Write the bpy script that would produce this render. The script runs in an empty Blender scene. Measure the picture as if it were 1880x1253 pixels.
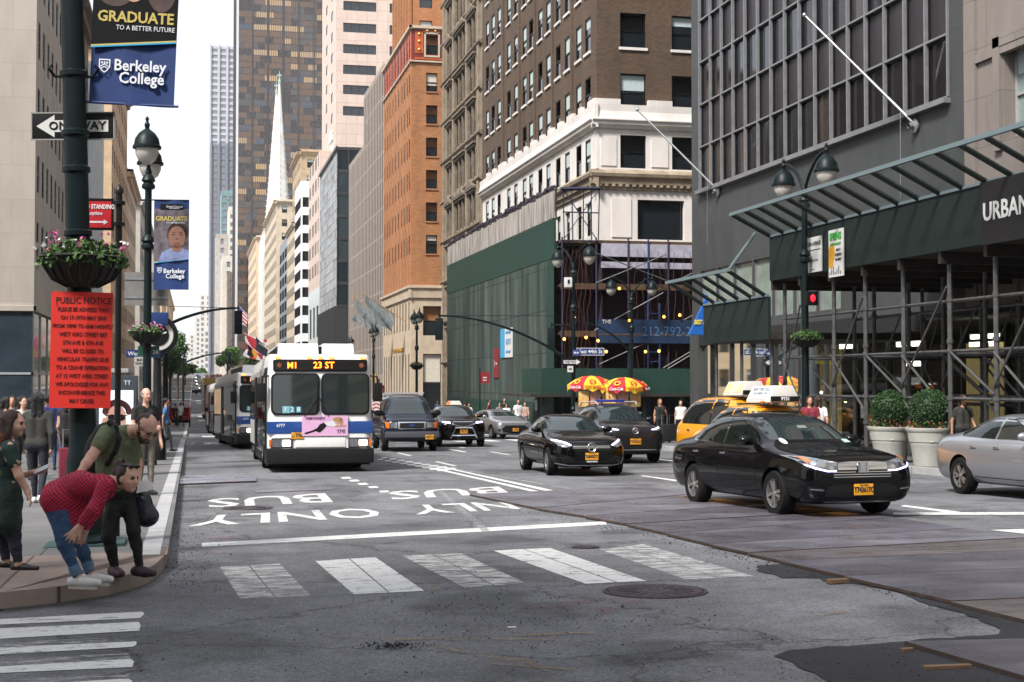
import bpy, bmesh, math, random
import numpy as np
from mathutils import Vector, Matrix, noise as mnoise
from mathutils.bvhtree import BVHTree
random.seed(7)
R = math.radians
S = bpy.context.scene
COL = S.collection
# ------------------------------------------------------------------ camera
PW, PH, FPX = 1880.0, 1253.0, 2600.0
YAW, PITCH = R(12.68), R(1.62)
cam_d = bpy.data.cameras.new('camera'); cam = bpy.data.objects.new('camera', cam_d); COL.objects.link(cam)
cam.location = (0, 0, 1.65); cam.rotation_euler = (R(90) + PITCH, 0, -YAW)
cam_d.sensor_width = 36; cam_d.lens = FPX / PW * 36; cam_d.clip_start = .1; cam_d.clip_end = 6000
S.camera = cam
CAMR = cam.rotation_euler.to_matrix(); CAMP = Vector(cam.location)
# ------------------------------------------------------------------ sky, sun, exposure
SUN_EL, SUN_AZ = R(50), R(230)
w = bpy.data.worlds.new('World'); S.world = w; w.use_nodes = True
nt = w.node_tree; nt.nodes.clear()
sky = nt.nodes.new('ShaderNodeTexSky'); sky.sky_type = 'NISHITA'; sky.sun_disc = False
sky.sun_elevation = SUN_EL; sky.sun_rotation = SUN_AZ; sky.air_density = 1.0; sky.dust_density = 3.0
mixw = nt.nodes.new('ShaderNodeMix'); mixw.data_type = 'RGBA'; mixw.inputs[0].default_value = .72
mixw.inputs[7].default_value = (6.4, 6.6, 6.9, 1)          # even white overcast
bg = nt.nodes.new('ShaderNodeBackground'); bg.inputs[1].default_value = .044
wo = nt.nodes.new('ShaderNodeOutputWorld')
nt.links.new(sky.outputs[0], mixw.inputs[6]); nt.links.new(mixw.outputs[2], bg.inputs[0]); nt.links.new(bg.outputs[0], wo.inputs[0])
sl = bpy.data.lights.new('sun', 'SUN'); sl.energy = 1.5; sl.angle = R(12); sl.color = (1, .965, .92)
so = bpy.data.objects.new('sun', sl); COL.objects.link(so)
# the sun stands to the left of the avenue, a little ahead of the viewer's shoulder
so.rotation_euler = Vector((math.sin(SUN_AZ) * math.cos(SUN_EL), math.cos(SUN_AZ) * math.cos(SUN_EL), math.sin(SUN_EL))).to_track_quat('Z', 'Y').to_euler()
S.view_settings.view_transform = 'Standard'; S.view_settings.look = 'None'; S.view_settings.gamma = 1; S.view_settings.use_curve_mapping = False
S.view_settings.exposure = 2.2
S.cycles.max_bounces = 6; S.cycles.diffuse_bounces = 3; S.cycles.glossy_bounces = 3; S.cycles.transmission_bounces = 4; S.cycles.transparent_max_bounces = 6
S.cycles.use_denoising = True; S.cycles.caustics_reflective = False; S.cycles.caustics_refractive = False
# ------------------------------------------------------------------ terrain and pixel helpers
_gy = [-80, 0, 90, 140, 200, 290, 500, 700, 1000, 3000]
_gz = [1.384, 0, -1.557, -2.05, -1.8, -.95, 1.2, 3.8, 8.0, 20.]
def gz(y):
 return float(np.interp(y, _gy, _gz))
def ray(px, py):
 return CAMR @ Vector(((px - PW / 2) / FPX, (PH / 2 - py) / FPX, -1))
def G(px, py, dz=0.0):
 d = ray(px, py); t = 20.0
 lo, hi = .5, 4000.
 f = lambda t: CAMP.z + d.z * t - gz(CAMP.y + d.y * t) - dz
 prev = lo
 tt = lo
 while tt < hi:
  nx = tt * 1.02 + .05
  if f(nx) <= 0:
   a, b = tt, nx
   for _ in range(40):
    m = (a + b) / 2
    if f(m) > 0: a = m
    else: b = m
   p = CAMP + d * b
   return Vector((p.x, p.y, p.z))
  tt = nx
 return CAMP + d * hi
def atY(px, py, Y):
 d = ray(px, py); return CAMP + d * ((Y - CAMP.y) / d.y)
def atX(px, py, X):
 d = ray(px, py); return CAMP + d * ((X - CAMP.x) / d.x)
def pix(p):
 v = CAMR.transposed() @ (Vector(p) - CAMP)
 return PW / 2 + FPX * v.x / -v.z, PH / 2 - FPX * v.y / -v.z, -v.z
# ------------------------------------------------------------------ materials
MATS = {}
def node_mat(name):
 m = bpy.data.materials.new(name); m.use_nodes = True
 nt = m.node_tree; b = nt.nodes['Principled BSDF']
 return m, nt, b
def L(nt, a, b): nt.links.new(a, b)
def mat(name, c, rough=.6, metal=0, spec=.5, var=0., scale=3., bump=0., bscale=None, emit=None, estr=0, coat=0, c2=None, det=6, stretch=None, alpha=1):
 """Principled material with noise variation in tone and an optional fine bump."""
 if name in MATS: return MATS[name]
 m, nt, b = node_mat(name); N = nt.nodes.new
 b.inputs['Base Color'].default_value = (*c, 1); b.inputs['Roughness'].default_value = rough
 b.inputs['Metallic'].default_value = metal; b.inputs['Specular IOR Level'].default_value = spec
 if coat: b.inputs['Coat Weight'].default_value = coat; b.inputs['Coat Roughness'].default_value = .03
 if alpha < 1: b.inputs['Alpha'].default_value = alpha
 if var or bump:
  tc = N('ShaderNodeTexCoord'); mp = N('ShaderNodeMapping'); L(nt, tc.outputs['Object'], mp.inputs[0])
  if stretch: mp.inputs['Scale'].default_value = stretch
 if var:
  nz = N('ShaderNodeTexNoise'); nz.inputs['Scale'].default_value = scale; nz.inputs['Detail'].default_value = det; nz.inputs['Roughness'].default_value = .65
  L(nt, mp.outputs[0], nz.inputs[0])
  rp = N('ShaderNodeValToRGB'); L(nt, nz.outputs[0], rp.inputs[0])
  ca = c2 if c2 else tuple(max(0, x * (1 - var)) for x in c); cb = c if c2 else tuple(min(1, x * (1 + var)) for x in c)
  rp.color_ramp.elements[0].position = .32; rp.color_ramp.elements[0].color = (*ca, 1)
  rp.color_ramp.elements[1].position = .68; rp.color_ramp.elements[1].color = (*cb, 1)
  L(nt, rp.outputs[0], b.inputs['Base Color'])
 if bump:
  n2 = N('ShaderNodeTexNoise'); n2.inputs['Scale'].default_value = bscale or scale * 8; n2.inputs['Detail'].default_value = 4
  L(nt, mp.outputs[0], n2.inputs[0])
  bp = N('ShaderNodeBump'); bp.inputs['Strength'].default_value = bump; bp.inputs['Distance'].default_value = .02
  L(nt, n2.outputs[0], bp.inputs['Height']); L(nt, bp.outputs[0], b.inputs['Normal'])
 if emit: b.inputs['Emission Color'].default_value = (*emit, 1); b.inputs['Emission Strength'].default_value = estr
 MATS[name] = m
 return m
def brick_mat(name, c1, c2, mortar, bw=.22, bh=.075, ms=.012, rough=.8, axis='xz', var=.25, off=.5, bump=.25, nscale=.6):
 """masonry in world metres; courses run along the wall whatever way it faces"""
 if name in MATS: return MATS[name]
 m, nt, b = node_mat(name); N = nt.nodes.new
 tc = N('ShaderNodeTexCoord'); sp = N('ShaderNodeSeparateXYZ'); L(nt, tc.outputs['Object'], sp.inputs[0])
 ad = N('ShaderNodeMath'); L(nt, sp.outputs[0], ad.inputs[0]); L(nt, sp.outputs[1], ad.inputs[1])
 cb = N('ShaderNodeCombineXYZ')
 if axis == 'xy': L(nt, sp.outputs[0], cb.inputs[0]); L(nt, sp.outputs[1], cb.inputs[1])
 else: L(nt, ad.outputs[0], cb.inputs[0]); L(nt, sp.outputs[2], cb.inputs[1])
 br = N('ShaderNodeTexBrick'); L(nt, cb.outputs[0], br.inputs[0])
 br.inputs['Color1'].default_value = (*c1, 1); br.inputs['Color2'].default_value = (*c2, 1); br.inputs['Mortar'].default_value = (*mortar, 1)
 br.inputs['Scale'].default_value = 1; br.inputs['Mortar Size'].default_value = ms; br.inputs['Brick Width'].default_value = bw; br.inputs['Row Height'].default_value = bh
 br.offset = off
 nz = N('ShaderNodeTexNoise'); nz.inputs['Scale'].default_value = nscale; nz.inputs['Detail'].default_value = 8; nz.inputs['Roughness'].default_value = .7
 mp = N('ShaderNodeMapping'); mp.inputs['Scale'].default_value = (1, 1, .35); L(nt, tc.outputs['Object'], mp.inputs[0]); L(nt, mp.outputs[0], nz.inputs[0])
 rp = N('ShaderNodeValToRGB'); L(nt, nz.outputs[0], rp.inputs[0])
 rp.color_ramp.elements[0].position = .3; rp.color_ramp.elements[0].color = (1 - var,) * 3 + (1,)
 rp.color_ramp.elements[1].position = .7; rp.color_ramp.elements[1].color = (1 + var * .6,) * 3 + (1,)
 mx = N('ShaderNodeMix'); mx.data_type = 'RGBA'; mx.blend_type = 'MULTIPLY'; mx.inputs[0].default_value = 1
 L(nt, br.outputs[0], mx.inputs[6]); L(nt, rp.outputs[0], mx.inputs[7]); L(nt, mx.outputs[2], b.inputs['Base Color'])
 b.inputs['Roughness'].default_value = rough
 bp = N('ShaderNodeBump'); bp.inputs['Strength'].default_value = bump; bp.inputs['Distance'].default_value = .01; bp.invert = True
 L(nt, br.outputs['Fac'], bp.inputs['Height']); L(nt, bp.outputs[0], b.inputs['Normal'])
 MATS[name] = m
 return m
def emat(name, c, s):
 return mat(name, c, .5, emit=c, estr=s)
M_GLASS = mat('window glass', (.012, .016, .02), .04, spec=.9, var=.3, scale=.6)
M_GLASSB = mat('bluish glass', (.03, .045, .06), .05, spec=1., var=.3, scale=.5)
M_BLIND = mat('blind', (.42, .5, .5), .8, var=.1)
M_BLINDY = mat('warm blind', (.55, .5, .42), .8, var=.1)
M_DARK = mat('dark void', (.008, .008, .009), .8)  # near black, stands in for shade and unlit interiors
M_BLACK = mat('black paint', (.007, .007, .008), .4, spec=.3)
M_GREEN = mat('lamp green paint', (.0025, .008, .009), .45, spec=.22, var=.25, scale=9)
M_STEEL = mat('galvanised steel', (.32, .33, .34), .45, metal=.7, var=.2, scale=6)
M_ALU = mat('aluminium mullion', (.42, .42, .43), .45, metal=.3, var=.1)
M_WHITE = mat('white paint', (.78, .78, .76), .5, var=.08, scale=4)
M_CHROME = mat('chrome', (.7, .71, .73), .12, metal=1)
M_RUB = mat('tyre rubber', (.006, .006, .006), .8, spec=.2, var=.2, scale=20)
# ------------------------------------------------------------------ mesh builder
class MB:
 def __init__(s): s.v = []; s.f = []; s.m = []; s.M = None
 def add(s, vs, fs, mi=0):
  o = len(s.v)
  s.v += [tuple(s.M @ Vector(v)) for v in vs] if s.M is not None else [tuple(v) for v in vs]
  for f in fs: s.f.append(tuple(i + o for i in f)); s.m.append(mi)
  return s
 def bx(s, x0, x1, y0, y1, z0, z1, mi=0):
  return s.add([(x0, y0, z0), (x1, y0, z0), (x1, y1, z0), (x0, y1, z0), (x0, y0, z1), (x1, y0, z1), (x1, y1, z1), (x0, y1, z1)],
                     [(3, 2, 1, 0), (4, 5, 6, 7), (0, 1, 5, 4), (1, 2, 6, 5), (2, 3, 7, 6), (3, 0, 4, 7)], mi)
 def bc(s, c, d, mi=0):
  return s.bx(c[0] - d[0] / 2, c[0] + d[0] / 2, c[1] - d[1] / 2, c[1] + d[1] / 2, c[2] - d[2] / 2, c[2] + d[2] / 2, mi)
 def quad(s, a, b, c, d, mi=0): return s.add([a, b, c, d], [(0, 1, 2, 3)], mi)
 def poly(s, pts, mi=0): return s.add(pts, [tuple(range(len(pts)))], mi)
 def slab(s, pts, h, mi=0, side=None):
  n = len(pts); b = [Vector(p) for p in pts]; t = [p + Vector((0, 0, h)) for p in b]
  s.add(b + t, [tuple(range(n - 1, -1, -1)), tuple(range(n, 2 * n))], mi)
  s.add(b + t, [(i, (i + 1) % n, n + (i + 1) % n, n + i) for i in range(n)], mi if side is None else side)
  return s
 def tube(s, pts, r, n=8, mi=0, cap=True):
  pts = [Vector(p) for p in pts]; k = len(pts); rs = r if isinstance(r, (list, tuple)) else [r] * k
  vs = []; up = None
  for i, p in enumerate(pts):
   d = (pts[min(i + 1, k - 1)] - pts[max(i - 1, 0)]).normalized()
   if up is None: up = Vector((0, 0, 1)) if abs(d.z) < .9 else Vector((1, 0, 0))
   a = d.cross(up)
   if a.length < 1e-5: a = d.orthogonal()
   a.normalize(); b = a.cross(d).normalized(); up = b
   for j in range(n):
    t = 2 * math.pi * j / n; vs.append(p + (a * math.cos(t) + b * math.sin(t)) * rs[i])
  fs = [(i * n + j, (i + 1) * n + j, (i + 1) * n + (j + 1) % n, i * n + (j + 1) % n) for i in range(k - 1) for j in range(n)]
  if cap: fs += [tuple(range(n)), tuple(range((k - 1) * n + n - 1, (k - 1) * n - 1, -1))]
  return s.add(vs, fs, mi)
 def lathe(s, prof, n=16, mi=0, o=(0, 0, 0), axis='z'):
  vs = []; k = len(prof)
  for r, z in prof:
   for j in range(n):
    t = 2 * math.pi * j / n; a, b = r * math.cos(t), r * math.sin(t)
    v = (a, b, z) if axis == 'z' else ((z, a, b) if axis == 'x' else (b, z, a))
    vs.append((v[0] + o[0], v[1] + o[1], v[2] + o[2]))
  fs = [(i * n + j, i * n + (j + 1) % n, (i + 1) * n + (j + 1) % n, (i + 1) * n + j) for i in range(k - 1) for j in range(n)]
  return s.add(vs, fs, mi)
 def ball(s, c, r, nu=12, nv=8, mi=0):
  r = r if isinstance(r, (tuple, list)) else (r, r, r)
  vs = [(c[0], c[1], c[2] - r[2])]; fs = []
  for i in range(1, nv):
   p = -math.pi / 2 + math.pi * i / nv
   for j in range(nu):
    t = 2 * math.pi * j / nu
    vs.append((c[0] + r[0] * math.cos(p) * math.cos(t), c[1] + r[1] * math.cos(p) * math.sin(t), c[2] + r[2] * math.sin(p)))
  vs.append((c[0], c[1], c[2] + r[2])); e = len(vs) - 1
  for j in range(nu):
   fs.append((0, 1 + (j + 1) % nu, 1 + j)); fs.append((e, e - nu + j, e - nu + (j + 1) % nu))
  for i in range(nv - 2):
   for j in range(nu): a = 1 + i * nu; fs.append((a + j, a + (j + 1) % nu, a + nu + (j + 1) % nu, a + nu + j))
  return s.add(vs, fs, mi)
 def mesh(s, name, mats, smooth=False, bevel=0, angle=35, fix=True):
  me = bpy.data.meshes.new(name); me.from_pydata(s.v, [], s.f)
  for m in (mats if isinstance(mats, (list, tuple)) else [mats]): me.materials.append(m)
  me.polygons.foreach_set('material_index', s.m)
  if bevel or fix:
   bm = bmesh.new(); bm.from_mesh(me)
   if fix: bmesh.ops.recalc_face_normals(bm, faces=bm.faces)
   if bevel:
    ed = [e for e in bm.edges if len(e.link_faces) == 2 and e.calc_face_angle(0) > R(40)]
    bmesh.ops.bevel(bm, geom=ed, offset=bevel, segments=2, profile=.7, affect='EDGES', clamp_overlap=True)
   bm.to_mesh(me); bm.free()
  if smooth or bevel:
   me.shade_smooth(); me.set_sharp_from_angle(angle=R(angle))
  me.update()
  return me
 def build(s, name, mats, parent=None, loc=(0, 0, 0), rz=0, **k):
  o = bpy.data.objects.new(name, s.mesh(name, mats, **k)); COL.objects.link(o)
  o.location = loc; o.rotation_euler[2] = rz
  if parent is not None: o.parent = parent
  return o
def tag(o, label=None, cat=None, group=None, kind=None):
 if label: o['label'] = label
 if cat: o['category'] = cat
 if group: o['group'] = group
 if kind: o['kind'] = kind
 return o
def thing(name, label, cat, loc=(0, 0, 0), rz=0, group=None):
 o = bpy.data.objects.new(name, None); COL.objects.link(o); o.empty_display_size = .3
 o.location = loc; o.rotation_euler[2] = rz
 return tag(o, label, cat, group)
def struct(o): o['kind'] = 'structure'; return o
def kids(o): return [c for c in list(o.children)]
def copy_tree(o, parent=None):
 c = o.copy(); COL.objects.link(c)
 if parent is not None: c.parent = parent
 for ch in kids(o): copy_tree(ch, c)
 return c
_dg = None
def text_mesh(name, s, size, mats, ext=.004, align='CENTER', sx=1., shear=0, bold=0, sp=1.):
 cu = bpy.data.curves.new(name, 'FONT'); cu.body = s; cu.size = size; cu.align_x = align; cu.align_y = 'CENTER'
 cu.extrude = ext; cu.shear = shear; cu.offset = bold; cu.resolution_u = 2; cu.space_character = sp
 to = bpy.data.objects.new(name, cu); COL.objects.link(to)
 me = bpy.data.meshes.new_from_object(to.evaluated_get(bpy.context.evaluated_depsgraph_get()))
 bpy.data.objects.remove(to); bpy.data.curves.remove(cu)
 if sx != 1.: me.transform(Matrix.Diagonal((sx, 1, 1, 1)))
 me.materials.clear(); me.materials.append(mats); me.name = name
 return me
def text(name, s, size, m, parent, loc, rot=(R(90), 0, 0), **k):
 """text standing upright and facing -Y unless rotated"""
 o = bpy.data.objects.new(name, text_mesh(name, s, size, m, **k)); COL.objects.link(o)
 o.location = loc; o.rotation_euler = rot
 if parent is not None: o.parent = parent
 return o
def onto(o, parent):
 o.parent = parent; return o
# ------------------------------------------------------------------ ground materials
def asphalt(name, base, var, speck, rough=.85):
 m, nt, b = node_mat(name); N = nt.nodes.new
 tc = N('ShaderNodeTexCoord')
 def nz(sc, det=5, ro=.6):
  n = N('ShaderNodeTexNoise'); n.inputs['Scale'].default_value = sc; n.inputs['Detail'].default_value = det; n.inputs['Roughness'].default_value = ro
  L(nt, tc.outputs['Object'], n.inputs[0]); return n
 def ramp(src, a, ca, bb, cb):
  r = N('ShaderNodeValToRGB'); L(nt, src, r.inputs[0]); e = r.color_ramp.elements
  e[0].position = a; e[0].color = (*ca, 1); e[1].position = bb; e[1].color = (*cb, 1); return r.outputs[0]
 def mul(a, c):
  x = N('ShaderNodeMix'); x.data_type = 'RGBA'; x.blend_type = 'MULTIPLY'; x.inputs[0].default_value = 1; L(nt, a, x.inputs[6]); L(nt, c, x.inputs[7]); return x.outputs[2]
 big = ramp(nz(.22, 8, .7).outputs[0], .35, tuple(x * (1 - var) for x in base), .68, tuple(x * (1 + var) for x in base))
 mid = mul(ramp(nz(2.2, 8, .75).outputs[0], .3, (.72,) * 3, .7, (1.18,) * 3), ramp(nz(.55, 3, .5).outputs[0], .36, (.66,) * 3, .46, (1.06,) * 3))
 v = N('ShaderNodeTexVoronoi'); v.inputs['Scale'].default_value = 70; L(nt, tc.outputs['Object'], v.inputs[0])
 sp = ramp(v.outputs['Color'], .1, (1 - speck,) * 3, .95, (1 + speck,) * 3)
 col = mul(mul(big, mid), sp)
 # long tyre-polished streaks down the lanes
 mp = N('ShaderNodeMapping'); mp.inputs['Scale'].default_value = (1.1, .03, 1); L(nt, tc.outputs['Object'], mp.inputs[0])
 n3 = N('ShaderNodeTexNoise'); n3.inputs['Scale'].default_value = 1; n3.inputs['Detail'].default_value = 6; L(nt, mp.outputs[0], n3.inputs[0])
 col = mul(col, ramp(n3.outputs[0], .35, (.86,) * 3, .65, (1.1,) * 3))
 # hairline cracks
 vc = N('ShaderNodeTexVoronoi'); vc.feature = 'DISTANCE_TO_EDGE'; vc.inputs['Scale'].default_value = .28
 wp = N('ShaderNodeVectorMath'); wp.operation = 'ADD'; L(nt, tc.outputs['Object'], wp.inputs[0]); L(nt, nz(.9, 6, .7).outputs['Color'], wp.inputs[1]); L(nt, wp.outputs[0], vc.inputs[0])
 col = mul(col, ramp(vc.outputs['Distance'], .0, (.38,) * 3, .008, (1,) * 3))
 L(nt, col, b.inputs['Base Color']); b.inputs['Roughness'].default_value = rough
 b.inputs['Specular IOR Level'].default_value = .35
 bp = N('ShaderNodeBump'); bp.inputs['Strength'].default_value = .5; bp.inputs['Distance'].default_value = .01
 L(nt, nz(90, 3).outputs[0], bp.inputs['Height']); L(nt, bp.outputs[0], b.inputs['Normal'])
 return m
M_ASPH = asphalt('asphalt', (.138, .14, .150), .26, .42)
M_ASPHN = asphalt('fresh asphalt', (.022, .023, .027), .15, .35)
def paint(name, c, lo, hi, scale=7., fine=60.):
 m, nt, b = node_mat(name); N = nt.nodes.new
 tc = N('ShaderNodeTexCoord')
 a = N('ShaderNodeTexNoise'); a.inputs['Scale'].default_value = scale; a.inputs['Detail'].default_value = 10; a.inputs['Roughness'].default_value = .78
 mp = N('ShaderNodeMapping'); mp.inputs['Scale'].default_value = (.55, 1.5, 1); L(nt, tc.outputs['Object'], mp.inputs[0]); L(nt, mp.outputs[0], a.inputs[0])
 r = N('ShaderNodeValToRGB'); L(nt, a.outputs[0], r.inputs[0])
 r.color_ramp.elements[0].position = lo; r.color_ramp.elements[0].color = (0, 0, 0, 1); r.color_ramp.elements[1].position = hi; r.color_ramp.elements[1].color = (1, 1, 1, 1)
 L(nt, r.outputs[0], b.inputs['Alpha'])
 n2 = N('ShaderNodeTexNoise'); n2.inputs['Scale'].default_value = fine; n2.inputs['Detail'].default_value = 4; L(nt, tc.outputs['Object'], n2.inputs[0])
 r2 = N('ShaderNodeValToRGB'); L(nt, n2.outputs[0], r2.inputs[0]); r2.color_ramp.elements[0].position = .3; r2.color_ramp.elements[0].color = (*[x * .72 for x in c], 1)
 r2.color_ramp.elements[1].position = .6; r2.color_ramp.elements[1].color = (*c, 1); L(nt, r2.outputs[0], b.inputs['Base Color'])
 b.inputs['Roughness'].default_value = .7
 return m
M_PAINT = paint('road paint', (.62, .62, .61), .36, .46)
M_PAINTL = paint('lettering paint', (.60, .60, .59), .35, .5, 9.)
M_PAINTW = paint('worn road paint', (.58, .58, .57), .38, .62, 5.)
M_PAINTG = paint('faded road paint', (.45, .45, .45), .46, .64, 6.)
M_ORANGE = paint('orange spray paint', (.30, .19, .09), .47, .70, 5.)
M_PINKS = paint('pink spray paint', (.30, .12, .15), .47, .80, 2.5)
M_CONC = brick_mat('sidewalk concrete', (.135, .134, .134), (.115, .114, .114), (.04, .04, .04), 1.5, 1.5, .012, .85, 'xy', .28, 0, .4, .9)
M_KERB = brick_mat('kerb granite', (.36, .36, .36), (.30, .30, .31), (.10, .10, .10), 40, 1.8, .012, .75, 'xy', .22, 0, .3, 2.)
M_PINKG = brick_mat('tinted corner concrete', (.27, .215, .185), (.225, .175, .15), (.09, .07, .06), 1.55, 1.55, .014, .8, 'xy', .32, 0, .4, 1.1)
# ------------------------------------------------------------------ road: one sheet to the horizon
mb = MB()
ys = [-80, 0, 40, 90, 115, 140, 170, 200, 245, 290, 400, 500, 600, 700, 850, 1000, 1500, 3000]
xs = [-900, -200, -40, 0, 8, 17, 60, 250, 900]
for i in range(len(ys)):
 for x in xs: mb.v.append((x, ys[i], gz(ys[i])))
nx = len(xs)
for i in range(len(ys) - 1):
 for j in range(nx - 1): mb.f.append((i * nx + j, i * nx + j + 1, (i + 1) * nx + j + 1, (i + 1) * nx + j)); mb.m.append(0)
struct(mb.build('road', M_ASPH))
CL, CR = -.5, 16.55                 # kerb lines
FL, FR = -7.3, 23.0                # building lines
CROSS = [71.8, 142.0, 224., 303., 382., 461., 540., 619., 698., 777., 856.]
def strip(x0, x1, y0, y1, z0, z1, mi=0, mb=None, step=12.):
 n = max(1, int((y1 - y0) / step)); yy = [y0 + (y1 - y0) * i / n for i in range(n + 1)]
 for a, b in zip(yy[:-1], yy[1:]):
  ga, gb = gz(a), gz(b)
  vs = [(x0, a, ga + z0), (x1, a, ga + z0), (x1, b, gb + z0), (x0, b, gb + z0), (x0, a, ga + z1), (x1, a, ga + z1), (x1, b, gb + z1), (x0, b, gb + z1)]
  fs = [(4, 5, 6, 7), (1, 2, 6, 5), (3, 0, 4, 7)]
  if a == yy[0]: fs.append((0, 1, 5, 4))
  if b == yy[-1]: fs.append((2, 3, 7, 6))
  mb.add(vs, fs, mi)
 return mb
# ------------------------------------------------------------------ sidewalks
# near left corner, traced on the ground
corner = [G(*p) for p in [(312, 1012), (309, 1030), (300, 1050), (285, 1066), (262, 1079), (200, 1097), (100, 1112), (0, 1123), (-200, 1142), (-700, 1185)]]
def up(p, dz): return Vector((p.x, p.y, gz(p.y) + dz))
pl = [Vector((CL + .18, 66.9, 0))] + [Vector((corner[0].x, corner[0].y + .3, 0))] + corner + [Vector((-60, corner[-1].y, 0)), Vector((-60, 66.9, 0))]
mb = MB(); top = [up(p, .15) for p in pl]; bot = [up(p, -.05) for p in pl]; n = len(pl)
mb.poly(top); mb.add(top + bot, [(i, n + i, n + (i + 1) % n, (i + 1) % n) for i in range(n)])
struct(mb.build('sidewalk', M_CONC))
cut = [G(p[0], p[1], .15) for p in [(313, 1019), (205, 1015), (0, 1024), (-700, 1060)]]
pk = [up(p, .154) for p in corner[1:]] + [up(c, .154) for c in reversed(cut[1:])] + [up(Vector((corner[0].x, cut[0].y, 0)), .154)]
mb = MB(); mb.poly(pk); bt = [up(p, .02) for p in corner]; tp = [up(p, .154) for p in corner]
for i in range(len(bt) - 1): mb.quad(tp[i], bt[i], bt[i + 1], tp[i + 1])
mb.v = [(x - .003 * 0, y - .004, z) for x, y, z in mb.v]
struct(mb.build('corner_paving', M_PINKG))
mb = MB(); yk = cut[0].y + .02
strip(CL - .02, CL + .18, yk, 66.9, -.03, .156, 0, mb); struct(mb.build('kerb', M_KERB))
def block(side, y0, y1):
 mb = MB(); kb = MB()
 if side < 0:
  strip(-60, CL, y0, y1, -.05, .15, 0, mb); strip(CL, CL + .18, y0, y1, -.03, .156, 0, kb)
 else:
  strip(CR + .18, 90, y0, y1, -.05, .15, 0, mb); strip(CR, CR + .18, y0, y1, -.03, .156, 0, kb)
 struct(mb.build('sidewalk', M_CONC)); struct(kb.build('kerb', M_KERB))
for i, c in enumerate(CROSS[:-1]):
 block(-1, c + 4.9, CROSS[i + 1] - 4.9); block(1, c + 4.9, CROSS[i + 1] - 4.9)
block(1, 18., CROSS[0] - 4.9)
# ------------------------------------------------------------------ markings
def marks(name, m, polys, dz=.004):
 mb = MB()
 for p in polys:
  mb.poly([up(G(*q), dz) for q in p])
 return struct(mb.build(name, m))
marks('crosswalk_marking', M_PAINTW, [[(404, 1042), (456, 1039), (504, 1098), (440, 1100)], [(459, 1039), (513, 1036), (571, 1095), (507, 1098)],
 [(738, 1021), (793, 1019), (905, 1076), (853, 1080)], [(796, 1019), (847, 1017), (964, 1071), (909, 1076)],
 [(1101, 1010), (1140, 1005), (1318, 1062), (1259, 1065)], [(1143, 1005), (1180, 1000), (1385, 1059), (1322, 1062)]])
marks('crosswalk_marking', M_PAINT, [[(579, 1031), (640, 1027), (713, 1089), (649, 1092)], [(643, 1027), (689, 1024), (779, 1086), (716, 1089)],
 [(906, 1012), (960, 1009), (1130, 1070), (1075, 1073)], [(963, 1009), (1010, 1007), (1187, 1068), (1134, 1070)]])
marks('side_crosswalk_marking', M_PAINT, [[(-500, 1166), (0, 1138), (262, 1124), (265, 1129), (257, 1136), (0, 1148), (-500, 1180)],
 [(-500, 1188), (0, 1155), (255, 1143), (258, 1150), (256, 1159), (0, 1174), (-500, 1208)],
 [(-500, 1222), (0, 1190), (250, 1179), (251, 1184), (244, 1189), (0, 1203), (-500, 1244)],
 [(-500, 1265), (0, 1225), (240, 1211), (246, 1216), (243, 1226), (0, 1237), (-500, 1280)], [(-500, 1300), (0, 1262), (236, 1247), (243, 1252), (240, 1264), (0, 1284), (-500, 1330)]])
marks('side_crosswalk_marking', M_PAINTG, [[(-500, 1209), (0, 1180), (240, 1170), (243, 1178), (0, 1190), (-500, 1221)], [(-500, 1246), (0, 1211), (236, 1200), (239, 1210), (0, 1224), (-500, 1262)], [(-500, 1290), (0, 1250), (236, 1238), (238, 1246), (0, 1261), (-500, 1299)]])
marks('stop_line', M_PAINT, [[(370, 998), (640, 983), (900, 969), (1112, 958), (1114, 964), (900, 976), (640, 990), (371, 1005)]])
marks('lane_line', M_PAINT, [[(797, 862), (804, 861), (988, 902), (975, 903)], [(816, 860), (824, 860), (1026, 903), (1010, 904)]], .0045)
marks('lane_line', M_PAINTG, [[(700, 839), (703, 838), (1056, 898), (1046, 899)], [(805, 903), (812, 902), (900, 975), (885, 976)]])
dots = []
for i in range(9):
 t = i / 8; x, y = 692 + 108 * t, 843 + 19 * t; s = .7 + t * .6
 dots.append([(x, y), (x + 14 * s, y - .3), (x + 18 * s, y + 2.6 * s), (x + 3 * s, y + 2.8 * s)])
 x, y = 700 + 116 * t, 840 + 19.5 * t
 dots.append([(x, y), (x + 14 * s, y - .3), (x + 18 * s, y + 2.6 * s), (x + 3 * s, y + 2.8 * s)])
for x, y in [(625, 877), (640, 882), (656, 888), (675, 894), (695, 902)]:
 dots.append([(x, y), (x + 16, y - 1), (x + 21, y + 2.4), (x + 4, y + 3)])
marks('dotted_lane_marking', M_PAINT, dots)
marks('lane_line', M_PAINT, [[(1176, 874.5), (1180, 873.5), (1252, 883), (1252, 886)], [(822, 825.6), (828, 825), (858, 830.4), (852, 831)],
 [(1653, 930), (1660, 928), (1765, 940.5), (1740, 942)], [(1764, 977), (1775, 976), (1990, 1003), (1990, 1006)]])
marks('stop_line', M_PAINT, [[(1640, 942), (1990, 941), (1990, 946), (1640, 946)]], .0055)
marks('crosswalk_marking', M_PAINT, [[(1818, 974), (1900, 972), (2000, 980), (1900, 983)]], .0055)
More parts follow.
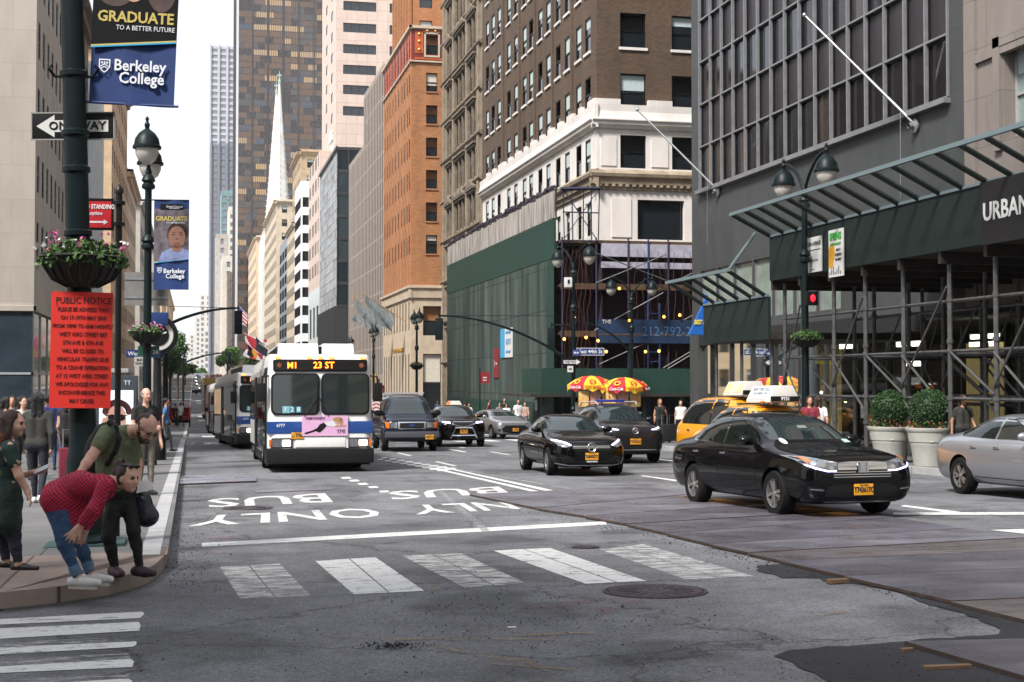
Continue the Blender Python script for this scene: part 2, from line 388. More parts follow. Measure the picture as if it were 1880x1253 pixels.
def road_text(s, m, ul, ur, ll, lr, bold=.016):
 me = text_mesh('lettering', s, 1, m, ext=0, align='LEFT', bold=bold)
 co = [v.co.copy() for v in me.vertices]; x0, x1 = min(c.x for c in co), max(c.x for c in co); y0, y1 = min(c.y for c in co), max(c.y for c in co)
 A, B, C, D = G(*ur), G(*ul), G(*lr), G(*ll)
 for v in me.vertices:
  u, t = (v.co.x - x0) / (x1 - x0), (v.co.y - y0) / (y1 - y0)
  p = A * (1 - u) * (1 - t) + B * u * (1 - t) + C * (1 - u) * t + D * u * t
  v.co = (p.x, p.y, gz(p.y) + .006)
 o = bpy.data.objects.new('road_lettering', me); COL.objects.link(o)
 return struct(o)
road_text('BUS', M_PAINTL, (381, 917), (596, 906), (379, 933), (612, 923))
road_text('ONLY', M_PAINTL, (366, 948), (680, 933), (343, 968), (712, 950))
road_text('BUS', M_PAINTL, (712, 903), (915, 894), (716, 919), (935, 906))
road_text('ONLY', M_PAINTL, (748, 929), (1000, 917), (764, 946), (1040, 931))
marks('orange_marking', M_ORANGE, [[(600, 1172), (1060, 1175), (1060, 1179), (600, 1176)], [(770, 1181), (860, 1206), (960, 1218), (1004, 1238), (985, 1253), (996, 1253), (1016, 1238), (968, 1213), (862, 1200), (785, 1180)],
 [(900, 1219), (1060, 1230), (1060, 1234), (900, 1222)], [(860, 1158), (955, 1150), (955, 1155), (862, 1162)], [(940, 1166), (1090, 1162), (1090, 1166), (945, 1170)], [(310, 1168), (355, 1163), (352, 1170), (312, 1174)],
 [(1250, 1153), (1350, 1149), (1350, 1152), (1250, 1157)], [(1490, 1134), (1570, 1118), (1574, 1122), (1500, 1138)], [(587, 1050), (594, 1048), (612, 1064), (602, 1066)], [(770, 1069), (855, 1063), (855, 1066), (772, 1073)], [(790, 1076), (800, 1074), (806, 1086), (796, 1086)]], .007)
marks('pink_marking', M_PINKS, [[(960, 1120), (1110, 1092), (1200, 1082), (1200, 1092), (1110, 1104), (965, 1130)], [(1090, 1118), (1180, 1100), (1190, 1112), (1100, 1135)], [(380, 1010), (430, 1006), (430, 1016), (385, 1020)], [(380, 984), (430, 980), (432, 990), (384, 994)]], .0065)
# crosswalks and lane dashes at every further cross street
for i, c in enumerate(CROSS[:7]):
 mb = MB()
 for s in (-1, 1):
  for k in range(12):
   x = .5 + k * 1.4
   if not (-.2 < x < 16.2): continue
   strip(x, x + .62, c + s * 7.2 - 1.6, c + s * 7.2 + 1.6, 0, .004, 0, mb, 3.)
 struct(mb.build('crosswalk_marking', M_PAINT))
 mb = MB()
 for x in (3.6, 6.9, 10.2, 13.6):
  yy = c + 12
  while yy < (CROSS[i + 1] if i + 1 < len(CROSS) else c + 60) - 12:
   strip(x, x + .12, yy, yy + 3, 0, .0045, 0, mb, 4.); yy += 8
 struct(mb.build('lane_line', M_PAINT))
mb = MB()
for yy in range(38, 62, 8):
 for x in (6.9, 10.2, 13.6): strip(x, x + .12, yy, yy + 3, 0, .0045, 0, mb, 4.)
struct(mb.build('lane_line', M_PAINT))
road_text('BUS', M_PAINTW, (328, 812), (408, 811), (324, 818), (408, 817))
# fresh asphalt patch beside the plates
mb = MB(); pts = [(1425, 1206), (1450, 1196), (1490, 1191), (1560, 1187), (1612, 1183), (1690, 1176), (1828, 1166), (1838, 1158), (1812, 1146), (1780, 1132), (1730, 1118), (1690, 1107), (1640, 1086), (1560, 1072), (1520, 1070), (1500, 1062), (1430, 1062), (1420, 1056), (1390, 1050), (1395, 1040), (1450, 1035), (1560, 1050), (1960, 1140), (1960, 1330), (1560, 1330), (1528, 1253), (1490, 1237), (1470, 1232), (1456, 1218)]
random.seed(3)
gp = [up(G(*p), .0065) for p in pts]; out = []
for i, a in enumerate(gp):
 b = gp[(i + 1) % len(gp)]; k = max(1, int((b - a).length / .12))
 for j in range(k):
  q = a.lerp(b, j / k); r_ = .03; out.append(Vector((q.x + random.uniform(-r_, r_), q.y + random.uniform(-r_, r_), 0)))
out = [up(p, .0065) for p in out]
mb.poly(out); struct(mb.build('asphalt_patch', M_ASPHN, fix=False))
# ------------------------------------------------------------------ steel plates, each one a thing
M_PLATE = mat('rusty plate', (.165, .158, .19), .33, metal=.45, var=.35, scale=1.6, c2=(.098, .09, .112), bump=.15, bscale=40, det=10, stretch=(.4, 2, 1))
M_PLATE2 = mat('grey plate', (.23, .225, .26), .3, metal=.4, var=.3, scale=1.3, c2=(.12, .11, .13), bump=.12, bscale=40, det=10, stretch=(.4, 2, 1))
M_PLATE3 = mat('dark plate', (.075, .060, .068), .32, metal=.35, var=.3, scale=2., c2=(.20, .18, .18), bump=.15, bscale=40, det=12, stretch=(.35, 3, 1))
M_PEDGE = mat('rust edge', (.05, .03, .022), .8, var=.4, scale=8)
for m_ in (M_PLATE, M_PLATE2, M_PLATE3):     # long pale scuffs and patchy shine
 nt = m_.node_tree; N = nt.nodes.new; bs = nt.nodes['Principled BSDF']; src = bs.inputs['Base Color'].links[0].from_socket; tc = N('ShaderNodeTexCoord'); mp = N('ShaderNodeMapping'); mp.inputs['Scale'].default_value = (1.2, 14, 1); mp.inputs['Rotation'].default_value = (0, 0, R(8)); L(nt, tc.outputs['Object'], mp.inputs[0])
 a = N('ShaderNodeTexNoise'); a.inputs['Scale'].default_value = 2.2; a.inputs['Detail'].default_value = 12; a.inputs['Roughness'].default_value = .8; L(nt, mp.outputs[0], a.inputs[0]); c = N('ShaderNodeTexNoise'); c.inputs['Scale'].default_value = .9; c.inputs['Detail'].default_value = 5; L(nt, tc.outputs['Object'], c.inputs[0])
 r = N('ShaderNodeValToRGB'); r.color_ramp.elements[0].position = .56; r.color_ramp.elements[1].position = .72; L(nt, a.outputs[0], r.inputs[0]); x = N('ShaderNodeMix'); x.data_type = 'RGBA'; x.inputs[7].default_value = (.34, .33, .36, 1); L(nt, r.outputs[0], x.inputs[0]); L(nt, src, x.inputs[6]); L(nt, x.outputs[2], bs.inputs['Base Color'])
 r = N('ShaderNodeMapRange'); r.inputs[1].default_value = .35; r.inputs[2].default_value = .65; r.inputs[3].default_value = .2; r.inputs[4].default_value = .55; L(nt, c.outputs[0], r.inputs[0]); L(nt, r.outputs[0], bs.inputs['Roughness'])
def plate(pts, m, lab, dz=.0, t=.028):
 base = [up(G(*p), .008 + dz) for p in pts]; c = sum(base, Vector()) / len(base)
 mb = MB(); mb.slab([p - c for p in base], t, 0, 1)
 o = mb.build('steel_road_plate', [m, M_PEDGE], loc=c, bevel=.006)
 return tag(o, lab, 'road plate', 'steel plates covering the road works')
Lp = [(862, 911), (985, 938), (1072, 953), (1150, 968), (1222, 985), (1303, 1006), (1372, 1022), (1433, 1037), (1550, 1066), (1745, 1113), (1990, 1176)]
Rp = [(1190, 896), (1262, 912), (1400, 931), (1540, 944), (1640, 955), (1770, 976), (1880, 994), (1990, 1012), (1990, 1046), (1990, 1102), (1990, 1176)]
lab = ['pale grey steel plate farthest from the viewer, in front of the sedan with the star', 'steel plate just before the rear wheel of the nearest black sedan', 'steel plate under the rear wheels of the nearest black sedan',
       'steel plate under the front wheels of the nearest black sedan', 'lilac grey steel plate just in front of the nearest black sedan', 'dull scuffed steel plate two in front of the nearest black sedan',
       'dark scraped wet looking steel plate with white scratches', 'pale steel plate nearest side of the scraped dark plate', 'wide pinkish steel plate with scratches beside the wood chock', 'dark rusty steel plate nearest the viewer at right edge']
pm = [M_PLATE2, M_PLATE2, M_PLATE, M_PLATE, M_PLATE, M_PLATE2, M_PLATE3, M_PLATE, M_PLATE, M_PLATE3]
for i in range(10):
 a, b, c, d = Lp[i], Rp[i], Rp[i + 1], Lp[i + 1]
 plate([(d[0] + (2 if i else 0), d[1] - 1.1), (c[0], c[1] - .9), b, a] if i < 9 else [(1990, 1174), b, a], pm[i], lab[i], dz=.002 * (i % 3))
plate([(1660, 1187), (1990, 1180), (1990, 1310), (1880, 1252)], M_PLATE, 'loose pinkish steel plate lying on the fresh black asphalt patch')
plate([(318, 892), (471, 886), (470, 879), (440, 872), (318, 878)], M_PLATE2, 'pale steel plate by the left kerb behind the bus only lettering')
M_WOOD = mat('raw timber', (.14, .085, .05), .8, var=.3, scale=10, stretch=(1, 12, 12))
def stick(a, b, wd, h, lab):
 A, B = G(*a), G(*b); mb = MB(); d = (B - A); n = Vector((-d.y, d.x, 0)).normalized() * wd / 2
 k = 6; c = (A + B) / 2
 pts = [A - n - c, B - n * .6 - c, B + n * .8 - c, A + n * .7 - c]
 mb.slab([p + Vector((0, 0, .008)) for p in pts], h)
 tag(mb.build('wood_scrap', M_WOOD, loc=c, bevel=.004), lab, 'wood scrap')
stick((1696, 1231), (1782, 1228), .07, .02, 'long splintered wood strip lying on the black asphalt patch')
stick((1520, 1073), (1556, 1071), .10, .035, 'short wood chock wedged against the edge of the plates')
stick((1655, 1199), (1676, 1197), .05, .02, 'small wood chip near the tip of the loose plate')
# ------------------------------------------------------------------ manholes
M_IRON = mat('cast iron', (.055, .045, .05), .55, metal=.4, var=.3, scale=14, bump=.6, bscale=60)
def manhole(px, py, r, lab):
 p = G(px, py); mb = MB()
 mb.lathe([(0, .010), (.12 * r, .010), (.13 * r, .014), (.3 * r, .014), (.31 * r, .010), (.78 * r, .010), (.8 * r, .015), (.9 * r, .015), (.91 * r, .004), (.93 * r, .004), (.94 * r, .013), (r, .013), (r * 1.01, -.01)], 40)
 for k in range(16):
  a = k * math.pi / 8; mb.bc((0, 0, 0), (0, 0, 0)) if 0 else None
  c, s = math.cos(a), math.sin(a); w_ = .012
  A = Vector((c, s, 0)) * r * .38; B = Vector((c, s, 0)) * r * .74; nn = Vector((-s, c, 0)) * w_
  mb.slab([A - nn + Vector((0, 0, .008)), B - nn + Vector((0, 0, .008)), B + nn + Vector((0, 0, .008)), A + nn + Vector((0, 0, .008))], .007)
 tilt = mb.build('manhole_cover', M_IRON, loc=p, smooth=True); tilt.rotation_euler[0] = -.0173
 tag(tilt, lab, 'manhole cover')
manhole(1203, 1087, .46, 'round iron manhole cover in front of the steel plates')
manhole(455, 934, .40, 'iron manhole cover between the left bus and only letters')
manhole(1075, 1006, .16, 'small round iron valve cover above the fourth crosswalk stripe')
# rectangular drain frame by the lettering
mb = MB(); q = [up(G(*p), .006) for p in [(464, 902), (602, 896), (612, 900), (472, 906)]]; mb.slab(q, .006); struct(mb.build('drain_frame', M_PLATE2))
# ------------------------------------------------------------------ crumbs of asphalt (nobody could count them)
random.seed(11); mb = MB()
def crumb(p, s):
 vs = [p + Vector((random.uniform(-s, s), random.uniform(-s, s), random.uniform(0, s))) for _ in range(3)] + [p + Vector((0, 0, s * 1.3))] + [p + Vector((s * random.uniform(-.5, .5), s * random.uniform(-.5, .5), 0))]
 mb.add(vs, [(0, 1, 3), (1, 2, 3), (2, 0, 3), (0, 2, 1)])
def scatter(n, fx, fy, s0, s1):
 for _ in range(n):
  p = G(fx(), fy(), .003); crumb(p, random.uniform(s0, s1))
U = random.uniform
scatter(420, lambda: 318 + abs(random.gauss(0, 38)), lambda: U(885, 1060), .006, .016)
scatter(160, lambda: 300 + abs(random.gauss(0, 90)), lambda: U(1040, 1090), .005, .012)
scatter(420, lambda: random.gauss(980, 170), lambda: random.gauss(1135, 34), .005, .013)
scatter(260, lambda: U(250, 1500), lambda: U(1090, 1250), .004, .011)
scatter(240, lambda: random.gauss(725, 26), lambda: random.gauss(1187, 3.2), .006, .014)
for _ in range(380):
 t = random.random(); i = min(8, int(t * 9)); f = t * 9 - i
 scatter(1, lambda: Lp[i][0] + (Lp[i + 1][0] - Lp[i][0]) * f + random.gauss(-14, 12), lambda: Lp[i][1] + (Lp[i + 1][1] - Lp[i][1]) * f + abs(random.gauss(4, 5)), .006, .016)
scatter(180, lambda: U(1430, 1880), lambda: U(1170, 1253), .004, .010)
tag(mb.build('asphalt_crumbs', M_ASPHN, fix=False), 'loose black asphalt crumbs scattered over the road', 'gravel', kind='stuff')
mb = MB(); p = G(940, 1153); mb.bx(-.03, .03, -.015, .015, 0, .006)
tag(mb.build('paper_scrap', M_WHITE, loc=p + Vector((0, 0, .002)), bevel=.002), 'tiny white paper scrap lying on the open road', 'litter')
# ------------------------------------------------------------------ buildings
CL_, FL = -8.4, -8.4
def Yon(px, X):
 d = ray(px, 700); return X / d.x * d.y
def Xat(px, Y):
 d = ray(px, 700); return Y / d.y * d.x
def zat(py, px, X=None, Y=None):
 return (atX(px, py, X) if X is not None else atY(px, py, Y)).z
WC = {}
def win_mesh(style, w_, h, fm, gm, bm_, var):
 """frame and pane meshes; x across, z up from the sill, y inwards"""
 k = (style, round(w_, 2), round(h, 2), fm.name, gm.name, var)
 if k in WC: return WC[k]
 f = MB(); p = MB(); t = .07 if style != 'thin' else .035
 if style == 'strip': t = .02
 f.bx(-w_ / 2, -w_ / 2 + t, -.05, .05, 0, h); f.bx(w_ / 2 - t, w_ / 2, -.05, .05, 0, h)
 f.bx(-w_ / 2 + t, w_ / 2 - t, -.05, .05, 0, t); f.bx(-w_ / 2 + t, w_ / 2 - t, -.05, .05, h - t, h)
 x0, x1 = -w_ / 2 + t, w_ / 2 - t
 if style == 'sash':
  f.bx(x0, x1, -.04, .05, h / 2 - .04, h / 2 + .04)
  bl = [0, .5, .25, .62][var % 4] * h
  zt = h - t - bl
  p.quad((x0, .01, max(h / 2, zt)), (x1, .01, max(h / 2, zt)), (x1, .01, h - t), (x0, .01, h - t), 1 if bl else 0)
  if bl and zt > h / 2: p.quad((x0, .011, h / 2), (x1, .011, h / 2), (x1, .011, zt), (x0, .011, zt), 0)
  z2 = h / 2
  if bl and zt < h / 2:
   p.quad((x0, .031, zt), (x1, .031, zt), (x1, .031, z2), (x0, .031, z2), 1); z2 = zt
  elif not bl: pass
  p.quad((x0, .03, t), (x1, .03, t), (x1, .03, z2), (x0, .03, z2), 0)
 elif style == 'band':
  n = max(1, int(w_ / 1.4))
  for i in range(1, n): x = -w_ / 2 + w_ * i / n; f.bx(x - .025, x + .025, -.03, .05, t, h - t)
  p.quad((x0, .02, t), (x1, .02, t), (x1, .02, h - t), (x0, .02, h - t), 0)
 else:
  p.quad((x0, .02, t), (x1, .02, t), (x1, .02, h - t), (x0, .02, h - t), [0, 0, 1, 0][var % 4] if style == 'thin' else 0)
 WC[k] = (f.mesh('window', [fm]), p.mesh('pane', [gm, bm_], fix=False), f, p)
 return WC[k]
class Bld:
 def __init__(s, name, label, x, y, mats, group=None, cat='building'):
  s.o = thing(name, label, cat, (x, y, gz(y) - .05), 0, group); s.T = Matrix.Translation(-s.o.location)
  s.mb = MB(); s.mb.M = s.T; s.mats = mats; s.w = []
 def face(s, p0, p1, z0, z1, us=(), zs=(), style='sash', depth=.22, mi=0, fm=M_BLACK, gm=None, bm=None, sill=None, skip=None):
  """a wall seen from outside, p0 left and p1 right; us / zs are window spans"""
  p0, p1 = Vector((*p0, 0)), Vector((*p1, 0)); d = (p1 - p0); ln = d.length; d /= ln; n = Vector((d.y, -d.x, 0))
  q = lambda u, z, o=0: p0 + d * u - n * o + Vector((0, 0, z))
  us = sorted(u for u in us if 0 <= u[0] and u[1] <= ln); zs = sorted(z for z in zs if z0 <= z[0] and z[1] <= z1)
  if not us or not zs: s.mb.quad(q(0, z0), q(ln, z0), q(ln, z1), q(0, z1), mi); return s
  zc = z0
  for a, b in zs:
   if a > zc: s.mb.quad(q(0, zc), q(ln, zc), q(ln, a), q(0, a), mi)
   uc = 0
   for c, e in us:
    if c > uc: s.mb.quad(q(uc, a), q(c, a), q(c, b), q(uc, b), mi)
    D = depth
    s.mb.add([q(c, a), q(c, b), q(c, b, D), q(c, a, D)], [(0, 1, 2, 3)], mi); s.mb.add([q(e, a), q(e, b), q(e, b, D), q(e, a, D)], [(3, 2, 1, 0)], mi)
    s.mb.add([q(c, a), q(e, a), q(e, a, D), q(c, a, D)], [(3, 2, 1, 0)], mi); s.mb.add([q(c, b), q(e, b), q(e, b, D), q(c, b, D)], [(0, 1, 2, 3)], mi)
    if sill is not None:
     o = -.1; A = [q(c - .08, a - .16, o), q(e + .08, a - .16, o), q(e + .08, a, o), q(c - .08, a, o)]; Bk = [v + (-n) * .16 for v in A]
     s.mb.add(A + Bk, [(0, 1, 2, 3), (0, 4, 5, 1), (3, 2, 6, 7), (0, 3, 7, 4), (1, 5, 6, 2)], sill)
    m = Matrix.Identity(4); m.col[0] = (*d, 0); m.col[1] = (*(-n), 0); m.translation = q((c + e) / 2, a, D - .02)
    s.w.append((m, e - c, b - a, style, fm, gm or M_GLASS, bm or M_BLIND, random.randrange(4)))
    uc = e
   if uc < ln: s.mb.quad(q(uc, a), q(ln, a), q(ln, b), q(uc, b), mi)
   zc = b
  if zc < z1: s.mb.quad(q(0, zc), q(ln, zc), q(ln, z1), q(0, z1), mi)
  return s
 def mould(s, p0, p1, prof, mi=0, ends=True):
  """profile [(out, z)] swept along the wall; prof starts and ends at out = 0"""
  p0, p1 = Vector((*p0, 0)), Vector((*p1, 0)); d = (p1 - p0).normalized(); n = Vector((d.y, -d.x, 0)); k = len(prof)
  A = [p0 + n * o + Vector((0, 0, z)) for o, z in prof]; B = [p1 + n * o + Vector((0, 0, z)) for o, z in prof]
  s.mb.add(A + B, [(i, k + i, k + i + 1, i + 1) for i in range(k - 1)], mi)
  if ends: s.mb.add(A, [tuple(range(k))], mi); s.mb.add(B, [tuple(range(k - 1, -1, -1))], mi)
  return s
 def box(s, *a, mi=0): s.mb.bx(*a, mi); return s
 def part(s): m = MB(); m.M = s.T; return m
 def finish(s, wall='wall', most=100):
  sc = []
  for i, x in enumerate(s.w):
   c = x[0].translation + Vector((0, 0, x[2] / 2)); px, py, dd = pix(c)
   vis = dd > 0 and -60 < px < PW + 60 and -60 < py < PH
   sc.append((-(x[1] * x[2]) / max(dd, 1) ** 2 * (1 if vis else .001), i))
  sc.sort(); rest = MB(); rm = []
  for rank, (_, i) in enumerate(sc):
   m, w_, h, st, fm, gm, bm_, var = s.w[i]
   fme, pme, fmb, pmb = win_mesh(st, w_, h, fm, gm, bm_, var)
   M = s.T @ m
   if rank < most:
    o = bpy.data.objects.new('window', fme); COL.objects.link(o); o.parent = s.o; o.matrix_local = M
    p = bpy.data.objects.new('pane', pme); COL.objects.link(p); p.parent = o
   else:
    for x in (fm, gm, bm_):
     if x not in rm: rm.append(x)
    rest.M = M
    for vs, fs, mm, mt in ((fmb.v, fmb.f, fmb.m, [fm]), (pmb.v, pmb.f, pmb.m, [gm, bm_])):
     o = len(rest.v); rest.v += [tuple(M @ Vector(v)) for v in vs]
     for f, k in zip(fs, mm): rest.f.append(tuple(i_ + o for i_ in f)); rest.m.append(rm.index(mt[k]))
  if rest.f: tag(rest.build('windows', rm, s.o, fix=False), kind='stuff')
  s.mb.build(wall, s.mats, s.o, fix=False)
  return s
def spans(a, step, w_, n, off=0): return [(a + i * step + off, a + i * step + off + w_) for i in range(n)]
W_BROWN = brick_mat('brown brick', (.118, .070, .038), (.066, .038, .024), (.085, .06, .042), .24, .085, .012, .85, var=.28)
W_WHITE = mat('painted limestone', (.66, .62, .585), .7, var=.13, scale=.7, bump=.15, bscale=14, stretch=(1, 1, .35))
W_LEDGE = mat('weathered cornice', (.40, .32, .22), .8, var=.35, scale=1.1, c2=(.15, .12, .09), det=9)
# ---- brown brick building over the hoarding
y0, y1 = 79.6, 113.2
b = Bld('brick_office_building', 'brown brick building with white painted floor above the green hoarding', FR, y0, [W_BROWN, W_WHITE, W_LEDGE, M_DARK])
cols = [1080, 1063, 1042, 1025, 1007, 992, 975, 963, 947, 934, 916, 905, 894.5]
us = [(y1 - Yon(c, FR) - .62, y1 - Yon(c, FR) + .62) for c in cols]
zs = [(17.75 + 3.6 * k, 19.85 + 3.6 * k) for k in range(7)]
P0, P1 = (FR, y1), (FR, y0); E1 = (FR + 26, y0)
xs2 = [(1.45, 3.05), (4.65, 6.25), (8.6, 10.2), (11.8, 13.4), (16, 17.6)]
b.face(P0, P1, 17.72, 42, us, zs, depth=.1, sill=1); b.face(P1, E1, 17.72, 42, xs2, [(a - .0, c - .05) for a, c in zs], sill=1)
wz = [(14.15, 16.1)]
b.face(P0, P1, 13.4, 17.0, us, wz, depth=.1, mi=1); b.face(P1, E1, 13.4, 17.0, xs2, [(14.2, 16.15)], mi=1)
b.face(P0, P1, 9.9, 13.4, us, [(10.3, 12.3)], mi=1); b.face(P0, P1, -2, 9.9, mi=3); b.face(P1, E1, 9.9, 13.4, [(2.5, 5.4), (9, 12)], [(10., 12.35)], 'plain', .35, 1)  # wall below the white floors coloured near black, standing for shade
for A, B in ((P0, (FR, y0 - .35)), ((FR - .35, y0), E1)):
 e = False
 b.mould(A, B, [(0, 16.5), (.12, 16.5), (.16, 16.62), (.34, 16.72), (.36, 16.86), (.46, 16.95), (.46, 17.02), (.3, 17.06), (.22, 17.5), (.24, 17.9), (0, 17.93)], 1)
for A, B in ((P0, (FR, y0 - .45)), ((FR - .45, y0), E1)):
 b.mould(A, B, [(0, 12.9), (.14, 12.9), (.16, 13.1), (.3, 13.2), (.34, 13.5), (.5, 13.62), (.55, 13.8), (.45, 13.95), (.1, 14.05), (0, 14.1)], 2)
for u in us[:-1]:
 pass
ub = sorted(us)
for i in range(len(ub) - 1):
 b.box(FR - .24, FR + .1, y1 - ub[i + 1][0] + .08, y1 - ub[i][1] - .08, 17.9, 18.22, mi=1)
b.box(FR - .24, FR + .1, y0 - .24, y1 - ub[-1][1] - .08, 17.9, 18.22, mi=1); b.box(FR + .1, FR + 1.4, y0 - .24, y0 + .1, 17.9, 18.22, mi=1); b.box(FR + 3.1, FR + 4.6, y0 - .24, y0 + .1, 17.9, 18.22, mi=1)
for u in range(26): b.box(FR + u * .42, FR + u * .42 + .2, y0 - .3, y0 - .02, 13.06, 13.24, mi=2)
# pilaster strips in the brick and raised panels on the white floor
for c in (1052, 1016, 983.5, 955, 925): yy = Yon(c, FR); b.box(FR - .1, FR + .1, yy - .12, yy + .12, 18.2, 42)
for x0, x1, z0, z1 in ((.25, 1.2, 14.3, 16.0), (3.35, 4.4, 14.3, 16.0), (.9, 2.1, 10.1, 12.4)): b.box(FR + x0, FR + x1, y0 - .06, y0 + .1, z0, z1, mi=1)
b.box(FR + .4, FR + 26, y0 + .6, y1 - .3, -2, 41.5, mi=3); b.face(P1, E1, -2, 9.9, mi=3)
b.face((FR + 26, y1), P0, -2, 42); b.mb.quad((FR, y0, 42), (FR + 26, y0, 42), (FR + 26, y1, 42), (FR, y1, 42))
b.finish()
# ---- carved stone building
W_CARVE = mat('carved stone', (.30, .245, .175), .85, var=.35, scale=1.2, c2=(.155, .12, .085), bump=.5, bscale=9, det=10)
W_CARVED = mat('dark carved stone', (.17, .135, .10), .85, var=.3, scale=2, bump=.6, bscale=12)
y0, y1 = 113.3, 132.
b = Bld('carved_stone_building', 'tan carved stone building with pedimented windows beside the brown brick one', FR, y0, [W_CARVE, W_CARVED])
def bay(a, c, n): ya, yb = y1 - Yon(a, FR), y1 - Yon(c, FR); wd = (yb - ya) / n; return [(ya + i * wd + .22, ya + (i + 1) * wd - .22) for i in range(n)]
bays = [bay(822, 832.5, 2), bay(837, 857, 3), bay(861.5, 876, 2)]
us = sum(bays, []); F0 = 11.0
zs = [(F0 + 3.75 * k + .4, F0 + 3.75 * k + 2.75) for k in range(-3, 9)]
b.face((FR, y1), (FR, y0), -2.5, 46, us, zs, 'sash', .12, fm=M_BLACK)
for k in range(-2, 9):
 z = F0 + 3.75 * k; b.mould((FR, y1 + .15), (FR, y0), [(0, z - .35), (.12, z - .3), (.3, z - .12), (.3, z), (0, z + .04)], 1 if k % 2 else 0)
 for bi, by in enumerate(bays):
  ya, yb = y1 - by[0][0] + .25, y1 - by[-1][1] - .25; zt = z + 2.8
  b.box(FR - .28, FR + .1, yb, ya, zt, zt + .22, mi=1); b.box(FR - .42, FR + .1, yb - .12, ya + .12, zt + .22, zt + .38, mi=1)
  for u in by: b.box(FR - .16, FR + .1, y1 - u[0] - .02, y1 - u[0] + .2, z + .3, zt, mi=1)
  b.box(FR - .16, FR + .1, yb, yb + .2, z + .3, zt, mi=1)
  if k in (1, 5):
   nn = 1 if bi != 1 else 3; wd = (ya - yb) / nn
   for j in range(nn):
    p, q = yb + j * wd, yb + (j + 1) * wd; hh = .75 if nn == 1 else .5
    b.mb.add([(FR - .45, p, zt + .38), (FR - .45, q, zt + .38), (FR - .45, (p + q) / 2, zt + .38 + hh), (FR + .1, p, zt + .38), (FR + .1, q, zt + .38), (FR + .1, (p + q) / 2, zt + .38 + hh)], [(0, 1, 2), (0, 2, 5, 3), (1, 4, 5, 2)], 1)
for c in (816, 834.5, 859, 880): yy = Yon(c, FR); b.box(FR - .2, FR + .1, yy - .35, yy + .35, -2, 46)
b.box(FR + .5, FR + 24, y0 + .1, y1 - .1, -2.5, 45.9); b.finish()
# ---- orange brick building with red terracotta panels
W_ORANGE = brick_mat('orange brick', (.42, .165, .055), (.30, .115, .04), (.30, .17, .09), .5, .16, .02, .85, var=.25)
W_LIME = mat('limestone', (.46, .37, .27), .8, var=.16, scale=1., bump=.2, bscale=10)
W_RED = mat('red terracotta', (.16, .02, .015), .5, var=.2, scale=4); W_RORG = mat('orange terracotta', (.45, .09, .02), .5, var=.25, scale=3)
M_GOLD = mat('gilded boss', (.6, .33, .08), .35, metal=.5)
y0, y1 = 152., 175.
b = Bld('orange_brick_tower', 'orange brick tower with dark red terracotta corner panel and limestone base', FR, y0, [W_ORANGE, W_LIME, W_RED, W_RORG, M_GOLD])
us = [(a, a + .75) for a in (.9, 3.1, 5.3, 7.9, 10.3, 12.7, 15.3, 17.3, 19.5, 21.2)]
F = 22.6; zs = [(F + 3.55 * k, F + 3.55 * k + 2.05) for k in range(-3, 4)]
P0, P1, E1 = (FR, y1), (FR, y0), (FR + 22, y0); xs2 = [(1.6, 2.85), (6.2, 7.45), (10, 11.3)]
b.face(P0, P1, 12, 36.6, us, zs, 'sash', .08); b.face(P1, E1, 12, 36.6, xs2, zs, 'sash', .25, bm=M_BLINDY, sill=0)
b.face(P0, P1, 36.6, 40.1, us, [(37.2, 39.2)], 'sash', .08, 2); b.face(P1, E1, 36.6, 40.1, [(1.55, 2.9)], [(37.3, 39.4)], 'sash', .2, 2)
b.box(FR + 1.35, FR + 1.55, y0 - .1, y0 + .1, 37.1, 39.7, mi=1); b.box(FR + 2.9, FR + 3.1, y0 - .1, y0 + .1, 37.1, 39.7, mi=1); b.box(FR + 1.35, FR + 3.1, y0 - .1, y0 + .1, 39.55, 39.75, mi=1); b.box(FR + 1.35, FR + 3.1, y0 - .12, y0 + .1, 37.0, 37.2, mi=1)
b.box(FR + .35, FR + 1.25, y0 - .06, y0 + .05, 37.4, 39.8, mi=3); b.box(FR + 1.25, FR + 3.2, y0 - .05, y0 + .05, 39.76, 39.98, mi=3); b.box(FR + .3, FR + 3.4, y0 - .06, y0 + .05, 36.75, 36.95, mi=3)
for x, z in ((.8, 39.5), (.8, 38.7), (.8, 37.8), (1.7, 39.9), (2.6, 39.9)): b.mb.ball((FR + x, y0 - .08, z), .16, 8, 6, 4)
for A, B in ((P0, (FR, y0 - .3)), ((FR - .3, y0), E1)):
 b.mould(A, B, [(0, 36.4), (.2, 36.42), (.2, 36.6), (0, 36.62)], 1); b.mould(A, B, [(0, 40.0), (.3, 40.1), (.3, 40.4), (0, 40.45)], 1)
 b.mould(A, B, [(0, 10.6), (.2, 10.7), (.22, 11.6), (.4, 11.75), (.4, 12.0), (0, 12.05)], 1)
for i, u in enumerate(us):     # brick piers between the narrow windows
 yy = y1 - u[1] - .55; b.box(FR - .06, FR + .1, yy - .3, yy + .3, 12.05, 36.4); b.box(FR - .06, FR + .1, yy - .25, yy + .25, 36.7, 40, mi=3)
b.face(P0, P1, -3, 12, [(a, a + .9) for a in (.6, 2.6, 4.6, 6.9, 9.2, 11.5, 13.9, 16.2, 18.5, 20.8)], [(-1.2, 4.6), (7.2, 10.3)], 'plain', .12, 1)
b.face(P1, E1, -3, 12, [(1.3, 3.3), (6, 8.4)], [(-1.6, 4.6), (6.6, 9.8)], 'sash', .3, 1, bm=M_BLINDY)
b.mb.quad((FR, y0, 40.1), (FR + 22, y0, 40.1), (FR + 22, y1, 40.1), (FR, y1, 40.1)); b.box(FR + .6, FR + 22, y0 + .6, y1, -3, 40)
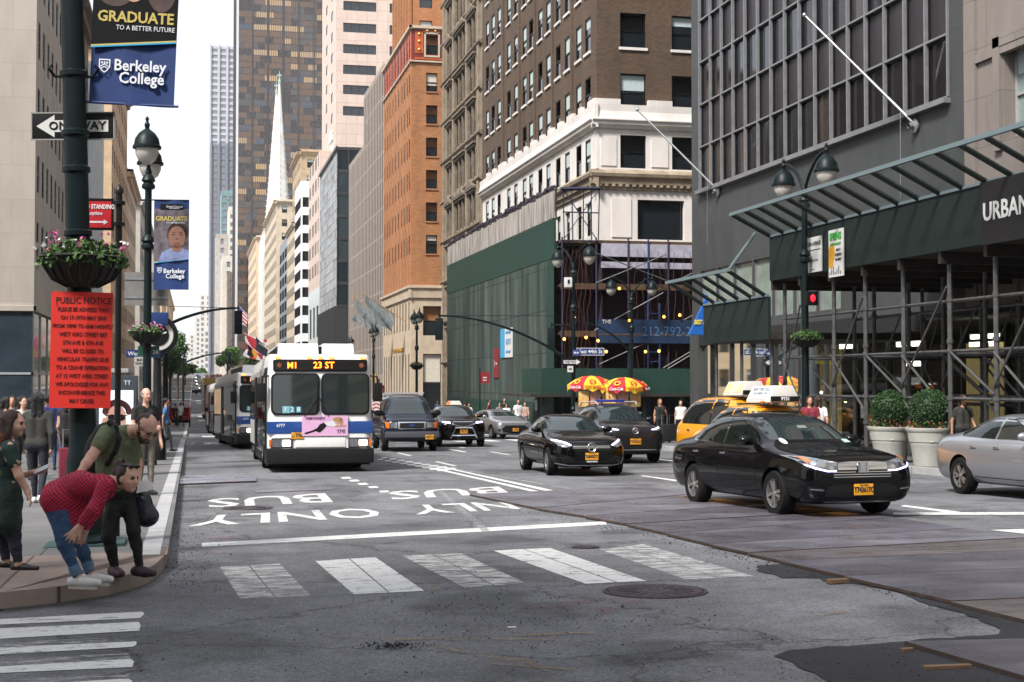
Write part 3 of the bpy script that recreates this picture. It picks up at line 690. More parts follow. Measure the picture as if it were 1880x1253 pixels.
# set-back shaft above
q0, q1, qe = (FR + 1.2, y1 - 1), (FR + 1.2, y0 + 8), (FR + 20, y0 + 8)
b.face(q0, q1, 40.1, 66, [(a, a + .8) for a in (1, 3.2, 5.4, 7.6, 9.8, 12)], [(41 + 3.55 * k, 43.1 + 3.55 * k) for k in range(7)], 'sash', .3)
b.face(q1, qe, 40.1, 66, [(.9, 2.4), (5.4, 6.6), (8, 9.2)], [(41 + 3.55 * k, 43.1 + 3.55 * k) for k in range(7)], 'sash', .25)
for i in range(7): yy = y0 + 8.3 + i * 2.2; b.box(FR + .85, FR + 1.3, yy - .3, yy + .3, 40.2, 66)
b.finish()
text('lettering', 'THE FRED F FRENCH BUILDING', .62, M_GOLD, b.o, (-.06, 9.5, 7.2 - 0), (R(90), 0, R(-90)), ext=.05)
# ---- grey ribbed tower
W_GREY = mat('grey ribbed stone', (.20, .17, .15), .75, var=.15, scale=1.5, stretch=(1, 1, .2)); W_RIB = mat('stone rib', (.36, .31, .27), .7, var=.12, scale=2)
y0, y1 = 175.2, 214.5; ym = 196.
b = Bld('grey_ribbed_building', 'grey stepped office block with close vertical stone ribs', FR, y0, [W_GREY])
n = 24; st = (y1 - y0) / n
us = [(i * st + .35, i * st + st - .35) for i in range(n)]
mid = int(n * (y1 - ym) / (y1 - y0))
zl = [(2.5 + 3.5 * k, 5.75 + 3.5 * k) for k in range(9)]; zh = zl + [(2.5 + 3.5 * k, 5.75 + 3.5 * k) for k in range(9, 11)]
b.face((FR, y1), (FR, y1 - mid * st), -3, 34.2, us[:mid], zl, 'strip', .06, gm=M_GLASS); b.face((FR, y1 - mid * st), (FR, y0), -3, 41.2, [(u[0] - mid * st, u[1] - mid * st) for u in us[mid:]], zh, 'strip', .06)
b.box(FR + .6, FR + 30, y0, y1, -3, 34.1); b.box(FR + .6, FR + 30, y0 + .1, ym, 34, 41.1); b.face((FR, y0), (FR + 30, y0), 10, 41.2)
b.face((FR + 30, ym), (FR, ym), 34, 41.2)
b.finish()
for i in range(n + 1):
 yy = y1 - i * st; m = b.part(); m.bx(FR - .09, FR + .05, yy - .13, yy + .13, -2.5, 34.5 if yy > ym + .3 else 41.5); m.build('rib', W_RIB, b.o)
# yellow pennants hung low on the ribbed block
M_PEN = mat('ochre cloth', (.45, .27, .05), .8, var=.15, scale=6)
for i in range(5):
 yy = 179 + i * 4.2; m = MB(); m.add([(-.02, -1.4, 0), (-.02, 1.4, 0), (-.05, 0, -2.5), (.02, -1.4, 0), (.02, 1.4, 0), (-.01, 0, -2.5)], [(0, 1, 2), (5, 4, 3), (0, 2, 5, 3), (1, 4, 5, 2), (0, 3, 4, 1)])
 tag(m.build('pennant', M_PEN, loc=(FR - .5, yy, 2.6)), 'ochre triangular pennant hanging on the grey ribbed block', 'pennant', 'ochre pennants on the grey ribbed block')
# ---- curtain walls
def curtain(b, p0, p1, z0, z1, nu, nz, mats_w, mull, name='curtain_wall', mw=.08, hm=.08, tilt=.0, seed=1, pick=None):
 """one glazed wall: panes of slightly different tilt and tint held in a mullion grid"""
 rd = random.Random(seed); p0, p1 = Vector((*p0, 0)), Vector((*p1, 0)); d = p1 - p0; ln = d.length; d /= ln; n = Vector((d.y, -d.x, 0))
 m = b.part(); g = b.part()
 for j in range(nz):
  for i in range(nu):
   u0, u1 = ln * i / nu, ln * (i + 1) / nu; a, c = z0 + (z1 - z0) * j / nz, z0 + (z1 - z0) * (j + 1) / nz
   t = [rd.uniform(-tilt, tilt) for _ in range(4)]
   k = pick(i, j, rd) if pick else rd.randrange(len(mats_w))
   g.quad(*[p0 + d * u + n * (tt - .03) + Vector((0, 0, z)) for (u, z), tt in zip([(u0, a), (u1, a), (u1, c), (u0, c)], t)], k)
 for i in range(nu + 1):
  c = p0 + d * (ln * i / nu); A = c - d * mw / 2; B = c + d * mw / 2
  m.add([A + n * .06 + Vector((0, 0, z0)), B + n * .06 + Vector((0, 0, z0)), B + n * .06 + Vector((0, 0, z1)), A + n * .06 + Vector((0, 0, z1)), A - n * .05 + Vector((0, 0, z0)), B - n * .05 + Vector((0, 0, z0)), B - n * .05 + Vector((0, 0, z1)), A - n * .05 + Vector((0, 0, z1))], [(0, 1, 2, 3), (4, 0, 3, 7), (1, 5, 6, 2)])
 for j in range(nz + 1):
  z = z0 + (z1 - z0) * j / nz
  m.add([p0 + n * .05 + Vector((0, 0, z - hm / 2)), p1 + n * .05 + Vector((0, 0, z - hm / 2)), p1 + n * .05 + Vector((0, 0, z + hm / 2)), p0 + n * .05 + Vector((0, 0, z + hm / 2))], [(0, 1, 2, 3)])
 go = g.build(name, mats_w, b.o, fix=False); m.build('mullion_grid', mull, go, fix=False)
# ---- glass building on the next corner
G_LITE = mat('pale reflective glass', (.30, .32, .32), .07, spec=1, var=.3, scale=.25, c2=(.17, .19, .19)); G_TEAL = mat('teal glass', (.012, .022, .028), .06, spec=.9); G_TEAL2 = mat('teal spandrel', (.03, .045, .05), .15, spec=.8)
G_LIT = emat('lit office glass', (.75, .95, .75), .5)
W_DFIN = mat('dark metal', (.03, .03, .033), .5)
y0, y1 = 233., 266.
b = Bld('glass_office_building', 'glass office block with dark fins on its lower floors and teal south face', FR, y0, [W_DFIN])
b.box(FR + .3, FR + 30, y0 + .3, y1 - .3, -3, 40); b.mould((FR, y1), (FR, y0), [(0, 39.9), (.3, 39.9), (.3, 40.4), (0, 40.4)])
curtain(b, (FR, y1), (FR, y0), 14, 40, 14, 16, [G_LITE, M_GLASSB, G_LITE, G_LITE], M_ALU, seed=4, tilt=.03, mw=.12, hm=.1)
curtain(b, (FR, y0), (FR + 9, y0), 14, 40, 5, 7, [G_TEAL, G_TEAL2, G_TEAL], W_DFIN, seed=5, tilt=.03, mw=.2, hm=.5)
b.face((FR, y1), (FR, y0), -3, 14); b.face((FR, y0), (FR + 20, y0), -3, 14)
b.finish()
for i in range(26):
 m = b.part(); yy = y0 + .3 + i * 1.28; m.bx(FR - .4, FR, yy - .1, yy + .1, 0, 14); m.build('fin', W_DFIN, b.o)
# ---- pink granite tower set back behind it and its low wing
W_PINK = brick_mat('pink granite', (.60, .475, .405), (.55, .43, .365), (.36, .26, .21), 1.9, 1.95, .03, .6, var=.12, off=0, bump=.1)
y0 = 262.; x0 = Xat(615.5, y0); y1 = 292.
b = Bld('pink_granite_tower', 'pale pink granite tower with dark ribbon windows behind the glass office block', x0, y0, [W_PINK])
zz = [zat(p, 650, Y=y0) for p in (20, 60, 99, 137, 174, 213)]; zs = [(z, z + 1.75) for z in zz] + [(zz[0] + 3.95 * k, zz[0] + 3.95 * k + 1.75) for k in (1, 2, 3, 4)]
b.face((x0, y0), (x0 + 26, y0), 30, 92, [(Xat(628, y0) - x0, Xat(689, y0) - x0), (Xat(689, y0) - x0 + 2.5, 22)], zs, 'band', .3, gm=M_GLASS)
b.face((x0, y1), (x0, y0), 30, 92, [(9, 12), (20, 23)], zs, 'plain', .06)
b.box(x0 + .5, x0 + 26, y0 + .5, y1, -3, 91); b.finish()
y0, y1 = 266.5, 293.
b = Bld('pink_granite_wing', 'low pink granite block with small windows and white glass lower floors', FR, y0, [W_PINK, mat('white back-painted glass', (.50, .55, .55), .2, var=.1, scale=.3)])
us = [(2, 3.2), (4.2, 5.4), (9, 10.2), (11.2, 12.4), (15.5, 16.7), (17.7, 18.9), (22, 23.2)]
b.face((FR, y1), (FR, y0), 19.5, 45, us, [(22 + 4.1 * k, 24.4 + 4.1 * k) for k in range(6)], 'plain', .06); b.face((FR, y0), (FR + 12, y0), 19.5, 45)
b.face((FR, y1), (FR, y0), -3, 19.5, [(3, 8), (11, 16), (19, 24)], [(3, 8), (10, 16)], 'band', .2, 1, gm=M_GLASSB); b.mb.quad((FR, y0, 45), (FR + 26, y0, 45), (FR + 26, y1, 45), (FR, y1, 45))
b.box(FR + 2.5, FR + 5.5, y0 + 1, y0 + 6, 45, 47.2, mi=1); b.box(FR + 2.2, FR + 5.8, y0 + .7, y0 + 6.3, 47.2, 48.6, mi=1)
for i in range(4): b.box(FR + 2.3 + i * .9, FR + 2.8 + i * .9, y0 + .6, y0 + 6, 48.6, 49.2, mi=1)
b.finish()
# ---- white banded corner building
W_BAND = mat('white band', (.74, .75, .75), .5, var=.06, scale=1)
y0, y1 = Yon(551, FR), Yon(540, FR)
b = Bld('white_banded_building', 'white building with alternating white bands and dark ribbon windows', FR, y0, [W_BAND])
zs = [(4.2 + 4. * k, 6.4 + 4. * k) for k in range(10)]
b.face((FR, y1), (FR, y0), -2, 46, [(.5, y1 - y0 - .3)], zs, 'band', .06); b.face((FR, y0), (FR + 16, y0), -2, 46, [(.4, 4.2), (5, 9), (10, 15)], zs, 'band', .3)
b.mb.quad((FR, y0, 46), (FR + 16, y0, 46), (FR + 16, y1, 46), (FR, y1, 46)); b.box(FR + .5, FR + 16, y0 + .5, y1, -2, 45.8); b.finish()
# ---- the run of older fronts farther up the right side
W_BEIGE = mat('beige stone', (.50, .42, .31), .8, var=.2, scale=.5, bump=.3, bscale=4, det=9); W_PEACH = mat('peach limestone', (.62, .47, .33), .8, var=.14, scale=.4, bump=.2, bscale=4)
W_GSTONE = mat('grey limestone', (.40, .37, .33), .8, var=.2, scale=.5, bump=.3, bscale=4); W_TAN = mat('tan brick', (.40, .30, .19), .85, var=.2, scale=.8)
W_SLAT = mat('blue grey metal', (.17, .19, .21), .45, var=.2, scale=.6)
def front(name, label, pxn, pxf, ptop, m, X=FR, wst='sash', ww=1.1, wh=2.0, fl=3.9, gap=2.6, depth=20, corn=True, z0=4., Ya=None, Yb=None, gm=None, side=1, ztop=None, fm=M_BLACK, group=None, south=True, mi2=None):
 ya = Ya if Ya is not None else Yon(pxn, X); yb = Yb if Yb is not None else Yon(pxf, X); zt = ztop if ztop else 1.65 + (700 - ptop) / FPX * (ya * .9755 + X * .2198); zb = min(gz(ya), gz(yb)) - 1
 b = Bld(name, label, X, ya, [m, mi2 or m], group)
 n = max(1, int((yb - ya - 1) / gap)); st = (yb - ya) / n; us = [(i * st + (st - ww) / 2, i * st + (st + ww) / 2) for i in range(n)]
 zs = [(z, z + wh) for z in np.arange(zb + z0, zt - wh - 1.2, fl)]
 if side > 0:
  b.face((X, yb), (X, ya), zb, zt, us, zs, wst, .05, gm=gm, fm=fm); Q = (X + depth, ya)
  if south: b.face((X, ya), Q, zb, zt, spans(1.6, 3.4, ww + .2, int(depth / 3.6)), zs, wst, .25, gm=gm, fm=fm)
  b.mb.quad((X, ya, zt), (X + depth, ya, zt), (X + depth, yb, zt), (X, yb, zt)); b.box(X + .6, X + depth, ya + .6, yb - .2, zb, zt - .05)
  if corn:
   for z, o in ((zt - .9, .8), (zb + 9, .4)):
    b.mould((X, yb), (X, ya - o), [(0, z - .5), (o * .4, z - .4), (o * .5, z), (o, z + .2), (o, z + .5), (0, z + .55)], 1); b.mould((X - o, ya), (X + depth, ya), [(0, z - .5), (o * .4, z - .4), (o * .5, z), (o, z + .2), (o, z + .5), (0, z + .55)], 1)
 else:
  b.face((X, ya), (X, yb), zb, zt, us, zs, wst, .06, gm=gm, fm=fm)
  if south: b.face((X - depth, ya), (X, ya), zb, zt, spans(depth - 1.6 - 3.4 * int(depth / 3.6), 3.4, ww + .2, int(depth / 3.6)), zs, wst, .25, gm=gm, fm=fm)
  b.mb.quad((X - depth, ya, zt), (X, ya, zt), (X, yb, zt), (X - depth, yb, zt)); b.box(X - depth, X - .6, ya + .6, yb - .2, zb, zt - .05)
  if corn:
   for z, o in ((zt - .9, .8),):
    b.mould((X, ya - o), (X, yb), [(0, z - .5), (o * .4, z - .4), (o * .5, z), (o, z + .2), (o, z + .5), (0, z + .55)], 1); b.mould((X - depth, ya), (X + o, ya), [(0, z - .5), (o * .4, z - .4), (o * .5, z), (o, z + .2), (o, z + .5), (0, z + .55)], 1)
 b.finish(most=60 if ya > 150 else 100); return b
front('beige_stone_building', 'narrow beige stone building between the slatted front and the white banded one', 540, 526, 405, W_BEIGE, ww=1.2)
front('slatted_building', 'blue grey slatted front between two beige stone buildings', 526, 512.5, 432, W_SLAT, wst='band', ww=8, gap=9, wh=2.4, fl=3.4, corn=False, gm=M_GLASSB)
front('tan_tower_building', 'tan brick tower with small arched windows below its flat top', 0, 0, 0, W_TAN, X=25, Ya=344, Yb=372, ztop=1.65 + 428 / FPX * 341, depth=14, gap=4, ww=1.4)
bb = front('stone_hotel_building', 'tall beige stone building with carved stepped top right of the twin spires', 512.5, 487, 365, W_BEIGE, depth=30, ww=1.3, gap=3.4, Ya=411, Yb=478)
front('peach_stone_building', 'peach limestone building with heavy cornice at the foot of the twin spires', 0, 0, 432, W_PEACH, X=22.6, Ya=535, Yb=612, depth=16, ww=1.5, wh=2.6, fl=4.6, gap=5)
front('cream_stone_building', 'low cream stone front farther up the avenue below the dark glass tower', 0, 0, 520, W_GSTONE, X=20.5, Ya=640, Yb=700, depth=14, ww=1.6, fl=4.5, gap=5)
# ---- twin cathedral spires
W_MARB = mat('white marble', (.62, .61, .56), .7, var=.15, scale=.4, bump=.4, bscale=2.); M_COPPER = mat('green copper', (.30, .42, .38), .6)
def spire(x, y, ztop, lab):
 zb = gz(y) - 1; o = thing('cathedral_spire', lab, 'church spire', (x, y, zb), 0, 'twin marble spires of the cathedral'); h = ztop - zb
 m = MB(); m.bx(-5, 5, -5, 5, 0, h * .38)
 for sx in (-1, 1):
  for sy in (-1, 1):
   m.bx(sx * 5 - .9, sx * 5 + .9, sy * 5 - .9, sy * 5 + .9, 0, h * .40); m.lathe([(1., h * .40), (.05, h * .50)], 6, 0, (sx * 5, sy * 5, 0))
 m.lathe([(5.0, h * .38), (4.4, h * .47), (4.5, h * .475)], 8); m.build('tower', W_MARB, o, fix=False)
 for k in range(4):
  a = MB(); t = k * math.pi / 2; a.M = Matrix.Rotation(t, 4, 'Z'); a.add([(-1.2, -5.06, h * .2), (1.2, -5.06, h * .2), (1.2, -5.06, h * .31), (0, -5.06, h * .35), (-1.2, -5.06, h * .31)], [(0, 1, 2, 3, 4)]); a.build('belfry_opening', M_GLASS, o, fix=False)
 m = MB(); m.lathe([(4.3, h * .47), (.25, h * .965)], 8)
 for k in range(8):
  for j in range(26):
   t = j / 26; r = 4.3 * (1 - t) + .25 * t + .1; z = h * (.475 + .485 * t); a = k * math.pi / 4 + math.pi / 8 * 0
   m.ball((r * math.cos(a), r * math.sin(a), z), .26 * (1.2 - t), 5, 4)
 m.build('steeple', W_MARB, o, fix=False)
 m = MB(); m.lathe([(.3, h * .96), (.5, h * .965), (.15, h * .98), (.1, h)], 6); m.bx(-.7, .7, -.1, .1, h * .985, h * .99); m.build('finial', M_COPPER, o)
spire(Xat(510.5, 500), 500, 1.65 + 572 / FPX * 494, 'white marble cathedral spire, the nearer and taller of the twin spires')
spire(Xat(505, 518), 518, 1.65 + 553 / FPX * 511, 'white marble cathedral spire, mostly hidden behind its taller twin')
# ---- dark bronze glass tower
G_B = [mat('bronze glass %s' % k, c, r, spec=.9, metal=.25) for k, c, r in (('brown', (.15, .085, .045), .1), ('dark', (.035, .025, .02), .06), ('tan', (.46, .30, .15), .25), ('grey', (.09, .078, .07), .08), ('blue', (.075, .085, .11), .07))]
W_BRZ = mat('bronze mullion', (.035, .03, .033), .5)
yo = 622.; x0 = Xat(431, yo)
b = Bld('bronze_glass_tower', 'dark bronze glass skyscraper rising behind the twin spires', x0, yo, [W_BRZ, mat('pale edge panel', (.5, .51, .53), .5)])
def pk(i, j, rd):
 rd = random.Random((i // (3 + j % 4)) * 977 + j * 31 + 5); f = j / 70
 if j % 2 == 0: return rd.choices([0, 1, 3], [4, 4, 2])[0]
 return rd.choices([0, 1, 2, 3, 4], [3, 5 - 4 * f, .5 + 3.6 * f, 1.8, 1])[0]  # tan panes increase upwards, reflections put into the pane colour
x1 = Xat(603, yo)
curtain(b, (x0 + .8, yo), (x1, yo), 2, 196, 42, 70, G_B, W_BRZ, seed=8, tilt=.012, mw=.22, hm=.3, pick=pk)
curtain(b, (x0, yo + 50), (x0, yo), 2, 196, 20, 70, G_B, W_BRZ, seed=9, tilt=.012, mw=.22, hm=.3, pick=pk)
b.box(x0 - .1, x0 + .9, yo - .25, yo + .3, 0, 196, mi=1)
for i in range(1, 6): xx = x0 + (x1 - x0) * i * 7 / 42; b.box(xx - .35, xx + .35, yo - .25, yo + .1, 2, 196)
b.box(x0 + .3, x1, yo + .3, yo + 50, 0, 195.9); b.finish()
# ---- far pale towers
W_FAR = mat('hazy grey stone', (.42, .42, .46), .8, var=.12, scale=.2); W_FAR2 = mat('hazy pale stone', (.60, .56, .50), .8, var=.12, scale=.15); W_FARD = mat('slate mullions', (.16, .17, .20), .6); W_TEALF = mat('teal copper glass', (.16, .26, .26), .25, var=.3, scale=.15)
M_FGL = mat('hazy window glass', (.20, .21, .235), .2)  # far materials called hazy hold the distance haze in their colour
def far(name, label, pl_, pr, pt, Y, m, ww, wh, fl, gap, d=30, wst='strip', gm=M_FGL, rib=None, group=None):
 xl, xr = Xat(pl_, Y), Xat(pr, Y); zt = zat(pt, (pl_ + pr) / 2, Y=Y); zb = gz(Y) - 1
 b = Bld(name, label, xl, Y, [m, rib or m], group); n = max(1, int((xr - xl) / gap)); st = (xr - xl) / n
 us = [(i * st + (st - ww) / 2, i * st + (st + ww) / 2) for i in range(n)]
 zs = [(z, z + wh) for z in np.arange(zb + 4, zt - wh - 1, fl)]
 b.face((xl, Y), (xr, Y), zb, zt, us, zs, wst, .3, gm=gm); b.box(xl, xr, Y + .5, Y + d, zb, zt)
 if rib is not None:
  for i in range(n + 1): b.box(xl + i * st - .5, xl + i * st + .5, Y - .9, Y + .05, zb, zt + .8, mi=1)
 b.finish(most=100); return b
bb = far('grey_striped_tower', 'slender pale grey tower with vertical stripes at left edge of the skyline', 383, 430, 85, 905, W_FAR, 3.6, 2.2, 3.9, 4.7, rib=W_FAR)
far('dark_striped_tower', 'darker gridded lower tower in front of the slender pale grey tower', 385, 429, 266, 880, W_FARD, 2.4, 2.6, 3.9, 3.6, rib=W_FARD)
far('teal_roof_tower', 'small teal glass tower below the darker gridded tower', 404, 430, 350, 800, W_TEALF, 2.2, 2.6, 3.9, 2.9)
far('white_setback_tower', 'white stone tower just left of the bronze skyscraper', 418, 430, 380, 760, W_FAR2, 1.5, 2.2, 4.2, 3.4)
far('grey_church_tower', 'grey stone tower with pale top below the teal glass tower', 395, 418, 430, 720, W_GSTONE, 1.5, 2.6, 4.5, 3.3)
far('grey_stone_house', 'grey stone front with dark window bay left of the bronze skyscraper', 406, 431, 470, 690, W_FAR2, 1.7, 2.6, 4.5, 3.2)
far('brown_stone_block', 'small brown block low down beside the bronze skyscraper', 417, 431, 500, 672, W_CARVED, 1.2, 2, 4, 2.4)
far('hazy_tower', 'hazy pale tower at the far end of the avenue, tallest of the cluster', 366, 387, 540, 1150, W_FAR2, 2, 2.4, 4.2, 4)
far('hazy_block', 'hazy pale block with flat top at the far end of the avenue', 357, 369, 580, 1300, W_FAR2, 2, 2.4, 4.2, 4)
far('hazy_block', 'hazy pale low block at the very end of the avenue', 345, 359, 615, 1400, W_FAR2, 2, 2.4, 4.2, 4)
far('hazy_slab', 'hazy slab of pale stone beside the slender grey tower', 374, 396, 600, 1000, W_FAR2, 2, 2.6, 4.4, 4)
# ---- left side of the avenue
W_LBEIGE = brick_mat('beige limestone blocks', (.44, .385, .335), (.40, .35, .305), (.33, .29, .25), 2.4, 1.84, .012, .8, var=.16, bump=.1)
y0, y1 = 80., 106.
b = Bld('limestone_office_building', 'beige limestone building at the left with rows of narrow windows', FL, y0, [W_LBEIGE, M_DARK, M_ALU, mat('blue shop fascia', (.01, .03, .16), .5), mat('brown shop panel', (.10, .06, .03), .5)])
zs = [(12.0 + 3.68 * k, 14.05 + 3.68 * k) for k in range(-1, 10)]
us = spans(1.0, 2.5, 1.15, 10)
b.face((FL, y0), (FL, y1), 5.4, 48, us, zs, 'sash', .12); b.face((FL - 22, y0), (FL, y0), 5.4, 48, [(22 - 6.9, 22 - 5.35), (22 - 11, 22 - 9.4), (22 - 15, 22 - 13.4)], zs, 'sash', .3, sill=0)
b.mould((FL - 22, y0), (FL + .12, y0), [(0, 5.4), (.12, 5.42), (.12, 5.7), (0, 5.72)]); b.mould((FL, y0 - .12), (FL, y1), [(0, 5.4), (.12, 5.42), (.12, 5.7), (0, 5.72)])
b.mb.quad((FL - 22, y0 - .0, 5.4), (FL, y0, 5.4), (FL, y1, 5.4), (FL - 22, y1, 5.4)); b.box(FL - 22, FL - .6, y0 + .8, y1, -2, 47.9, mi=0)
b.box(FL - 3.0, FL - 1.9, y0 + .02, y0 + .8, -1.4, 5.38, mi=2); b.box(FL - 22, FL - 3.2, y0 + .3, y0 + .6, 3.9, 5.38, mi=3); b.box(FL - 5.2, FL - 3.2, y0 + .4, y0 + .7, -1.4, 3.9, mi=4)
for yy in (y0 + .2, y0 + 4, y0 + 8, y0 + 12, y0 + 16, y0 + 20, y0 + 24): b.box(FL - .14, FL - .02, yy - .07, yy + .07, -1.6, 5.38, mi=2)
b.box(FL - 3, FL, y0 + .0, y0 + .1, 2.0, 2.12, mi=2); b.box(FL - .12, FL, y0, y1, 2.0, 2.12, mi=2)
b.mb.quad((FL - 1.9, y0 + .05, -1.5), (FL - .08, y0 + .05, -1.5), (FL - .08, y0 + .05, 5.38), (FL - 1.9, y0 + .05, 5.38), 1); b.finish()
m = b.part(); m.quad((FL - .08, y0, -1.6), (FL - .08, y1, -1.6), (FL - .08, y1, 5.38), (FL - .08, y0, 5.38)); m.quad((FL - 1.9, y0 + .04, -1.5), (FL - .08, y0 + .04, -1.5), (FL - .08, y0 + .04, 5.38), (FL - 1.9, y0 + .04, 5.38)); m.build('shop_window', M_GLASSB, b.o, fix=False)
front('brown_stone_building', 'brown stone building left of the avenue with red ornament on top', 0, 0, 0, W_CARVED, X=FL, Ya=106.2, Yb=118, ztop=30, side=-1, gap=2.4)
b = front('finned_glass_building', 'pale glass building with white vertical fins left of the avenue', 0, 0, 0, W_BAND, X=FL, Ya=118.2, Yb=133, ztop=27.5, side=-1, wst='strip', ww=1.1, gap=1.5, wh=3.0, fl=3.5, corn=False, gm=M_GLASSB)
for i in range(10):
 m = b.part(); yy = 118.6 + i * 1.5; m.bx(FL, FL + .4, yy - .08, yy + .08, -1, 27.5); m.build('fin', W_BAND, b.o)
front('tan_corner_building', 'tan brick building with carved quoins beside the twin street lamp', 0, 0, 0, mat('pale tan brick', (.50, .36, .23), .85, var=.2, scale=.7), X=FL, Ya=152, Yb=186, ztop=37.5, side=-1, gap=3.2, mi2=W_CARVE)
front('cream_corner_building', 'cream building just right of the carved tan building left of the avenue', 0, 0, 0, W_PEACH, X=FL, Ya=186.5, Yb=215, ztop=29, side=-1, gap=3.2)
front('grey_mansard_building', 'grey stone building with stepped grey roof left of the avenue', 0, 0, 0, W_GSTONE, X=FL, Ya=233, Yb=294, ztop=31, side=-1, gap=3.4)
front('far_stone_building', 'grey stone front far up the left side beyond the stepped grey roof', 0, 0, 0, W_GSTONE, X=FL, Ya=312, Yb=374, ztop=31, side=-1, gap=4.5)
front('far_cream_building', 'cream stone front far up the left side above the trees', 0, 0, 0, W_PEACH, X=FL, Ya=392, Yb=453, ztop=31, side=-1, gap=5)
front('far_tan_building', 'farthest tan stone front on the left side behind the trees', 0, 0, 0, W_BEIGE, X=FL, Ya=470, Yb=610, ztop=32, side=-1, gap=6)
# ---- grey granite building with mullioned windows, nearest on the right
W_GRAN = brick_mat('grey granite slabs', (.056, .060, .061), (.047, .050, .051), (.026, .028, .028), 3.2, 1.9, .012, .55, var=.22, off=0, bump=.1, nscale=1.5)
M_MULL = mat('pale mullion', (.21, .21, .22), .45, metal=.2, var=.15, scale=3); M_SPAN = mat('dark ribbed spandrel', (.026, .022, .026), .35, var=.3, scale=30, stretch=(1, 9, .05)); M_PGL = mat('plum window glass', (.014, .012, .014), .05, spec=.4)
y0, y1 = 38.9, 63.4
b = Bld('granite_office_building', 'dark grey granite building with a grid of pale mullions over the sidewalk shed', FR, y0, [W_GRAN, M_MULL, M_DARK])
ya, yb = Yon(1287, FR), Yon(1747, FR); zb = 10.55; rows = 13; rh = 1.98; ncol = 16
P0, P1 = (FR, y1), (FR, y0)
b.face(P0, (FR, ya), 7.0, 45); b.face((FR, yb), P1, 7.0, 45); b.face((FR, ya), (FR, yb), 7.0, zb)
st = (ya - yb) / ncol
for j in range(rows):
 z0, z1 = zb + j * rh, zb + (j + 1) * rh; gm = M_PGL if j % 2 == 0 else M_SPAN; G3 = [M_PGL, M_PGL, M_GLASS, mat('brown window glass', (.045, .036, .032), .06, spec=.4, var=.4, scale=.7)]  # brown panes carry reflected buildings in their glass colour
 for i in range(ncol):
  m = Matrix.Identity(4); m.col[0] = (0, -1, 0, 0); m.col[1] = (1, 0, 0, 0); m.translation = (FR + .1, ya - (i + .5) * st, z0 + .05)
  b.w.append((m, st - .1, rh - .1, 'thin', M_BLACK, random.choice(G3) if j % 2 == 0 else gm, M_PGL, 0))
for i in range(ncol + 1): b.box(FR - .07, FR + .12, ya - i * st - .04, ya - i * st + .04, zb, zb + rows * rh, mi=1)
for j in range(rows + 1): b.box(FR - .05, FR + .12, yb, ya, zb + j * rh - .035, zb + j * rh + .035, mi=1)
b.box(FR - .25, FR + .1, yb - .1, ya + .1, zb - .22, zb - .05, mi=1)
b.face((FR, y1), P1, 6.8, 7.0)
b.face((FR + 30, y1), (FR, y1), -2, 45); b.face((FR, y0), (FR + 30, y0), 30, 45); b.box(FR + .6, FR + 30, y0, y1 - .1, 6.9, 44.9)
# ribbon of pale shop windows under the granite, then the lit ground floor
b.face((FR, y1 - .0), P1, 3.9, 6.8, [(1.2 + i * 2.1, 3.15 + i * 2.1) for i in range(7)], [(4.3, 6.75)], 'thin', .15, fm=M_MULL, gm=mat('pale shop glass', (.20, .24, .21), .12, var=.3, scale=.8), bm=mat('pale shop glass', (.2, .24, .21)))
b.box(FR - .12, FR + .3, y1 - 1.2, y1, -2, 3.9); b.box(FR - .1, FR + .5, 42, y1, 3.3, 3.9, mi=2)
b.box(FR + 7, FR + 7.3, 20, y1, -2, 6.8, mi=2); b.box(FR, FR + 8, 24, y1, 3.6, 3.9, mi=2); b.mb.quad((FR, 24, gz(24) + .17), (FR + 8, 24, gz(24) + .17), (FR + 8, y1, gz(y1) + .17), (FR, y1, gz(y1) + .17), 2)  # back wall, ceiling and floor coloured near black for the shaded interior
b.finish()
def lit_glass(name):
 m, nt, bb = node_mat(name); N = nt.nodes.new
 t = N('ShaderNodeBsdfTransparent'); g = N('ShaderNodeBsdfGlossy'); g.inputs['Roughness'].default_value = .03; g.inputs['Color'].default_value = (.8, .85, .85, 1); t.inputs[0].default_value = (.55, .58, .55, 1)
 f = N('ShaderNodeFresnel'); f.inputs[0].default_value = 1.1; x = N('ShaderNodeMixShader'); L(nt, f.outputs[0], x.inputs[0]); L(nt, t.outputs[0], x.inputs[1]); L(nt, g.outputs[0], x.inputs[2])
 L(nt, x.outputs[0], nt.nodes['Material Output'].inputs[0]); return m
M_TUBE0 = mat('dark shopfront metal', (.03, .03, .03), .5); E_WALL = mat('lit shop wall', (.3, .24, .11), .8, var=.5, scale=1.6, emit=(.85, .62, .25), estr=.055)  # shop wall panels glow by themselves, in place of lamplight
M_SHOP = lit_glass('shopfront glass')
E_WARM = emat('warm bulb', (1, .72, .35), 5.); E_SHOP = emat('shop light panel', (1, .93, .72), 1.6); E_BULB = emat('festoon bulb', (1, .42, .06), 1.3)
m = b.part(); m.quad((FR + .1, 24, -1.2), (FR + .1, y1 - 1.2, -1.2), (FR + .1, y1 - 1.2, 3.3), (FR + .1, 24, 3.3)); m.build('shop_window', M_SHOP, b.o, fix=False)
m = b.part()
for yy in np.arange(25, 62, 2.4): m.bx(FR, FR + .14, yy - .05, yy + .05, -1.3, 3.35)
m.bx(FR, FR + .14, 24, 62, .9, 1.0); m.build('shop_mullion', M_TUBE0, b.o, fix=False)
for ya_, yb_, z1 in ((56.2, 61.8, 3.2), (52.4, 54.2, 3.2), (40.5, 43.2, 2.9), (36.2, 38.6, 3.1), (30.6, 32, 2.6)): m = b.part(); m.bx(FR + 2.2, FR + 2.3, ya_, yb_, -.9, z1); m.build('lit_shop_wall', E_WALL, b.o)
M_SHOPW = mat('cream shop wall', (.30, .25, .13), .8, var=.2, scale=.8)
m = b.part()
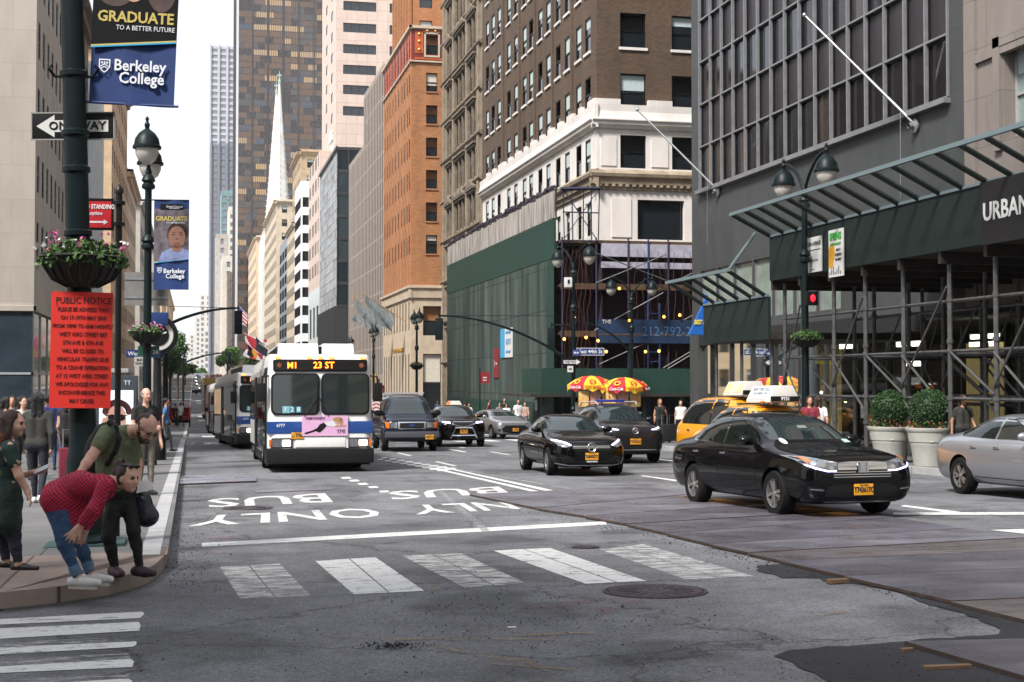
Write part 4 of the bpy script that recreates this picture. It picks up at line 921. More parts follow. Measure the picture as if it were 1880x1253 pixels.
for yy, w_ in ((60.8, .9), (55.5, .7), (37, .5), (34.4, .9), (30.2, .5)): m.bx(FR + .5, FR + .8, yy - w_ / 2, yy + w_ / 2, -1.2, 3.5)
m.build('shop_pillar', M_SHOPW, b.o)
def shoplight(px, py, wpx, hpx, X=FR + 1.5):
 p = atX(px, py, X); k = p.y * .9755 + X * .2198; w_ = wpx / FPX * k * 3.4; h = hpx / FPX * k
 m = MB(); m.bx(-.06, .06, -w_ / 2, w_ / 2, -h / 2, h / 2); f = MB(); f.bx(-.09, .09, -w_ / 2 - .05, w_ / 2 + .05, h / 2, h / 2 + .05)
 o = thing('shop_light', 'lit rectangular ceiling light glowing inside the shop under the sidewalk shed', 'shop light', p, 0, 'lit panels inside the shop behind the scaffold')
 m.build('diffuser', E_SHOP, o); f.build('housing', M_STEEL, o); return o
for a in ((1552, 636, 20, 9), (1668, 632, 24, 9), (1680, 668, 18, 9), (1808, 618, 26, 8), (1806, 632, 26, 8)): shoplight(*a)
for px, py, X in [(1316, 634, 23.5), (1316, 657, 23.5), (1316, 680, 23.5), (1316, 695, 23.5), (1393, 634, 23.5), (1393, 656, 23.5), (1393, 680, 23.5), (1393, 700, 23.5), (1508, 721, 24), (1520, 720, 24), (1552, 737, 24)]:
 p = atX(px, py, X); o = thing('shop_bulb', 'small round lit bulb in the shop window under the shed', 'light bulb', p, 0, 'round bulbs lining the corner shop windows')
 m = MB(); m.ball((0, 0, 0), .06, 8, 6); m.build('glass_bulb', E_WARM, o); m = MB(); m.tube([(0, 0, .05), (0, 0, .14)], .025, 6); m.build('socket', M_STEEL, o)
# yellow price tag sign in the shop window
M_YEL = mat('tag yellow', (.70, .55, .02), .5); p = atX(1517, 637, FR + .5)
o = thing('tag_sign', 'yellow tag shaped shop sign reading BUY behind the scaffold', 'shop sign', p, R(-90))
m = MB(); m.slab([Vector(v) for v in ((-1.0, -.02, -.5), (.75, -.02, -.5), (1.0, -.02, -.2), (1.0, -.02, .6), (-1., -.02, .6))], .02)
m = MB(); pts = [(-.95, -.62), (.75, -.72), (1.05, -.35), (1.05, .5), (.8, .78), (-.95, .62)]
m.add([(x, -.03, z) for x, z in pts] + [(x, .03, z) for x, z in pts], [tuple(range(6)), tuple(range(11, 5, -1))] + [(i, 6 + i, 6 + (i + 1) % 6, (i + 1) % 6) for i in range(6)]); m.build('board', M_YEL, o)
text('lettering', 'BUY', .72, M_BLACK, o, (-.02, -.04, 0), bold=.02, sx=.95)
m = MB(); m.lathe([(.04, 0), (.12, 0), (.12, .02), (.04, .02)], 12, 0, (.72, -.05, .45), 'y'); m.build('eyelet', M_BLACK, o)
# ---- beige stone building at the right edge
W_RST = brick_mat('pinkish stone blocks', (.215, .185, .165), (.19, .165, .15), (.12, .10, .09), 3.6, 1.5, .012, .75, var=.2, bump=.15)
b = Bld('pinkish_stone_building', 'pinkish stone building at the right edge beside the grey granite one', FR, 18, [W_RST, M_ALU, M_DARK])
zs = [(zat(250, 1865, X=FR), zat(82, 1865, X=FR)), (15.6, 18.9), (21, 24.3)]
b.face((FR, 38.9), (FR, 18), 3.9, 40, [(38.9 - Yon(1848, FR), 38.9 - Yon(1848, FR) + 2.4), (7.2, 9.6), (12.5, 14.9)], zs, 'sash', .45, fm=M_ALU, gm=mat('milky window glass', (.20, .26, .25), .15), bm=M_BLIND)
yw = Yon(1848, FR)
for a in (yw + .25, yw + .12): pass
b.box(FR - .12, FR + .1, yw + .05, yw + .4, zs[0][0] - .3, zs[0][1] + .4); b.box(FR - .12, FR + .1, yw - 2.8, yw + .4, zs[0][1] + .1, zs[0][1] + .45)
b.box(FR - .1, FR + .1, 18, 38.9, 11.2, 11.45); b.box(FR - .12, FR + .1, 38.3, 38.9, 3.9, 40)
b.box(FR + .6, FR + 25, 18, 38.8, 3.9, 39.9); b.box(FR, FR + .1, 18, 24, -1, 3.9, mi=2); b.finish()
# ---- sidewalk shed with catch platform, and the lower shed round the corner
M_PLY = brick_mat('green plywood', (.0028, .014, .0115), (.0022, .011, .009), (.0015, .006, .005), 1.22, 1.4, .012, .7, var=.3, off=0, bump=.1, nscale=1.2)
M_SHG = mat('shed green steel', (.003, .011, .009), .45, var=.25, scale=5); M_DECK = mat('shed deck boards', (.022, .018, .015), .85, var=.4, scale=3)
M_TUBE = mat('scaffold tube', (.11, .11, .11), .5, metal=.55, var=.3, scale=5)
o = thing('sidewalk_shed', 'long green sidewalk shed on grey scaffold poles in front of the granite building', 'sidewalk shed', (17.3, 33, gz(33)))
T = Matrix.Translation(-o.location)
def P_(): m = MB(); m.M = T; return m
Y0, Y1, ZB, ZT = 20.0, 40.6, 4.72, 6.05
m = P_(); m.bx(17.24, 17.34, Y0, Y1, ZB, ZT); m.bx(17.34, 22.9, Y1 - .1, Y1, ZB, ZT); m.build('parapet', M_PLY, o)
m = P_(); m.bx(17.34, 22.95, Y0, Y1 - .1, ZB, ZB + .25)
for yy in np.arange(Y0 + .5, Y1, 2.): m.bx(17.3, 22.95, yy, yy + .14, ZB - .28, ZB)
m.build('deck', M_DECK, o)
for yy in np.linspace(Y0 + .3, Y1 - .1, 21):
 m = P_(); m.tube([(17.27, yy, ZT + .02), (16.0, yy, ZT + .66)], .07, 4); m.build('catch_strut', M_SHG, o)
m = P_(); m.bx(15.93, 16.03, Y0, Y1, ZT + .63, ZT + .73); m.bx(17.2, 17.3, Y0, Y1, ZT + .0, ZT + .07); m.build('catch_rail', mat('pale rail', (.20, .27, .29), .4, metal=.4), o)
M_NET = mat('thin clear sheet', (.25, .3, .3), .2, alpha=.18)
m = P_(); m.quad((17.27, Y0, ZT + .05), (16, Y0, ZT + .69), (16, Y1, ZT + .69), (17.27, Y1, ZT + .05)); m.build('catch_sheet', M_NET, o, fix=False)
posts = [Yon(px, 17.6) for px in (1532, 1590, 1660, 1745, 1830)]; posts += [posts[-1] - 2.05 * k for k in (1, 2, 3)] + [posts[0] + 2.1, posts[0] + 3.4]
posts.sort()
for row, X in enumerate((17.6, 19.9, 22.2)):
 for i, yy in enumerate(posts):
  m = P_(); m.tube([(X, yy, gz(yy) + .1), (X, yy, ZB - .1)], .062, 8); m.bx(X - .12, X + .12, yy - .12, yy + .12, gz(yy) + .15, gz(yy) + .17)
  for z in (.55, 1.25, 2.6, 3.6): m.lathe([(.06, z - .05), (.085, z - .05), (.085, z + .05), (.06, z + .05)], 8, 0, (X, yy, 0))
  m.build('scaffold_pole', M_TUBE, o)
 for z in (1.22, 2.35, 3.55):
  m = P_(); m.tube([(X + .07, posts[0], z + .02), (X + .07, posts[-1], z)], .045, 6); m.build('ledger_tube', M_TUBE, o)
 for i in range(len(posts) - 1):
  a, c = posts[i], posts[i + 1]
  if (i + row) % 2 == 0:
   m = P_(); m.tube([(X - .08, a, 3.9), (X - .08, c, 1.5)], .032, 6); m.build('brace_tube', M_TUBE, o)
  m = P_(); m.tube([(X - .06, a, 1.35 if i % 2 else .9), (X - .06, c, 2.4 if i % 2 else 2.3)], .032, 6); m.build('brace_tube', M_TUBE, o)
  if i % 3 == 1: m = P_(); m.tube([(X - .06, a, gz(a) + .2), (X - .06, c, 1.2)], .035, 6); m.build('brace_tube', M_TUBE, o)
for yy in posts[::2]:
 m = P_(); m.tube([(17.6, yy, 2.3), (22.2, yy, 2.3)], .04, 6); m.build('cross_tube', M_TUBE, o)
# shop sign panel on the parapet
s = thing('shop_fascia_sign', 'black fascia sign reading URBAN OUTFITTERS on the green shed parapet', 'shop sign', (17.2, Yon(1806, 17.2), 5.1), R(-90))
m = MB(); m.bx(0, 9, -.05, .03, -.42, .98); m.build('board', mat('matt black board', (.008, .008, .008), .6), s)
text('lettering', 'URBAN OUTFITTERS', .56, mat('pale letter', (.55, .57, .57), .5), s, (.12, -.06, .28), align='LEFT', bold=.012, sx=.98)
s = thing('address_banner', 'white banner reading 521 5TH AVENUE tied to the green shed parapet', 'banner', (17.18, Yon(1479, 17.18), 4.62), R(-90))
M_BAN = mat('white vinyl', (.62, .62, .60), .55); m = MB(); m.bx(0, 1.12, -.02, .02, .12, 1.12); m.build('sheet', M_BAN, s)
for t_, z, sz, c in (('521 5TH AVENUE', .92, .17, (.05, .05, .06)), ('SL GREEN REALTY CORP', .45, .085, (.2, .2, .22)), ('www.slgreen.com', .2, .05, (.2, .2, .2))): text('lettering', t_, sz, mat('ink %s' % t_[:3], c, .7), s, (.56, -.03, z), sx=.86 if sz > .1 else .8)
m = MB(); m.bx(.03, 1.09, -.028, -.02, .74, .76); m.build('rule_line', M_BLACK, s)
s = thing('market_banner', 'white banner reading SPRING in green with a yellow flower pattern', 'banner', (17.17, Yon(1524, 17.17), 4.55), R(-90))
m = MB(); m.bx(0, .88, -.02, .02, -.04, 1.26); m.build('sheet', M_BAN, s)
text('lettering', 'SPRING', .27, mat('grass green ink', (.05, .33, .05), .6), s, (.44, -.03, 1.06), bold=.015, sx=.8); text('lettering', 'GREENMARKET', .11, mat('grass green ink', (.05, .33, .05)), s, (.44, -.03, .85), sx=.9)
m = MB(); m.ball((.2, -.025, .62), (.2, .006, .26), 14, 8); m.ball((.15, -.025, .36), (.15, .006, .16), 12, 8); m.build('flower_print', mat('orange ink', (.65, .32, .02), .6), s)
for k, t_ in enumerate(('MAY 17', 'TO JUNE 21', '10-6 DAILY')): text('lettering', t_, .11, M_BLACK, s, (.62, -.03, .68 - k * .13), sx=.72)
m = MB()
for k in range(7): m.bx(.06 + k * .11, .1 + k * .11, -.026, -.02, .02, .1 + .07 * (k % 3))
m.build('skyline_print', M_BLACK, s)
# lower shed round the corner
o2 = thing('corner_shed', 'lower green shed with tilted catch rails beside the blue corner awning', 'sidewalk shed', (17.3, 44, gz(44)))
T = Matrix.Translation(-o2.location); Yc, Yd = 40.75, 46.4; zb2, zt2 = 2.95, 4.25
m = P_(); m.bx(17.24, 17.34, Yc, Yd, zb2, zt2); m.build('parapet', M_PLY, o2)
m = P_(); m.bx(17.34, 22.8, Yc, Yd - .1, zb2, zb2 + .2); m.build('deck', M_DECK, o2)
for yy in np.linspace(Yc + .2, Yd, 6): m = P_(); m.tube([(17.27, yy, zt2 + .02), (16., yy, zt2 + .8)], .065, 4); m.build('catch_strut', M_SHG, o2)
m = P_(); m.bx(15.95, 16.03, Yc, Yd + .3, zt2 + .76, zt2 + .86); m.bx(17.2, 17.3, Yc, Yd, zt2, zt2 + .07); m.tube([(16, Yc + .1, zt2 + .8), (16.6, Yc - .6, zt2 + 1.9)], .05, 6); m.build('catch_rail', mat('pale rail', (.32, .42, .45)), o2)
for yy in (41.3, 43.8, 46.1):
 m = P_(); m.tube([(17.6, yy, gz(yy) + .1), (17.6, yy, zb2)], .06, 8); m.build('scaffold_pole', M_TUBE, o2)
# blue corner awning
s = thing('corner_awning', 'blue wedge shaped awning reading BEST BUY at the granite corner', 'awning', (21.6, 59.5, 2.1)); Mb = mat('awning blue', (.005, .10, .40), .6)
pa = atY(1300, 540, 59.5); pb = atY(1266, 614, 59.5); pc = atY(1301, 616, 59.5); loc = Vector(s.location)
m = MB(); A, B_, C_ = pa - loc, pb - loc, pc - loc
m.add([A, B_, C_, A + Vector((.1, .5, 0)), B_ + Vector((.1, .5, 0)), C_ + Vector((.1, .5, 0))], [(0, 1, 2), (5, 4, 3), (0, 3, 4, 1), (1, 4, 5, 2), (0, 2, 5, 3)]); m.build('canopy', Mb, s)
text('lettering', 'BEST BUY', .27, M_YEL, s, (B_ + C_) / 2 + Vector((.12, -.04, .55)), bold=.012, shear=.15, sx=.62)
# flag poles on the granite wall
def flagpole(p, tip, lab):
 o = thing('flag_pole', lab, 'flag pole', p); d = tip - p; m = MB(); m.tube([(0, 0, 0), tuple(d)], [.055, .035], 10); m.build('pole', M_STEEL, o)
 m = MB(); m.lathe([(0, 0), (.16, 0), (.24, .04), (.24, .1), (.12, .14), (.1, .3)], 16, 0, (0, 0, 0)); q = m.build('wall_bracket', M_STEEL, o, smooth=True); q.rotation_euler = (0, R(-90), 0)
 m = MB(); m.ball(tuple(d), .08, 10, 8); m.build('finial', M_STEEL, o)
 a = d * .14; m = MB(); m.tube([tuple(a), (a.x - .02, a.y, a.z - 2.9)], .008, 4); m.build('halyard', M_STEEL, o)
flagpole(atX(1683, 232, FR), atX(1477, 28, FR - 2.6), 'long bare flag pole slanting across the mullioned windows')
flagpole(atX(1320, 352, FR), atX(1170, 202, FR - 3.2), 'bare flag pole at the granite corner in front of the white painted floor')
# ---- construction hoarding under the brown brick building
M_HOARD = brick_mat('weathered hoarding board', (.058, .078, .068), (.034, .060, .050), (.010, .022, .018), 1.22, 2.44, .035, .8, var=.7, off=0, bump=.1, nscale=.9)
[n for n in M_HOARD.node_tree.nodes if n.type == 'MAPPING'][0].inputs['Scale'].default_value = (1, 1, .10)
for n in M_HOARD.node_tree.nodes:
 if n.type == 'VALTORGB': n.color_ramp.elements[0].position = .40; n.color_ramp.elements[1].position = .63
M_HGREEN = brick_mat('fresh green hoarding board', (.005, .040, .027), (.005, .034, .023), (.003, .014, .010), 1.22, 2.44, .015, .7, var=.22, off=0, bump=.1)
M_PLANK = mat('bleached planks', (.50, .46, .42), .85, var=.4, scale=1.4, c2=(.13, .11, .10), stretch=(1, 2.2, .25), det=9)
HX = 19.9; ya, yb = 112.2, 77.6
o = thing('construction_hoarding', 'tall weathered green plywood hoarding with pale plank rail along the brick building', 'hoarding', (HX, 95, gz(95))); T = Matrix.Translation(-o.location)
m = P_(); m.bx(HX, HX + .12, yb, ya, .4, 8.6); m.build('board_panel', M_HOARD, o)
m = P_(); m.bx(HX - .02, HX + .12, yb, ya, 8.63, 10.9); m.bx(HX - .03, HX + .12, yb, ya, -2.2, .4); m.bx(HX - .02, HX + .12, yb, yb + 1.6, -1.5, 8.6); m.build('green_panel', M_HGREEN, o)
rd = random.Random(5)
m = P_()
n = 46
for i in range(n):
 a = yb + (ya - yb) * i / n; m.bx(HX + .02, HX + .07, a + .06, a + (ya - yb) / n - .04, 10.95, 12.45 + rd.uniform(-.06, .06))
m.build('plank_rail', M_PLANK, o)
m = P_()
for i in range(n + 1): a = yb + (ya - yb) * i / n; m.bx(HX + .08, HX + .16, a - .05, a + .05, 10.8, 12.7)
m.bx(HX + .1, HX + .2, yb, ya, 12.5, 12.6); m.build('rail_frame', M_DECK, o)
m = P_()
for k in range(70):   # bunched dark netting along the top
 a = yb + (ya - yb) * k / 70; m.tube([(HX + .15, a, 12.65 + rd.uniform(-.05, .2)), (HX + .2, a + .6, 12.65 + rd.uniform(-.05, .25))], rd.uniform(.06, .16), 5)
m.build('bundled_netting', mat('dark plum netting', (.03, .02, .035), .9, var=.4, scale=6), o)
m = P_(); m.bx(HX + .12, FR, ya - .1, ya, -2, 10.9); m.build('end_panel', M_HOARD, o)
s = thing('hoarding_notice', 'white notice with light blue left half high on the green hoarding', 'sign', atX(930, 630, HX - .04), R(-90))
m = MB(); m.bx(-1.75, 1.75, -.02, .02, -.95, .95); m.build('board', M_BAN, s); m = MB(); m.bx(-1.75, -.45, -.03, -.02, -.95, .95); m.build('blue_panel', mat('sky blue print', (.05, .35, .62), .5), s)
for t_, z, sz in (('AVAILABLE RETAIL', .66, .26), ('10,270 SF', .05, .52), ('NEW FLAGSHIP', -.6, .26)): text('lettering', t_, sz, mat('blue ink', (.04, .2, .42), .6), s, (.62, -.03, z), sx=.75)
s = thing('red_banner', 'narrow dark red vertical banner on the green hoarding', 'banner', atX(911, 667, HX - .04), R(-90))
m = MB(); m.bx(-.72, .72, -.02, .02, -1., 1.); m.build('cloth', mat('deep red cloth', (.20, .012, .018), .7), s); text('lettering', 'J', .5, M_BAN, s, (-.45, -.03, 0)); text('lettering', 'PRESS', .2, M_BAN, s, (.15, -.03, -.05))
s = thing('permit_poster', 'small purple and white poster at the foot of the hoarding', 'poster', atX(985, 735, HX - .06), R(-90)); m = MB(); m.bx(-.42, .42, -.02, .02, -.75, .75); m.build('sheet', mat('purple print', (.05, .05, .16), .6), s); m = MB(); m.bx(-.3, .3, -.03, -.02, -.6, .0); m.build('white_panel', M_BAN, s)
# ---- open scaffold on the side street face
M_BLUES = mat('blue scaffold paint', (.005, .028, .12), .5, var=.3, scale=5); M_PURP = mat('purple scaffold paint', (.018, .016, .045), .55, var=.3, scale=5); M_TIMB = mat('scaffold timber', (.085, .046, .022), .85, var=.35, scale=3)
SY = 77.4; X0, X1 = 20.2, 30.5
o = thing('scaffold_frame', 'open scaffold with timber decks and blue frames on the dark street corner', 'scaffold', (24, SY, gz(SY))); T = Matrix.Translation(-o.location)
m = P_()
for z in (1.9, 4.3, 7.0): m.bx(X0, X1, SY, SY + 2, z, z + .12); m.bx(X0, X1, SY - .05, SY, z - .14, z + .2)
m.build('timber_deck', M_TIMB, o)
m = P_(); m.bx(22.6, X1, SY - .06, SY - .02, 8.75, 9.5); m.bx(22.6, X1, SY - .06, SY - .02, 8.1, 8.45); m.build('toe_board', mat('pale lilac board', (.36, .35, .42), .6, var=.2, scale=2), o)
m = P_(); m.bx(X0, X1, SY, SY + 2.2, 9.5, 9.65); m.build('top_deck', M_TIMB, o); m = P_(); m.bx(X0, X1, SY + 2.02, SY + 2.08, -1.2, 9.5); m.bx(22.7, 22.75, SY + .2, SY + 2.0, -1.2, 9.5); m.build('dark_tarpaulin', mat('dark plum netting', (.03, .02, .035)), o)  # dark sheet added behind the decks to stand in for shade
for i, x in enumerate((20.3, 22.3, 24.2, 25.4, 26.6, 28.5, 30.3)):
 m = P_(); m.tube([(x, SY - .1, -1.2), (x, SY - .1, 9.8)], .05, 6); m.build('upright', M_PURP if i != 3 else M_BLUES, o)
for x in (25.3, 26.0):
 m = P_(); m.tube([(x, SY - .3, -1), (x, SY - .3, 6.1)], .06, 6); m.build('ladder_rail', M_BLUES, o)
m = P_()
for z in np.arange(0, 6, .55): m.tube([(25.3, SY - .3, z), (26., SY - .3, z)], .03, 5)
m.build('ladder_rung', M_BLUES, o)
for i, (xa, za, xb, zb_) in enumerate([(22.2, 7.2, 26.4, 8.9), (22.2, 8.9, 26.4, 7.4), (26.6, 7.2, 30.2, 8.9), (22.1, 4.5, 26.2, 6.7), (26.4, 4.6, 30.2, 6.6), (26.2, 2.4, 30.4, 4.8), (26.2, 2.2, 30.4, 4.6), (26.2, 4.9, 30.4, 2.6), (27.2, -.4, 30.4, 1.4), (27.4, -.4, 30.5, 1.2), (26., 1.6, 29, -.5), (22.4, .5, 25.2, 2), (22.4, 2.6, 26, 4.2)]):
 m = P_(); m.tube([(xa, SY - .35, za), (xb, SY - .35, zb_)], .035, 5); m.build('brace_tube', M_TUBE, o)
m = P_(); rd = random.Random(9)
for k in range(22):
 x = X0 + .3 + k * .46 if k > 7 else X0 + .2 + k * .2; pts = [(x + rd.uniform(-.05, .05) + .08 * math.sin(z * 2 + k), SY - .2, z) for z in np.arange(1.6, 9.6, .5)]
 m.tube(pts, .012, 4)
m.build('orange_net_cord', mat('orange netting cord', (.09, .025, .014), .8), o)
m = P_()
for x, z in ((21.4, 9.6), (21.4, 11.2)): m.tube([(20.3, SY - .2, z), (22.4, SY - .2, z)], .04, 5)
for x in (20.4, 20.9, 21.5, 22.0, 22.4): m.tube([(x, SY - .2, 9.5), (x + rd.uniform(-.1, .1), SY - .2, 12.6)], .035, 5)
m.tube([(20.4, SY - .2, 9.7), (22.3, SY - .2, 12.4)], .03, 5); m.tube([(22.3, SY - .2, 9.7), (20.4, SY - .2, 12.4)], .03, 5); m.tube([(20.2, SY - .2, 12.5), (22.5, SY - .2, 12.6)], .12, 6); m.build('hoist_frame', M_PURP, o)
s = thing('site_banner', 'long blue banner with faded phone number hung on the dark scaffold', 'banner', (22.3, SY - .45, 4.55)); m = MB(); m.bx(0, 8, -.01, .01, -.75, .6); m.build('cloth', mat('faded blue banner', (.004, .022, .065), .7, var=.4, scale=2), s)
text('lettering', '212-792-2606', .8, mat('faded banner ink', (.05, .13, .25), .7), s, (4.6, -.03, -.1), sx=.9); text('lettering', 'THE', .3, M_BAN, s, (.5, -.03, .45)); m = MB(); m.bx(0, 8, -.02, .02, -.3, -.22); m.build('seam', M_TIMB, s)
for px, py in [(1137, 530), (1054, 583), (1036, 623), (1156, 589), (1219, 582), (1248, 579), (1076, 620), (1098, 626), (1113, 646), (1185, 646), (1210, 645)]:
 p = atY(px, py, SY - .6); s = thing('festoon_bulb', 'small amber work light bulb glowing on the dark scaffold', 'light bulb', p, 0, 'amber work bulbs strung through the dark scaffold')
 m = MB(); m.ball((0, 0, 0), .085, 8, 6); m.build('glass_bulb', E_BULB, s); m = MB(); m.tube([(0, 0, .07), (0, 0, .22)], .03, 6); m.build('socket', M_BLACK, s)
# low shed with dark passage under the scaffold
o = thing('corner_shed', 'dark green plywood shed over the corner passage behind the food carts', 'sidewalk shed', (22, 75.5, gz(75.5))); T = Matrix.Translation(-o.location)
m = P_(); m.bx(18.6, 31, 75.2, 75.32, .95, 2.35); m.bx(18.6, 18.72, 75.3, 80, .95, 2.35); m.build('parapet', M_HGREEN, o)
m = P_(); m.bx(17.9, 31, 75.0, 82, .78, .95); m.build('deck', M_DECK, o)
m = P_()
for x in (18.7, 21.5, 24.5, 27.5, 30.5): m.bx(x - .08, x + .08, 75.3, 75.46, -1.3, .8)
m.build('post', M_SHG, o)
m = P_(); m.bx(20.0, 31, 78.9, 79.0, -1.4, .8); m.build('back_panel', mat('dark timber wall', (.02, .016, .014), .8), o)
m = P_(); m.bx(24.6, 26.6, 78.8, 78.9, -1.3, .75); m.build('plywood_door', mat('dark ply door', (.04, .028, .014), .8), o)
p = atY(1229, 712, 78); s = thing('passage_lamp', 'bare white bulb lighting the dark corner passage', 'light bulb', p); m = MB(); m.ball((0, 0, 0), .09, 8, 6); m.build('glass_bulb', E_WARM, s); m = MB(); m.tube([(0, 0, .06), (0, 0, .25)], .03, 6); m.build('socket', M_BLACK, s)
m = MB(); m.bx(-880, 880, -340, 3050, -6, 240); hz = m.build('haze', bpy.data.materials.new('haze air')); hm = hz.data.materials[0]; hm.use_nodes = True; tag(hz, 'thin pale haze filling the avenue', 'haze', kind='stuff')
hn = hm.node_tree; hn.nodes.remove(hn.nodes['Principled BSDF']); vp = hn.nodes.new('ShaderNodeVolumePrincipled'); vp.inputs['Density'].default_value = .0001; vp.inputs['Color'].default_value = (.95, .96, 1, 1); L(hn, vp.outputs[0], hn.nodes['Material Output'].inputs['Volume'])
# ---- the rest of the canyon round the viewer: blocks beside and behind the corner
for nm, lab, side, ya, yb, zt, m_ in (('stone_office_block', 'tan stone office block on the near left corner, out of the frame', -1, 45, 62.5, 26, W_CARVE), ('brown_brick_block', 'brown brick block behind the viewer on the left', -1, -70, 4, 22, W_BROWN), ('limestone_block', 'limestone block behind the viewer on the right', 1, -70, 6, 34, W_GSTONE), ('tall_office_block', 'tall grey block farther behind the viewer on the left', -1, -165, -90, 40, W_RST), ('tall_stone_block', 'tall stone block farther behind the viewer on the right', 1, -165, -90, 46, W_CARVE), ('glass_slab_block', 'dark glazed block far down the avenue behind the viewer', 1, -330, -185, 60, W_GREY), ('grey_stone_block', 'grey stone block far down the avenue behind the viewer', -1, -330, -185, 50, W_GREY)):
 X = FL if side < 0 else FR; b = Bld(nm, lab, X, ya, [m_]); ln = yb - ya; n = int(ln / 3.4); us = [(i * ln / n + .9, i * ln / n + 2.4) for i in range(n)]; zs = [(z, z + 2.1) for z in np.arange(6, zt - 3, 3.7)]
 wg = dict(style='plain', depth=.25)
 if side < 0: b.face((X, ya), (X, yb), -2, zt, us, zs, **wg); b.face((X, yb), (X - 30, yb), -2, zt, spans(1, 3.4, 1.5, 8), zs, **wg)
 else: b.face((X, yb), (X, ya), -2, zt, us, zs, **wg); b.face((X + 30, yb), (X, yb), -2, zt, spans(1, 3.4, 1.5, 8), zs, **wg)
 xa, xb = (X - 30, X - .5) if side < 0 else (X + .5, X + 30); b.box(xa, xb, ya, yb - .5, -2, zt); b.finish(most=0)
# ------------------------------------------------------------------ street furniture
M_LEAF = mat('leaf', (.035, .085, .018), .6, var=.45, scale=9); M_LEAF2 = mat('bright leaf', (.075, .15, .025), .6, var=.4, scale=7); M_LEAFD = mat('topiary leaf', (.010, .038, .007), .55, var=.5, scale=12)
M_PINK = mat('pink petal', (.55, .10, .28), .6, var=.3, scale=30); M_PETW = mat('white petal', (.65, .62, .6), .6); M_BOWL = mat('basket bowl', (.012, .010, .007), .7, var=.4, scale=8); M_LAMPG = mat('lamp glass', (.42, .40, .36), .15, spec=.6, var=.15, scale=5)
def leafquad(mb, p, s, rd, mi=0):
 a = Vector((rd.gauss(0, 1), rd.gauss(0, 1), rd.gauss(0, 1))).normalized(); b = a.orthogonal().normalized(); c = a.cross(b); t = rd.uniform(0, 6.28)
 u = (b * math.cos(t) + c * math.sin(t)) * s; v = (c * math.cos(t) - b * math.sin(t)) * s * .6
 mb.add([p - u, p - v * .9 + u * .1, p + u, p + v * .9 + u * .1], [(0, 1, 2, 3)], mi)
def basket(loc, r, lab, flowers=True, rd=None, parts=True, mount=True):
 rd = rd or random.Random(int(r * 1000)); o = thing('flower_basket', lab, 'flower basket', loc)
 m = MB(); m.lathe([(.02, -.62 * r), (.35 * r, -.58 * r), (.7 * r, -.4 * r), (.92 * r, -.05 * r), (r, .12 * r), (.9 * r, .12 * r), (.5 * r, 0), (0, 0)], 20)
 for k in range(20):
  a = k * math.pi / 10; c, s = math.cos(a), math.sin(a)
  m.tube([(c * q * r * 1.01, s * q * r * 1.01, z * r) for q, z in ((.36, -.58), (.71, -.4), (.93, -.05), (1.0, .12))], .012, 4)
 m.lathe([(r * .99, .10 * r), (r * 1.03, .12 * r), (r * .99, .15 * r)], 20)
 m.build('bowl', M_BOWL, o, smooth=True)
 m = MB()
 for _ in range(1100 if r > .4 else 500):
  a, q = rd.uniform(0, 6.283), math.sqrt(rd.random()); hgt = (1 - q * q) * .42 * r + .1 * r
  droop = -.22 * r * rd.random() if q > .85 else 0
  leafquad(m, Vector((math.cos(a) * q * r * 1.08, math.sin(a) * q * r * 1.08, rd.uniform(.05 * r, hgt + .12 * r) + droop)), rd.uniform(.02, .045), rd, rd.choice((0, 0, 1)))
 m.build('foliage', [M_LEAF, M_LEAF2], o, fix=False)
 if flowers:
  for col, n in ((M_PINK, 26), (M_PETW, 16)):
   m = MB()
   for _ in range(n):
    a, q = rd.uniform(0, 6.283), math.sqrt(rd.uniform(.2, 1)); c = Vector((math.cos(a) * q * r * 1.12, math.sin(a) * q * r * 1.12, (1 - q * q) * .4 * r + rd.uniform(.15, .5) * r))
    for k in range(6): leafquad(m, c + Vector((rd.gauss(0, .012), rd.gauss(0, .012), rd.gauss(0, .01))), .022, rd)
   m.build('flowers', col, o, fix=False)
 return o
